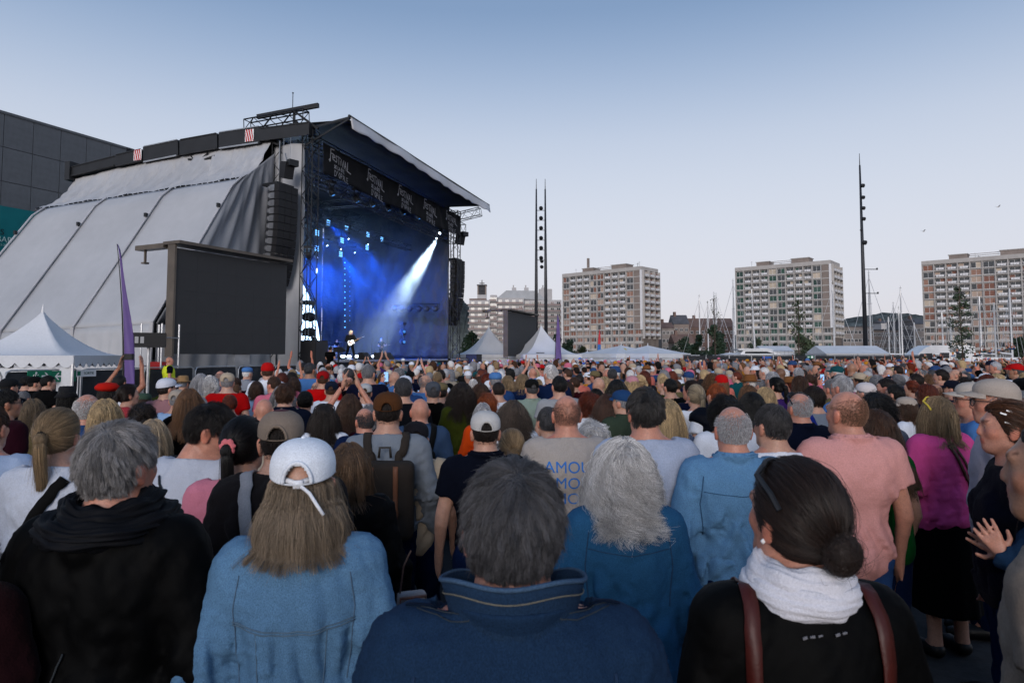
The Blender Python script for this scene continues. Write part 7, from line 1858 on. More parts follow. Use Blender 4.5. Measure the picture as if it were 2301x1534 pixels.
# grey haired man with glasses between them
hero(1737, 905, 3.6, 'person in a white t-shirt and glasses between denim shirt and salmon polo', 4, 'person in glasses and white t-shirt', sex='m', g=('tee', 'white'), hair=('short', (.075, .072, .075)), strands=2600, srad=.0011, seed=41, skin='fair', head=(16, 0, 0), glasses=(False, 'clear_lens'))
H2 = [  # px, top, d, yaw, sex, garment, colour, hair, hair colour, options, label, short
    (944, 892, 5.0, None, 'm', 'shirt', 'blue grey', None, None, dict(skin='rosy'), 'person in a blue grey shirt with a black daypack', 'person in the blue grey shirt'),
    (935, 948, 4.3, None, 'm', 'tee', 'beige', 'buzz', 'dark brown', dict(hat=('cap', (.035, .033, .045))), 'short person in a dark mesh cap before the blue grey shirt', 'person in the mesh cap'),
    (973, 858, 6.8, None, 'm', 'shirt', (.012, .012, .014), 'short', 'dark grey', dict(hat=('cap', (.15, .165, .19))), 'person in a slate grey cap and black shirt', 'person in the slate grey cap'),
    (906, 847, 6.0, None, 'm', 'tee', (.016, .02, .03), 'crop', 'dark grey', {}, 'person in a black t-shirt behind the brown cap', 'person in black behind the brown cap'),
    (1038, 853, 6.6, None, 'f', 'long', 'olive', 'longc', 'dark brown', dict(extra_top=.035), 'person in an olive green top', 'person in the olive top'),
    (1153, 892, 5.0, None, 'f', 'tee', 'white', 'longc', (.11, .085, .07), dict(extra_top=.035), 'person in a white blouse right of the off white cap', 'person in white beside the off white cap'),
    (1150, 962, 4.35, None, 'f', 'tee', 'cream', 'bun', 'dark blond', {}, 'short person in a cream top before the white blouse', 'short person in cream'),
    (1332, 937, 4.6, None, 'f', 'tee', 'white', 'curly', 'white', dict(extra_top=.045), 'short person in white between printed t-shirt and pale blue t-shirt', 'short person in white'),
    (786, 884, 6.0, None, 'f', 'tank', 'black', 'long', 'brown', dict(pL='up', pR='up'), 'person in a black top clapping bare arms overhead, pink rucksack on', 'person with raised bare arms'),
    (821, 914, 4.9, None, 'm', 'jacket', 'dark denim', 'fringe', 'dark grey', dict(skin='rosy', head=(25, 0, 0)), 'person in a dark denim jacket left of the brown cap', 'person in dark denim'),
    (729, 906, 5.1, None, 'f', 'long', 'white', 'long', 'dark brown', dict(glasses=(True,)), 'person in a white top with sunglasses pushed up, behind the beige cap', 'person with sunglasses behind the beige cap'),
    (686, 877, 6.3, None, 'f', 'tank', 'maroon', 'short', 'black', {}, 'person in a maroon sleeveless top behind the beige cap', 'person in the maroon top'),
    (641, 857, 5.8, None, 'm', 'shirt', (.018, .028, .06), 'full', 'brown', dict(extra_top=.025), 'person in a very dark blue shirt beyond the beige cap', 'person in the very dark blue shirt'),
    (594, 893, 5.3, None, 'm', 'tee', 'cream', None, None, dict(skin='rosy'), 'person in a cream t-shirt beyond the white sweatshirt', 'person in cream beyond the sweatshirt'),
    (726, 834, 9.6, None, 'm', 'hoodie', 'red', 'buzz', 'brown', dict(hat=('cap', (.42, .012, .02))), 'person in a red cap and bright red hoodie', 'person in the red cap'),
    (745, 857, 8.6, None, 'm', 'tee', 'white', 'buzz', 'brown', dict(hat=('cap', (.018, .035, .075))), 'person in a navy cap and white t-shirt beside the red hoodie', 'person in the navy cap'),
    (821, 862, 8.4, None, 'm', 'tee', 'white', 'buzz', 'brown', dict(hat=('cap', (.52, .53, .54))), 'person in a pale grey cap and white t-shirt behind the raised arms', 'person in the pale grey cap'),
    (197, 882, 4.3, None, 'm', 'shirt', 'denim blue', 'fringe', 'white', dict(skin='rosy'), 'person in a denim blue shirt behind the strapped white blouse', 'person in the denim blue shirt'),
    (237, 890, 4.2, None, 'f', 'long', 'light denim', 'bob', 'blond', dict(extra_top=.03), 'person in a light denim sweater behind the black hooded jacket', 'person in the light denim sweater'),
    (345, 935, 4.5, None, 'f', 'long', 'dark grey', 'bob', (.48, .38, .27), dict(extra_top=.03), 'short person in dark grey between black hooded jacket and white sweatshirt', 'short person in dark grey'),
    (374, 850, 7.6, -6, 'm', 'shirt', (.42, .27, .29), 'short', 'dark brown', dict(hat=('cap_closed', (.66, .68, .74)), head=(-25, 0, 0)), 'person in a white cap and dusty pink shirt', 'person in the dusty pink shirt'),
    (412, 846, 11.0, None, 'm', 'tee', 'white', 'short', 'grey', dict(hat=('straw', (.42, .30, .18))), 'person in a woven straw hat near the big screen', 'person in the straw hat'),
    (399, 876, 6.4, None, 'm', 'tee', 'pale blue', 'buzz', 'grey', dict(hat=('cap', (.48, .43, .38))), 'person in an oatmeal cap and pale blue t-shirt', 'person in the oatmeal cap'),
    (425, 872, 5.7, None, 'f', 'long', 'black', 'long', 'light brown', {}, 'person in a long sleeved black top behind the white sweatshirt', 'person in the long black top'),
    (240, 865, 6.9, None, 'f', 'long', 'dark denim', 'bob', 'dark brown', dict(hat=('beret', (.55, .035, .015))), 'person in a floppy bright red cap and dark denim top', 'person in the floppy red cap'),
    (150, 869, 7.8, None, 'f', 'coat', 'black', 'bob', 'black', dict(hat=('bucket', (.05, .052, .06))), 'person in a black bucket hat and black coat', 'person in the bucket hat'),
    (108, 842, 10.5, -20, 'm', 'polo', (.010, .010, .012), 'short', 'black', dict(head=(-20, 0, 0)), 'crew member in a black shirt with white back print before the exit sign', 'crew member with the back print'),
    (78, 846, 10.8, -24, 'm', 'polo', (.010, .010, .012), 'buzz', 'black', dict(hat=('cap_closed', (.010, .010, .012)), head=(-20, 0, 0)), 'crew member in a black cap and black shirt by the exit sign', 'crew member in the black cap'),
    (60, 843, 11.2, -10, 'm', 'tee', 'navy', 'short', 'black', {}, 'person in a navy t-shirt behind the two crew members', 'person in navy by the fence'),
    (20, 850, 8.5, None, 'm', 'jacket', (.012, .02, .035), 'buzz', 'black', dict(hat=('cap_closed', (.035, .038, .045)), head=(-20, 0, 0)), 'person in a charcoal cap and dark blue jacket at the left edge', 'person in the charcoal cap'),
    (12, 873, 4.9, -22, 'm', 'hoodie', (.065, .018, .035), 'short', 'black', dict(glasses=(False, 'clear_lens'), skin='tan', head=(-15, 0, 0)), 'person in glasses and a maroon hoodie at the left edge', 'person in the maroon hoodie'),
    (75, 891, 5.6, None, 'f', 'jacket', 'khaki', 'bob', (.20, .15, .10), dict(extra_top=.03), 'person in a khaki jacket behind the strapped white blouse', 'person in the khaki jacket'),
    (-28, 905, 3.0, 6, 'm', 'long', (.48, .56, .70), 'short', 'brown', dict(bulk=0.99), 'person in a pale blue sweater cut by the left picture edge', 'person in pale blue at the left edge'),
    (323, 884, 7.8, None, 'f', 'tee', 'mustard', 'bob', 'brown', dict(hat=('flat', (.11, .17, .13))), 'person in a sage green flat cap and mustard t-shirt', 'person in the green flat cap'),
    (321, 900, 5.4, None, 'f', 'tank', 'black', 'curly', 'dark brown', dict(extra_top=.045), 'person in a black sleeveless top behind the black hooded jacket', 'person in the sleeveless black top'),
    (288, 862, 7.2, -40, 'f', 'hoodie', (.45, .10, .12), 'bun', 'dark brown', {}, 'person in a dusty red hoodie near the floppy red cap', 'person in the dusty red hoodie'),
    (291, 860, 9.4, None, 'm', 'tee', 'mustard', 'curly', 'dark grey', dict(extra_top=.04), 'person in a mustard t-shirt close to the barrier', 'person in mustard by the barrier'),
    (1629, 882, 4.35, None, 'm', 'tee', 'white', 'curly', 'black', dict(extra_top=.04, skin='tan'), 'person in a plain white t-shirt left of the light denim shirt', 'person in the plain white t-shirt'),
    (1610, 860, 5.7, None, 'm', 'vest', (.012, .018, .035), 'short', 'ginger', {}, 'person in a navy padded vest over a white t-shirt', 'person in the padded vest'),
    (1563, 864, 6.2, None, 'f', 'tee', 'white', 'pony', (.36, .30, .22), dict(pL='clap', pR='clap'), 'person in white clapping beyond the padded vest', 'person in white clapping'),
    (1797, 880, 4.5, 10, 'm', 'polo', (.012, .022, .055), 'fringe', 'silver', dict(skin='rosy', glasses=(True,)), 'person in a navy polo with sunglasses pushed back', 'person in the navy polo'),
    (1829, 863, 5.5, 10, 'm', 'tee', (.30, .33, .38), 'full', 'dark brown', dict(extra_top=.024), 'tall person in a grey t-shirt with a blue drawstring bag', 'tall person in grey'),
    (1966, 880, 4.3, 20, 'm', 'hoodie', (.22, .25, .30), 'curly', (.012, .010, .010), dict(glasses=(False, 'dark_glass'), head=(-70, 0, 0), extra_top=.03, skin='tan'), 'person in a grey hoodie and thick black glasses looking right', 'person in the thick black glasses'),
    (1968, 918, 3.5, 16, 'f', 'tee', (.015, .17, .05), 'long', 'brown', {}, 'person in a bright green top right of the salmon polo', 'person in the green top'),
    (2036, 892, 6.2, 40, 'f', 'tee', 'white', 'bob', 'brown', dict(hat=('cap_closed', (.50, .45, .41)), head=(20, 0, 0)), 'person in a beige cap and white t-shirt behind the pink sweatshirt', 'person in the small beige cap'),
    (2236, 853, 3.45, 62, 'm', 'tee', (.60, .55, .60), 'fringe', 'grey', dict(hat=('cap_closed', (.52, .47, .43)), glasses=(False, 'clear_lens'), skin='rosy', bulk=1.01), 'person in a cream cap and dark glasses, seen in profile', 'person in the cream cap'),
    (2184, 860, 4.4, 60, 'm', 'tee', 'sky blue', 'fringe', 'grey', dict(hat=('cap_closed', (.56, .52, .48)), glasses=(False, 'clear_lens'), skin='rosy'), 'person in a pale cap and sky blue t-shirt behind the cream cap', 'person in the pale cap'),
    (2190, 908, 4.42, 26, 'f', 'jacket', (.10, .15, .19), 'pony', 'black', dict(pL=((.36, -.24, 1.20), (.56, -.30, 1.10), (1, -.02, .0), (0, 1, 0))), 'person in a grey denim jacket with an arm around the pink sweatshirt', 'person in the grey denim jacket'),
    (2264, 898, 2.75, 66, 'f', 'long', (.010, .013, .035), 'bun', (.10, .045, .02), dict(skin='rosy', bulk=1.03), 'person in a navy sweater with pale hair clips, in profile', 'person with the hair clips'),
    (1399, 877, 5.7, 30, 'm', 'shirt', (.10, .13, .10), 'short', 'grey', dict(hat=('cap_closed', (.045, .12, .25)), head=(20, 0, 0)), 'person in a blue cap and grey green shirt', 'person in the blue cap'),
    (1325, 876, 6.2, None, 'f', 'tee', 'white', 'curly', 'auburn', dict(extra_top=.045), 'person in a white t-shirt behind the printed t-shirt', 'person in white behind the printed t-shirt'),
    (1364, 884, 5.8, 10, 'f', 'long', 'black', 'long', (.09, .045, .03), {}, 'person in a black sweater left of the blue cap', 'person in the black sweater'),
    (1499, 896, 4.4, None, 'f', 'tee', (.16, .20, .29), 'long', 'blond', dict(bulk=1.03), 'person in a blue grey t-shirt behind the pale blue t-shirt', 'person in the blue grey t-shirt'),
    (1195, 852, 8.3, None, 'm', 'polo', (.35, .42, .38), 'short', 'dark grey', dict(hat=('cap', (.012, .012, .014))), 'person in a black cap and pale green polo shirt', 'person in the pale green polo'),
    (1257, 843, 7.6, None, 'm', 'tee', (.42, .43, .45), 'crop', 'black', {}, 'person in a light grey t-shirt beyond the printed t-shirt', 'person in light grey'),
    (1120, 856, 8.2, None, 'm', 'tee', 'white', 'buzz', 'dark brown', {}, 'person in a white t-shirt beyond the olive top', 'person in white beyond the olive top'),
    (1232, 912, 4.4, None, 'f', 'coat', 'beige', 'short', 'dark grey', {}, 'person in a beige coat left of the printed t-shirt', 'person in the beige coat'),
    (1085, 900, 7.0, None, 'f', 'long', 'orange', 'bob', 'silver', dict(extra_top=.03), 'person in a rust orange sweater', 'person in the rust orange sweater'),
    (1096, 878, 7.4, None, 'f', 'tee', 'light grey', 'curly', 'ginger', dict(extra_top=.045), 'person in a light grey t-shirt near the rust orange sweater', 'person in grey near the orange sweater'),
    (2082, 858, 7.6, 34, 'f', 'tee', 'black', 'bob', 'auburn', dict(glasses=(False, 'dark_glass'), head=(20, 0, 0), extra_top=.03), 'person in dark glasses and a black t-shirt beyond the pink sweatshirt', 'person in dark glasses and black'),
    (1870, 850, 7.6, 24, 'm', 'jacket', 'khaki', 'short', 'grey', dict(pL='clap', pR='clap', skin='rosy'), 'person in a khaki jacket clapping beyond the salmon polo', 'person clapping in khaki'),
    (1892, 842, 5.9, 28, 'm', 'shirt', 'sky blue', 'short', 'silver', dict(skin='rosy'), 'person in a sky blue shirt behind the salmon polo', 'person in the sky blue shirt'),
    (1992, 848, 6.8, 40, 'm', 'tee', 'dark grey', 'short', 'dark brown', dict(head=(10, 0, 0), skin='rosy'), 'person in a dark grey t-shirt beyond the green top', 'person in the dark grey t-shirt'),
    (1945, 860, 6.4, 30, 'm', 'tee', 'white', 'buzz', 'grey', dict(hat=('cap_closed', (.70, .66, .66))), 'person in a white cap and white t-shirt beyond the salmon polo', 'person in the white cap beyond the polo'),
    (2011, 862, 6.6, 30, 'f', 'tee', 'navy', 'short', 'black', {}, 'person in a navy t-shirt between green top and pink sweatshirt', 'person in the navy t-shirt'),
    (1420, 845, 9.5, None, 'f', 'tee', 'white', 'bob', 'blond', dict(hat=('cap_closed', (.60, .36, .40))), 'person in a pale pink cap and white t-shirt', 'person in the pale pink cap'),
    (1506, 848, 8.6, 20, 'm', 'tee', 'black', 'short', 'black', dict(extra_top=.02), 'person in a black t-shirt beyond the tall pale blue t-shirt', 'person in the black t-shirt'),
    (2140, 855, 8.8, 40, 'm', 'tee', 'navy', 'buzz', 'black', dict(hat=('cap_closed', (.012, .02, .05))), 'person in a dark navy baseball cap beyond the pink sweatshirt', 'person in the dark navy cap'),
    (1690, 880, 5.1, 14, 'f', 'long', 'dark grey', 'long', 'black', {}, 'person in a dark grey sweater behind the light denim shirt', 'person in the dark grey sweater'),
    (1720, 865, 6.4, 14, 'f', 'tee', 'cream', 'bob', 'blond', dict(extra_top=.03), 'person in a cream t-shirt beyond the light denim shirt', 'person in the cream t-shirt'),
    (2115, 828, 10.5, 40, 'm', 'tee', 'black', 'short', 'dark brown', dict(pL='phone', pR='phone'), 'person in black holding a phone up with both hands', 'person holding up a phone'),
]
GARB_WORD = {}
RH = {}
for i, (px, top, d, yaw, sex, gk, gc, hst, hcol, op, lb, sh) in enumerate(H2):
    if d < 7 and at(px, top, d*1.12).z > 1.52: d *= 1.12
    op = dict(op); near = d < 7.2
    RH[sh] = hero(px, top, d, lb, yaw, sh, sex=sex, g=(gk, gc), hair=(hst, hcol) if hst else None, strands=(2800 if near else 900) if hst and hst not in ('buzz',) and not (op.get('hat') and hst == 'short') else 0, srad=.0010 if near else .0016,
                  seed=40 + i, fine=.0078 if d < 4.6 else .0115, gfine=.0125 if d < 4.6 else .018 if d < 7 else .023, **op)
backpack(RH['person in the blue grey shirt'], 'black daypack on the person in blue grey', (.012, .013, .016), .26, .40, 1.15, .12)
backpack(RH['person with raised bare arms'], 'bright pink rucksack below the raised bare arms', (.50, .03, .16), .28, .36, 1.18, .13)
backpack(RH['tall person in grey'], 'royal blue drawstring bag on the tall person in grey', (.02, .06, .30), .20, .24, 1.20, .06)
# steward print
o = link('lettering', text_mesh('STEWARD', .05, M['logo_white'], extrude=.001), RH['crew member with the back print']['g'], (0, -.20, 1.30), rot=(R(90), 0, 0))
# hair clips
for k, (y, z) in enumerate(((.035, 1.705), (.01, 1.715), (.02, 1.665))):
    mb = MB(); mb.box((-.083 + .012*k*(k < 2), y, z), (.006, .024, .007), Matrix.Rotation(R(20), 3, 'X')); child('hair_clip', mb.mesh('hair_clip', M['white_paint']), RH['person with the hair clips']['root'], None, RH['person with the hair clips']['hm'])
# right edge: woman in denim clapping, person in beige tee
BO = hero(2372, 985, 2.75, 'person in a dark denim jacket clapping at the right picture edge', 58, 'person clapping at the right edge', sex='f', g=('jacket', (.05, .10, .17)), hair=('long', (.022, .016, .014)), strands=3000, srad=.001, seed=71, skin='rosy', fine=.0055, gfine=.009, head=(10, 0, 0),
          pL=((.22, .02, 1.12), (.04, .20, 1.24), (.05, .5, .85), (-1, 0, 0)), pR=((.22, .04, 1.10), (.045, .19, 1.22), (.05, .75, .6), (-1, 0, 0)))
hero(2392, 930, 1.55, 'person in a beige t-shirt cut by the right picture edge', 40, 'person in beige at the right edge', sex='m', g=('tee', (.36, .31, .27)), hair=('short', 'dark brown'), strands=0, seed=73, skin='tan', bulk=0.98, fine=.007, gfine=.010)
hero(-118, 1085, 1.75, 'person in a dark maroon top cut by the left picture edge', 0, 'person in maroon at the left edge', sex='f', g=('long', (.05, .02, .025)), hair=('bob', 'dark brown'), strands=0, seed=75)
# bags at hand
t = thing('handbag', 'small brown and silver box handbag hanging between two denim jackets', 'handbag', at(925, 1365, 2.3), R(20)); t.scale = (.5, .6, .75)
m = MB(); m.use(M['leather']); 
F = Field(axis(-.12, .12, .010), axis(-.06, .06, .010), axis(-.09, .09, .010)); X, Y, Z = F.grid(); qx, qy, qz = np.abs(X) - .075, np.abs(Y) - .02, np.abs(Z) - .05
F.F = np.sqrt(np.maximum(qx, 0)**2 + np.maximum(qy, 0)**2 + np.maximum(qz, 0)**2) - .02; Vv, Qq = F.mesh(); child('body', np_mesh('body', Vv, Qq, M['leather']), t, (.16, .15, .16))
for y in (-.038, .038):
    mb = MB(); mb.tube([(-.08, y, -.055), (.08, y, -.055), (.085, y, .055), (-.085, y, .055), (-.08, y, -.055)], .008, 6); child('edging', mb.mesh('edging', M['leather'], True), t, (.12, .045, .03))
mb = MB(); mb.tube([(-.08, 0, .06), (-.05, .02, .18), (0, .03, .24)], .006, 5); child('strap', mb.mesh('strap', M['leather']), t, (.05, .02, .015))
t = thing('tote_bag', 'black tote bag with white dots standing beside the black skirt', 'bag', at(2018, 1420, 3.2)*Vector((1, 1, 0)), R(25))
m = MB(); m.grid(lambda a_, b_: (lambda th: (math.cos(th)*(.15 + .05*b_), math.sin(th)*(.07 + .03*b_), .02 + .40*b_))(6.2832*a_), 40, 10, .006)
def dots():
    mm = bpy.data.materials.new('dotted_cloth'); mm.use_nodes = True; t_ = mm.node_tree; b = t_.nodes['Principled BSDF']; tc = t_.nodes.new('ShaderNodeTexCoord'); vo_ = t_.nodes.new('ShaderNodeTexVoronoi'); vo_.inputs['Scale'].default_value = 55
    rp = t_.nodes.new('ShaderNodeValToRGB'); rp.color_ramp.elements[0].position = .22; rp.color_ramp.elements[0].color = (.25, .25, .25, 1); rp.color_ramp.elements[1].position = .26; rp.color_ramp.elements[1].color = (.01, .01, .011, 1)
    t_.links.new(tc.outputs['Object'], vo_.inputs['Vector']); t_.links.new(vo_.outputs['Distance'], rp.inputs[0]); t_.links.new(rp.outputs[0], b.inputs['Base Color']); return mm
child('body', m.mesh('body', dots(), True), t)
for sx in (-1, 1):
    mb = MB(); mb.tube([(-.08, sx*.09, .41), (-.06, sx*.09, .58), (.06, sx*.09, .58), (.08, sx*.09, .41)], .008, 5); child('handle', mb.mesh('handle', M['leather'], True), t, (.01, .01, .01))
# raised arm with a camera
def photographer():
    r = person((at(268, 860, 9.2).x, 9.2, 0), .97, 0, 'person in a striped top holding a camera above the head', sex='f', g=('tee', 'white'), hair=('short', 'black'), pR='wide', pL='up', skin='tan', seed=3)
    c = Vector((.02, .16, 2.0)); t = thing('camera', 'small black camera held up above the crowd', 'camera'); t.matrix_basis = Matrix.Translation(r['root'].location) @ Matrix.Translation(c*.97)
    mb = MB(); mb.box((0, 0, 0), (.13, .06, .085)); child('body', mb.mesh('body', M['speaker']), t); mb = MB(); mb.lathe([(.032, .0), (.034, .07)], (0, .03, 0), 14, (0, 1, 0)); child('lens', mb.mesh('lens', M['dark_glass'], True), t)
photographer()
# ------------------------------------------------------------------ the rest of the crowd
cr = random.Random(2024)
def fence_x(y):      # crowd stays right of the barrier and clear of the stage front
    if y < 30: return FP0.x + (FP1.x - FP0.x)*(y - FP0.y)/(FP1.y - FP0.y) + .7
    q = S2W(0, -4.4, 0); return q.x + (y - q.y)*(E1.x/E1.y) + .2
MEN_H = ['grey', 'dark grey', 'silver', 'brown', 'dark brown', 'black', 'grey', 'silver', 'white']; WOM_H = ['blond', 'dark blond', 'brown', 'dark brown', 'grey', 'silver', 'light brown', 'black', 'auburn', 'white']
TOPC = ['navy', 'navy', 'black', 'black', 'black', 'white', 'white', 'light grey', 'dark grey', 'pale blue', 'denim blue', 'dark denim', 'pink', 'red', 'maroon', 'olive', 'khaki', 'beige', 'cream', 'teal', 'purple', 'blue grey', 'sky blue', 'salmon', 'mustard']
HATC = ['white', 'white', 'beige', 'cream', 'navy', 'black', 'light grey', 'dark grey', 'denim blue', 'red', 'mustard', 'khaki', 'sky blue', 'pink', 'teal']
def random_look():
    sex = 'm' if cr.random() < .55 else 'f'
    if sex == 'm':
        st_ = cr.choices(['short', 'full', 'crop', 'fringe', None], [42, 14, 14, 18, 12])[0]; hc = cr.choice(MEN_H); g = cr.choices(['tee', 'polo', 'shirt', 'jacket', 'hoodie'], [40, 18, 14, 18, 10])[0]
    else:
        st_ = cr.choices(['bob', 'long', 'pony', 'bun', 'curly', 'short', 'longc'], [24, 22, 14, 10, 12, 12, 6])[0]; hc = cr.choice(WOM_H); g = cr.choices(['tee', 'long', 'jacket', 'tank', 'shirt'], [36, 24, 22, 8, 10])[0]
    gc = cr.choice(TOPC) if g not in ('jacket',) else cr.choice(['denim blue', 'dark denim', 'black', 'navy', 'khaki', 'dark grey', 'light denim'])
    hat = None
    if cr.random() < (.24 if sex == 'm' else .12): hat = (cr.choices(['cap', 'cap_closed', 'straw', 'bucket', 'flat', 'beanie'], [38, 38, 7, 6, 7, 4])[0], cr.choice(HATC))
    if hat and hat[0] == 'straw': hat = ('straw', 'tan')
    if hat and st_ in (None, 'curly', 'full', 'longc', 'bun'): st_ = 'short'
    pose = cr.choices(['down', 'clap', 'up', 'phone', 'wide'], [88, 6, 2, 2.5, 1.5])[0]
    return sex, st_, hc, g, gc, hat, pose, cr.choices(['fair', 'rosy', 'tan', 'pale', 'brown'], [38, 32, 16, 10, 4])[0]
SEEN = set()
def crowd_label(sex, st_, hc, g, gc, hat, pose, px, top, d):
    hd = 'in a %s %s and' % (hat[1], {'cap': 'cap', 'cap_closed': 'cap', 'straw': 'straw hat', 'bucket': 'bucket hat', 'flat': 'flat cap', 'beanie': 'beanie'}[hat[0]]) if hat else 'in a'
    gw = {'tee': 't-shirt', 'polo': 'polo shirt', 'long': 'sweater', 'shirt': 'shirt', 'jacket': 'jacket', 'hoodie': 'hoodie', 'tank': 'top'}[g]
    pw = {'down': '', 'clap': ' clapping', 'up': ' with arms raised', 'phone': ' holding up a phone', 'wide': ' with hands in the air'}[pose]
    base = 'person %s %s %s%s' % (hd, gc, gw, pw)
    an = lambda q: q.replace('in a o', 'in an o')
    for hx_, ht, hd_, sh in sorted(HEROES, key=lambda h: (h[0] - px)**2 + 9*(h[1] - top)**2):
        rel = 'beyond' if d > hd_ else 'before'
        side = 'left of and ' if px < hx_ - 25 else 'right of and ' if px > hx_ + 25 else ''
        lb = an('person %s %s %s%s, %s%s the %s' % (hd, gc, gw, pw, side, rel, sh))
        if len(lb.split()) > 16: lb = an('person %s %s %s, %s%s the %s' % (hd, gc, gw, side, rel, sh))
        if len(lb.split()) > 16: lb = 'person in %s %s, %s%s the %s' % (gc, gw, side, rel, sh)
        if len(lb.split()) <= 16 and lb not in SEEN: SEEN.add(lb); return lb
    return an(base)
cand = []
for _ in range(26000):
    # spread evenly over the ground in view
    y = math.sqrt(cr.uniform(5.6**2, 62**2)); x = cr.uniform(-.80, .80)*y
    dens = 1.0 if y < 16 else .75 if y < 26 else .34
    if cr.random() > dens: continue
    if x < fence_x(y): continue
    if y > 50 + .12*x and x < 18: continue
    if y > 56 + .16*max(0, x): continue
    pq = CX + x/y*F_PX
    if pq < 720 and y > 9.3 + 14*max(0, (pq - 330)/390)**2.2: continue
    cand.append((y, x))
cand.sort()
grid_ = {}
def near_ok(x, y, r_):
    gx, gy = int(x//1), int(y//1)
    for i in (-1, 0, 1):
        for j in (-1, 0, 1):
            for (a_, b_) in grid_.get((gx + i, gy + j), ()):
                if (a_ - x)**2 + (b_ - y)**2 < r_*r_: return False
    return True
for (x, y, _) in PLACED: grid_.setdefault((int(x//1), int(y//1)), []).append((x, y))
single, mass = [], []
HB = [(px, top, d) for px, top, d, _ in HEROES]
for y, x in cand:
    r_ = .50 if y < 20 else .55 if y < 30 else .75
    if not near_ok(x, y, r_): continue
    px = CX + x/y*F_PX; h = cr.gauss(1.66, .085); h = max(1.48, min(1.84, h))
    if px < 345 and HORIZON + (CAM_H - h)/y*F_PX < 866: continue
    if y < 9:      # keep the named people's heads free
        top = HORIZON + (CAM_H - h)/y*F_PX; wv = .16*F_PX/y
        if any(d > y - .05 and abs(px - hx_) < (wv + .17*F_PX/d)*.55 and top < ht + .22*F_PX/d for hx_, ht, d in HB): continue
    grid_.setdefault((int(x//1), int(y//1)), []).append((x, y))
    if y > 24 and h < 1.62 and cr.random() < .7: continue
    (single if (len(single) < 225 and -60 < px < 2360) else mass).append((x, y, h, px))
for i, (x, y, h, px) in enumerate(single):
    sex, st_, hc, g, gc, hat, pose, sk = random_look()
    if sex == 'f': h = min(h, 1.72) - .03
    if pose in ('up', 'wide') and (y < 11 or px < 760): pose = 'down'
    if pose == 'clap' and y < 8: pose = 'down'
    yaw = face_yaw(x, y) + cr.gauss(0, 14) + (10 if px > 1500 else 0)
    turn = cr.choice([0, 0, 25, -25]) if pose == 'down' else 0
    top = HORIZON + (CAM_H - h)/y*F_PX
    lb = crowd_label(sex, st_, hc, g, gc, hat, pose, px, top, y)
    person((x, y, 0), h/1.76, yaw, lb, sex=sex, g=(g, gc), pL=pose, pR=pose if pose != 'phone' else 'phone', head=(turn, 0, 0), hair=(st_, hc) if st_ else None, strands=600 if y < 12.5 and st_ and not hat and st_ not in ('buzz',) else 0, srad=.0019,
           hat=hat, skin=sk, legs=('jeans', cr.choice(['dark denim', 'black', 'navy', 'khaki', 'dark grey'])), fine=.013, gfine=.025, seed=i % 2)
    if pose == 'phone':
        t = thing('phone', 'lit phone held up by the ' + lb, 'phone', (0, 0, 0)); t['label'] = ' '.join(t['label'].split()[:16])
        t.matrix_basis = Matrix.Translation((x, y, 0)) @ Matrix.Rotation(R(yaw), 4, 'Z') @ Matrix.Translation(Vector((0, .33, 1.66))*(h/1.76))
        mb = MB(); mb.box((0, 0, 0), (.078, .01, .16)); child('case', mb.mesh('case', M['speaker']), t); mb = MB(); mb.box((0, -.007, 0), (.070, .003, .148)); child('display', mb.mesh('display', M['e_phone']), t)

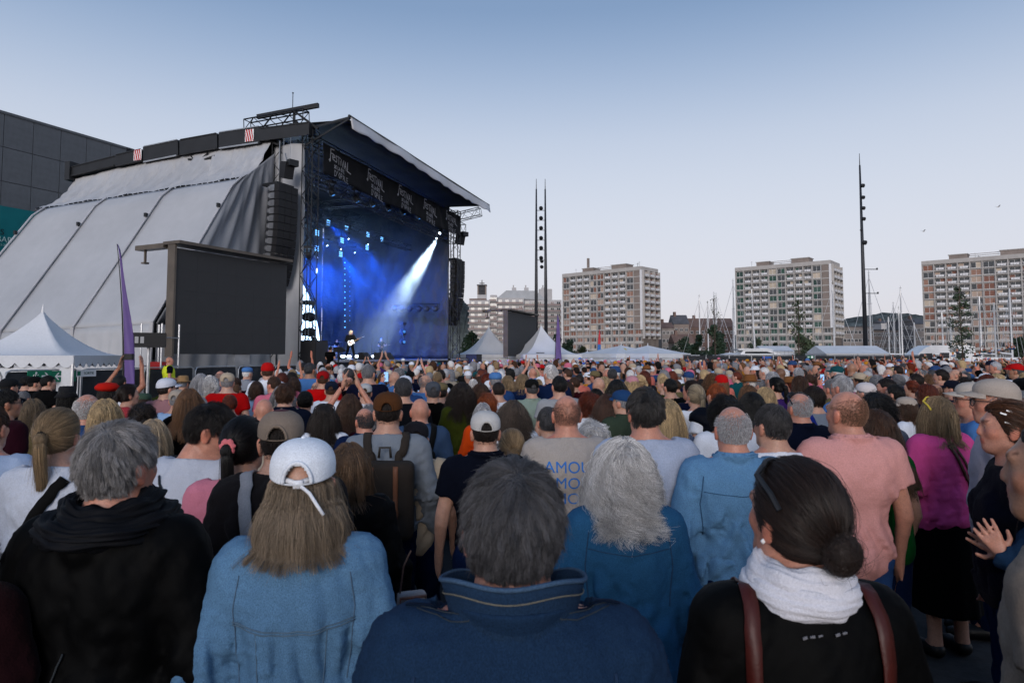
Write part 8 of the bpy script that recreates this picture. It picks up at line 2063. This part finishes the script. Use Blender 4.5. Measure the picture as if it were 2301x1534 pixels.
# the far crowd: one mass of low figures
def low_variant(sex, pose, style, hat, lod):
    hf, tf, zl = ((.027, .065, 1.15), (.034, .085, 1.28), (.042, .10, 1.36), (.042, .09, .02))[lod]
    arms_ = [arm(pose, -1, sex), arm(pose, 1, sex)]; zt2 = 1.79 if pose == 'down' else 2.05
    xr = .14 if pose == 'down' else .34
    F = Field(axis(-xr, xr, hf), axis(-.13, .15 if pose == 'down' else .40, hf), axis(1.40, zt2, hf)) if pose != 'clap' else Field(axis(-xr, xr, hf), axis(-.13, .42, hf), axis(1.15, 1.79, hf))
    hp, hsb, he = head_prims(sex)
    for p in hp[:9]: F.put(p[:-1], p[-1])
    for p in he[2:]: F.put(p[:-1], p[-1])
    F.put(('cap', (0, -.02, 1.40), (0, -.015, 1.6), .055, .055), .03)
    if pose != 'down':
        for a_ in arms_: F.put(('cap', a_[0] + (a_[1] - a_[0])*.5, a_[1], .045, .04), .01); F.put(('cap', a_[1], a_[2], .04, .027), .01); F.put(('cap', a_[2], a_[2] + a_[3]*.10, .030, .034), .01); F.put(('cap', a_[2] + a_[3]*.09, a_[2] + a_[3]*.17, .024, .016), .01)
    V, Q = F.mesh(); parts = [(V, Q, 0)]
    G_ = Field(axis(-.36, .36, tf), axis(-.24, .30, tf), axis(zl - tf*2, 1.56 if pose == 'down' else 1.72, tf))
    for p in torso_prims(sex): G_.put(p, .06, .024)
    for a_ in arms_: G_.put(('cap', a_[0], a_[0] + (a_[1] - a_[0])*.7, .06, .058), .03, .014)
    if lod == 3:
        for p in leg_prims(sex): G_.put(p, .05, .02)
    X, Y, Z = G_.grid(); G_.F = np.maximum(G_.F, zl - Z); G_.F = np.maximum(G_.F, np.where(np.sqrt(X**2 + (Y + .01)**2) < .12, Z - 1.48, -1))
    V, Q = G_.mesh(); parts.append((V, Q, 1))
    if style:
        me = hair_shell(style, hf, 0); V = np.zeros(len(me.vertices)*3, f32); me.vertices.foreach_get('co', V); Q = np.zeros(len(me.loops), np.int32); me.loops.foreach_get('vertex_index', Q)
        V = V.reshape(-1, 3); V = (V - EC)*1.06 + EC; parts.append((V, Q.reshape(-1, 4), 2))
    if hat:
        mb = MB(); NT = 12
        mb.lathe([(.094, 1.668), (.092, 1.70), (.077, 1.745), (.045, 1.770), (.0012, 1.778)], (0, -.004, 0), NT, None, 1, 1.22)
        if hat == 'cap': mb.grid(lambda a_, b_: ((a_ - .5)*.15, .085 + .085*b_*math.sin(math.pi*a_)**.5, 1.685 - .012*b_), 5, 1, .006)
        else: mb.lathe([(.15, 1.684), (.09, 1.69), (.09, 1.684), (.15, 1.678)], (0, 0, 0), NT, None, 1, 1.15)
        parts.append((np.array(mb.v), np.array([q for q in mb.f if len(q) == 4]), 3))
    V = np.concatenate([p[0] for p in parts]); off = np.cumsum([0] + [len(p[0]) for p in parts[:-1]]); Q = np.concatenate([np.asarray(p[1]) + o_ for p, o_ in zip(parts, off)]); I = np.concatenate([np.full(len(p[0]), p[2]) for p in parts])
    tint_ = np.ones((len(V), 3)); n0 = len(parts[0][0]); tint_[:n0] = skin_tint(np.asarray(parts[0][0], float), np.eye(3))
    return V.astype(f32), Q.astype(np.int32), I, tint_
VAR = [[low_variant(*a_, lod) for lod in (0, 1, 2, 3)] for a_ in (('m', 'down', 'short', None), ('m', 'down', None, None), ('m', 'down', 'fringe', None), ('m', 'down', 'buzz', 'cap'), ('f', 'down', 'bob', None), ('f', 'down', 'long', None), ('f', 'down', 'bun', None), ('f', 'down', 'pony', 'cap'),
                               ('m', 'down', 'short', 'straw'), ('m', 'up', 'short', None), ('f', 'wide', 'bob', None), ('m', 'clap', 'short', None), ('f', 'phone', 'bob', None), ('f', 'down', 'curly', None))]
WT = [26, 6, 9, 15, 12, 9, 4, 4, 2, 1.8, 1.4, 3, 2, 4]
AV, AQ, AC = [], [], []; base_ = 0
LIFT = {}
for px_, lf in ((2165, .9), (2120, .5), (2105, .45), (2085, .5), (2200, .6), (2226, .95), (2238, .85), (2246, 1.05), (2258, .8), (2270, 1.0), (2283, 1.15), (2296, 1.2), (1990, .2), (2012, .2), (2150, .6), (2212, .7)):
    mass.append(((px_ - CX)/F_PX*57, 57 + lf, 1.68, px_)); LIFT[len(mass) - 1] = lf
for _ in range(420):      # the crowd goes on behind and beside the photographer
    y = cr.uniform(-7, 3.5); x = cr.uniform(-9, 9)
    if (y > -.5 and abs(x) < .76*max(y, 0) + .85) or not near_ok(x, y, .55): continue
    grid_.setdefault((int(x//1), int(y//1)), []).append((x, y)); mass.append((x, y, cr.uniform(1.55, 1.8), 0))
for mi, (x, y, h, px) in enumerate(mass):
    vi = cr.choices(range(len(VAR)), WT)[0]; V, Q, I, tn = VAR[vi][3 if y < 4.5 else 0 if y < 18 else 2 if y > 30 else 1]; s = h/1.76; a_ = R(face_yaw(x, y) + cr.gauss(0, 16) + (12 if px > 1500 else 0)); c, sn = math.cos(a_), math.sin(a_)
    W_ = np.stack([V[:, 0]*c - V[:, 1]*sn, V[:, 0]*sn + V[:, 1]*c, V[:, 2]], 1)*s + np.array([x, y, LIFT.get(mi, 0)], f32)
    sk = np.array(SKIN[cr.choices(['fair', 'rosy', 'tan', 'pale', 'brown'], [38, 34, 14, 10, 4])[0]])*cr.uniform(.85, 1.05); col = np.stack([sk, np.array(C_(cr.choice(TOPC))), np.array(H_(cr.choice(MEN_H if vi in (0, 2, 8, 9, 11) else WOM_H))), np.array(C_(cr.choice(HATC)))])
    if vi == 8: col[3] = C_('tan')
    AV.append(W_); AQ.append(Q + base_); AC.append(col[I]*tn); base_ += len(V)
print('crowd', len(single), len(mass), base_, sum(len(q) for q in AQ))
M['crowd'] = mat('crowd_cloth', attr='col', rough=.8, spec=.2, noise=[(40, .15)])
tag(link('crowd', np_mesh('crowd', np.concatenate(AV), np.concatenate(AQ), M['crowd'], np.concatenate(AC))), 'dense far crowd of spectators reaching to the stage and the black fence', 'crowd', kind='stuff')

# ------------------------------------------------------------------ band, crew, security
def guitar(label, root, c, body_col, neck_to, s=1.0):
    ro = root['root']; t = thing('electric_guitar', label, 'guitar'); t.matrix_basis = Matrix.LocRotScale(ro.location, ro.rotation_euler, ro.scale)
    c = Vector(c); n_ = Vector(neck_to); d = (n_ - c).normalized(); up = Vector((0, 1, 0)); sd = d.cross(up).normalized()
    out = [(-.22, .02), (-.20, .12), (-.10, .16), (0, .12), (.08, .11), (.17, .15), (.15, .06), (.13, 0), (.17, -.10), (.10, -.13), (0, -.11), (-.10, -.17), (-.20, -.13)]
    mb = MB(); vs = [c + d*a_ + sd*b_ + up*h for h in (-.025, .025) for a_, b_ in out]; n = len(out)
    mb.add(vs, [tuple(range(n)), tuple(reversed(range(n, 2*n)))] + [(i, n + i, n + (i + 1) % n, (i + 1) % n) for i in range(n)]); child('body', mb.mesh('body', M['plastic']), t, body_col)
    mb = MB(); mb.bar(c + d*.12 + up*.03, n_ + up*.03, .05, .02); child('neck', mb.mesh('neck', M['leather']), t, (.30, .20, .11))
    mb = MB(); mb.bar(n_ + up*.03, n_ + d*.16 + up*.03 + sd*.02, .07, .02); child('headstock', mb.mesh('headstock', M['plastic']), t, body_col)
def stage_person(px, top, v, label, yaw, **k):
    q = on_stage(px, 806, v=v); w_ = S2W(q.x, q.y, DECK); hgt = at(px, top, w_.y).z - DECK
    return person(w_, max(.82, min(1.08, hgt/1.76)), yaw, label, group='people on the stage', fine=.012, gfine=.02, **k)
PLAY = dict(pR=((.26, -.02, 1.14), (.10, .20, 1.04), (-.8, .3, -.2), (0, -1, 0)), pL=((.30, .06, 1.15), (.36, .30, 1.20), (-.2, .6, .5), (0, -1, 0)))
sg = stage_person(787, 742, .6, 'guitarist in a dark jacket at the front of the stage', -150, sex='m', g=('jacket', (.016, .016, .02)), gopt={'mat_': 'cloth'}, hair=('bob', (.55, .47, .36)), strands=500, srad=.002, legs=('jeans', 'black'), stance=.17, head=(25, -18, 0), **PLAY)
guitar('white electric guitar held by the guitarist in the dark jacket', sg, (.0, .19, 1.03), (.72, .74, .76), (-.60, .30, 1.34))
bs = stage_person(856, 760, 3.5, 'bass player standing in blue light beside the spotlight beam', -140, sex='m', g=('tee', (.03, .03, .035)), hair=('short', 'silver'), legs=('jeans', 'black'), **PLAY)
guitar('dark bass guitar of the player in blue light', bs, (.0, .19, 1.03), (.05, .03, .03), (-.72, .28, 1.22))
lg = stage_person(706, 768, 1.6, 'guitarist in black at the left end of the stage', -100, sex='m', g=('long', 'black'), hair=('short', 'black'), legs=('jeans', 'black'), stance=.08, **PLAY)
guitar('dark guitar of the musician at the left end of the stage', lg, (.0, .19, 1.0), (.06, .02, .02), (-.66, .28, 1.24))
stage_person(756, 766, 7.5, 'drummer behind the kit in blue light', -120, sex='m', g=('tee', 'black'), hair=('short', 'dark brown'), legs=('jeans', 'black'), pL='front', pR='front')
stage_person(918, 772, 8.0, 'crew member standing at the right side of the stage', -120, sex='f', g=('tee', 'dark grey'), hair=('long', 'dark blond'), legs=('jeans', 'black'), pL='front', pR='front')
q = on_stage(752, 800, v=6.6); t = thing('drum_kit', 'drum kit on the riser behind the guitarist', 'drum kit', S2W(q.x, q.y, DECK), SA)
for nm, x, y, z, r_, h_, ax in (('bass_drum', 0, 0, .32, .28, .4, (0, 1, 0)), ('tom', -.28, .1, .78, .16, .22, (0, .2, 1)), ('tom', .25, .1, .78, .16, .22, (0, .2, 1)), ('floor_tom', .62, .3, .45, .2, .36, (0, 0, 1)), ('snare_drum', -.5, .4, .62, .17, .14, (0, 0, 1))):
    m = MB(); m.lathe([(r_, -h_/2), (r_*1.03, -h_/2 + .02), (r_, 0), (r_*1.03, h_/2 - .02), (r_, h_/2)], (x, y, z), 16, ax); m.build(nm, M['steel_grey'], t, True)
for x, y, z in ((-.75, .1, 1.15), (.7, .0, 1.2), (-.9, .4, .95)):
    m = MB(); m.lathe([(.22, 0), (.04, .03), (.001, .035)], (x, y, z), 16); m.tube([(x, y, 0), (x, y, z)], .012, 5); m.build('cymbal', M['screen_frame'], t, True)
def mic_stand(label, px, v, h_):
    q = on_stage(px, 806, v=v); t = thing('microphone_stand', label, 'microphone stand', S2W(q.x, q.y, DECK), SA, 'microphone stands')
    m = MB(); m.tube([(0, 0, 0), (0, 0, h_)], .014, 6); m.build('pole', M['steel_black'], t)
    m = MB(); m.lathe([(.15, 0), (.14, .02), (.02, .03)], (0, 0, 0), 14); m.build('base', M['steel_black'], t)
    m = MB(); m.tube([(.15, .1, h_ - .1), (-.3, -.2, h_ + .18)], .012, 5); m.build('boom', M['steel_black'], t)
    m = MB(); m.lathe([(.016, -.1), (.02, 0), (.028, .03), (.02, .07)], (-.32, -.22, h_ + .2), 8, (-1, -.6, .3)); m.build('microphone', M['steel_black'], t)
mic_stand('microphone stand right of the bass player', 870, 1.0, 1.5); mic_stand('short microphone stand right of the lead guitarist', 835, .5, 1.0); mic_stand('microphone stand at the left end of the stage', 702, .8, 1.5)
def wedge(label, px, v):
    q = on_stage(px, 806, v=v); t = thing('stage_monitor', label, 'loudspeaker', S2W(q.x, q.y, DECK + .002), SA, 'wedge monitors on the stage edge')
    m = MB(); m.prism([(-.25, 0), (.25, 0), (.25, .38), (.02, .40), (-.25, .10)], -.33, .33, 'yz'); m.build('cabinet', M['speaker'], t)
    m = MB(); m.prism([(.24, .02), (.252, .02), (.252, .36), (.24, .36)], -.3, .3, 'yz'); m.build('grille', M['steel_black'], t)
wedge('black wedge monitor right of the lead guitarist', 820, -.5); wedge('black wedge monitor before the bass player', 854, -.5); wedge('low black wedge monitor further along the stage edge', 872, -.6)
for i, (px, py, v) in enumerate(((694, 712, .9), (694, 746, .9), (693, 782, .9))):
    moving_head(px, py, v, 'e_dim', 'big round dark spotlight stacked inside the left tower, ' + ('top', 'middle', 'bottom')[i], (.9, -.5, 0), 1.25, 'spotlights stacked in the left tower')
for i, (px, py) in enumerate(((905, 745), (905, 768), (985, 740), (985, 768), (985, 790))):
    moving_head(px, py, 2.0, 'e_dim', 'dim round spotlight on the side stands, ' + 'first second third fourth fifth'.split()[i] + ' of the group', (-.6, -.8, 0), 1.0, 'spotlights on the side stands')
q = on_stage(838, 744, v=7.5); t = thing('keyboard_riser', 'pale keyboard desk lit behind the beam', 'keyboard', S2W(q.x, q.y, DECK), SA)
m = MB(); m.b2((-.8, -.2, .9), (.8, .2, 1.05)); m.build('keyboard', M['white_paint'], t)
for x in (-.6, .6):
    m = MB(); m.bar((x, 0, 0), (x, 0, .9), .06); m.build('leg', M['steel_black'], t)
# vertical strings of small lamps on the far wall
for i, (px, y0, y1) in enumerate(((775, 590, 735), (786, 600, 720))):
    t = thing('lamp_string', ['bright vertical string of small lamps left of the beam', 'fainter vertical string of small lamps beside it'][i], 'lamp string', (0, 0, 0))
    for k in range(12):
        q = on_stage(px, y0 + (y1 - y0)*k/11, u=SW - 1.0); m = MB(); m.lathe([(.001, -.05), (.045, 0), (.001, .05)], S2W(*q), 6); m.build('lamp', M['e_dim' if i else 'e_blue'], t)
# camera operator in the pit
op_ = at(742, 806, 31.5); r = person((op_.x, 31.5, at(742, 778, 31.5).z - 1.72), .98, -20, 'camera operator in black on a platform before the stage', sex='m', g=('tee', (.008, .008, .01)), hair=('short', 'black'), legs=('jeans', 'dark grey'), pL='clap', pR='clap', group='stage crew', fine=.0125, gfine=.02)
t = thing('camera_platform', 'low black platform under the camera operator', 'platform', (op_.x, 31.5, 0)); m = MB(); m.b2((-.5, -.5, .55), (.5, .5, r['root'].location.z - .003)); m.build('deck', M['steel_black'], t)
for x in (-.45, .45):
    for y in (-.45, .45):
        m = MB(); m.b2((x - .03, y - .03, 0), (x + .03, y + .03, .55)); m.build('leg', M['steel_black'], t)
t = thing('broadcast_camera', 'shoulder height video camera of the operator before the stage', 'camera', (op_.x + .35, 31.6, r['root'].location.z + 1.55), R(-25))
m = MB(); m.b2((-.1, -.25, -.1), (.1, .2, .14)); m.build('body', M['speaker'], t); m = MB(); m.lathe([(.06, 0), (.08, .22), (.07, .23)], (0, .2, 0), 12, (0, 1, 0)); m.build('lens', M['steel_black'], t, True)
m = MB(); m.tube([(0, 0, -.1), (0, 0, -1.5)], .03, 6); m.build('pedestal', M['steel_black'], t)
# security guard leaning on the barrier
gp = at(381, 800, 22.0); gz = at(381, 781, 22.0).z
SC_G = person((gp.x, 22.0, 0), min(1.1, gz/1.75), -55, 'security guard in a yellow vest leaning on the barrier', sex='m', g=('tee', (.012, .016, .035)), hair=None, skin='rosy', pL='front', pR='front', group='security staff', fine=.011, gfine=.016, head=(-15, 0, 0))
child('hi_vis_vest', garment('tank', 'm', 'front', 'front', .016, 4, 1.08, .034, 1.10), SC_G['root'], (.62, .72, .04))
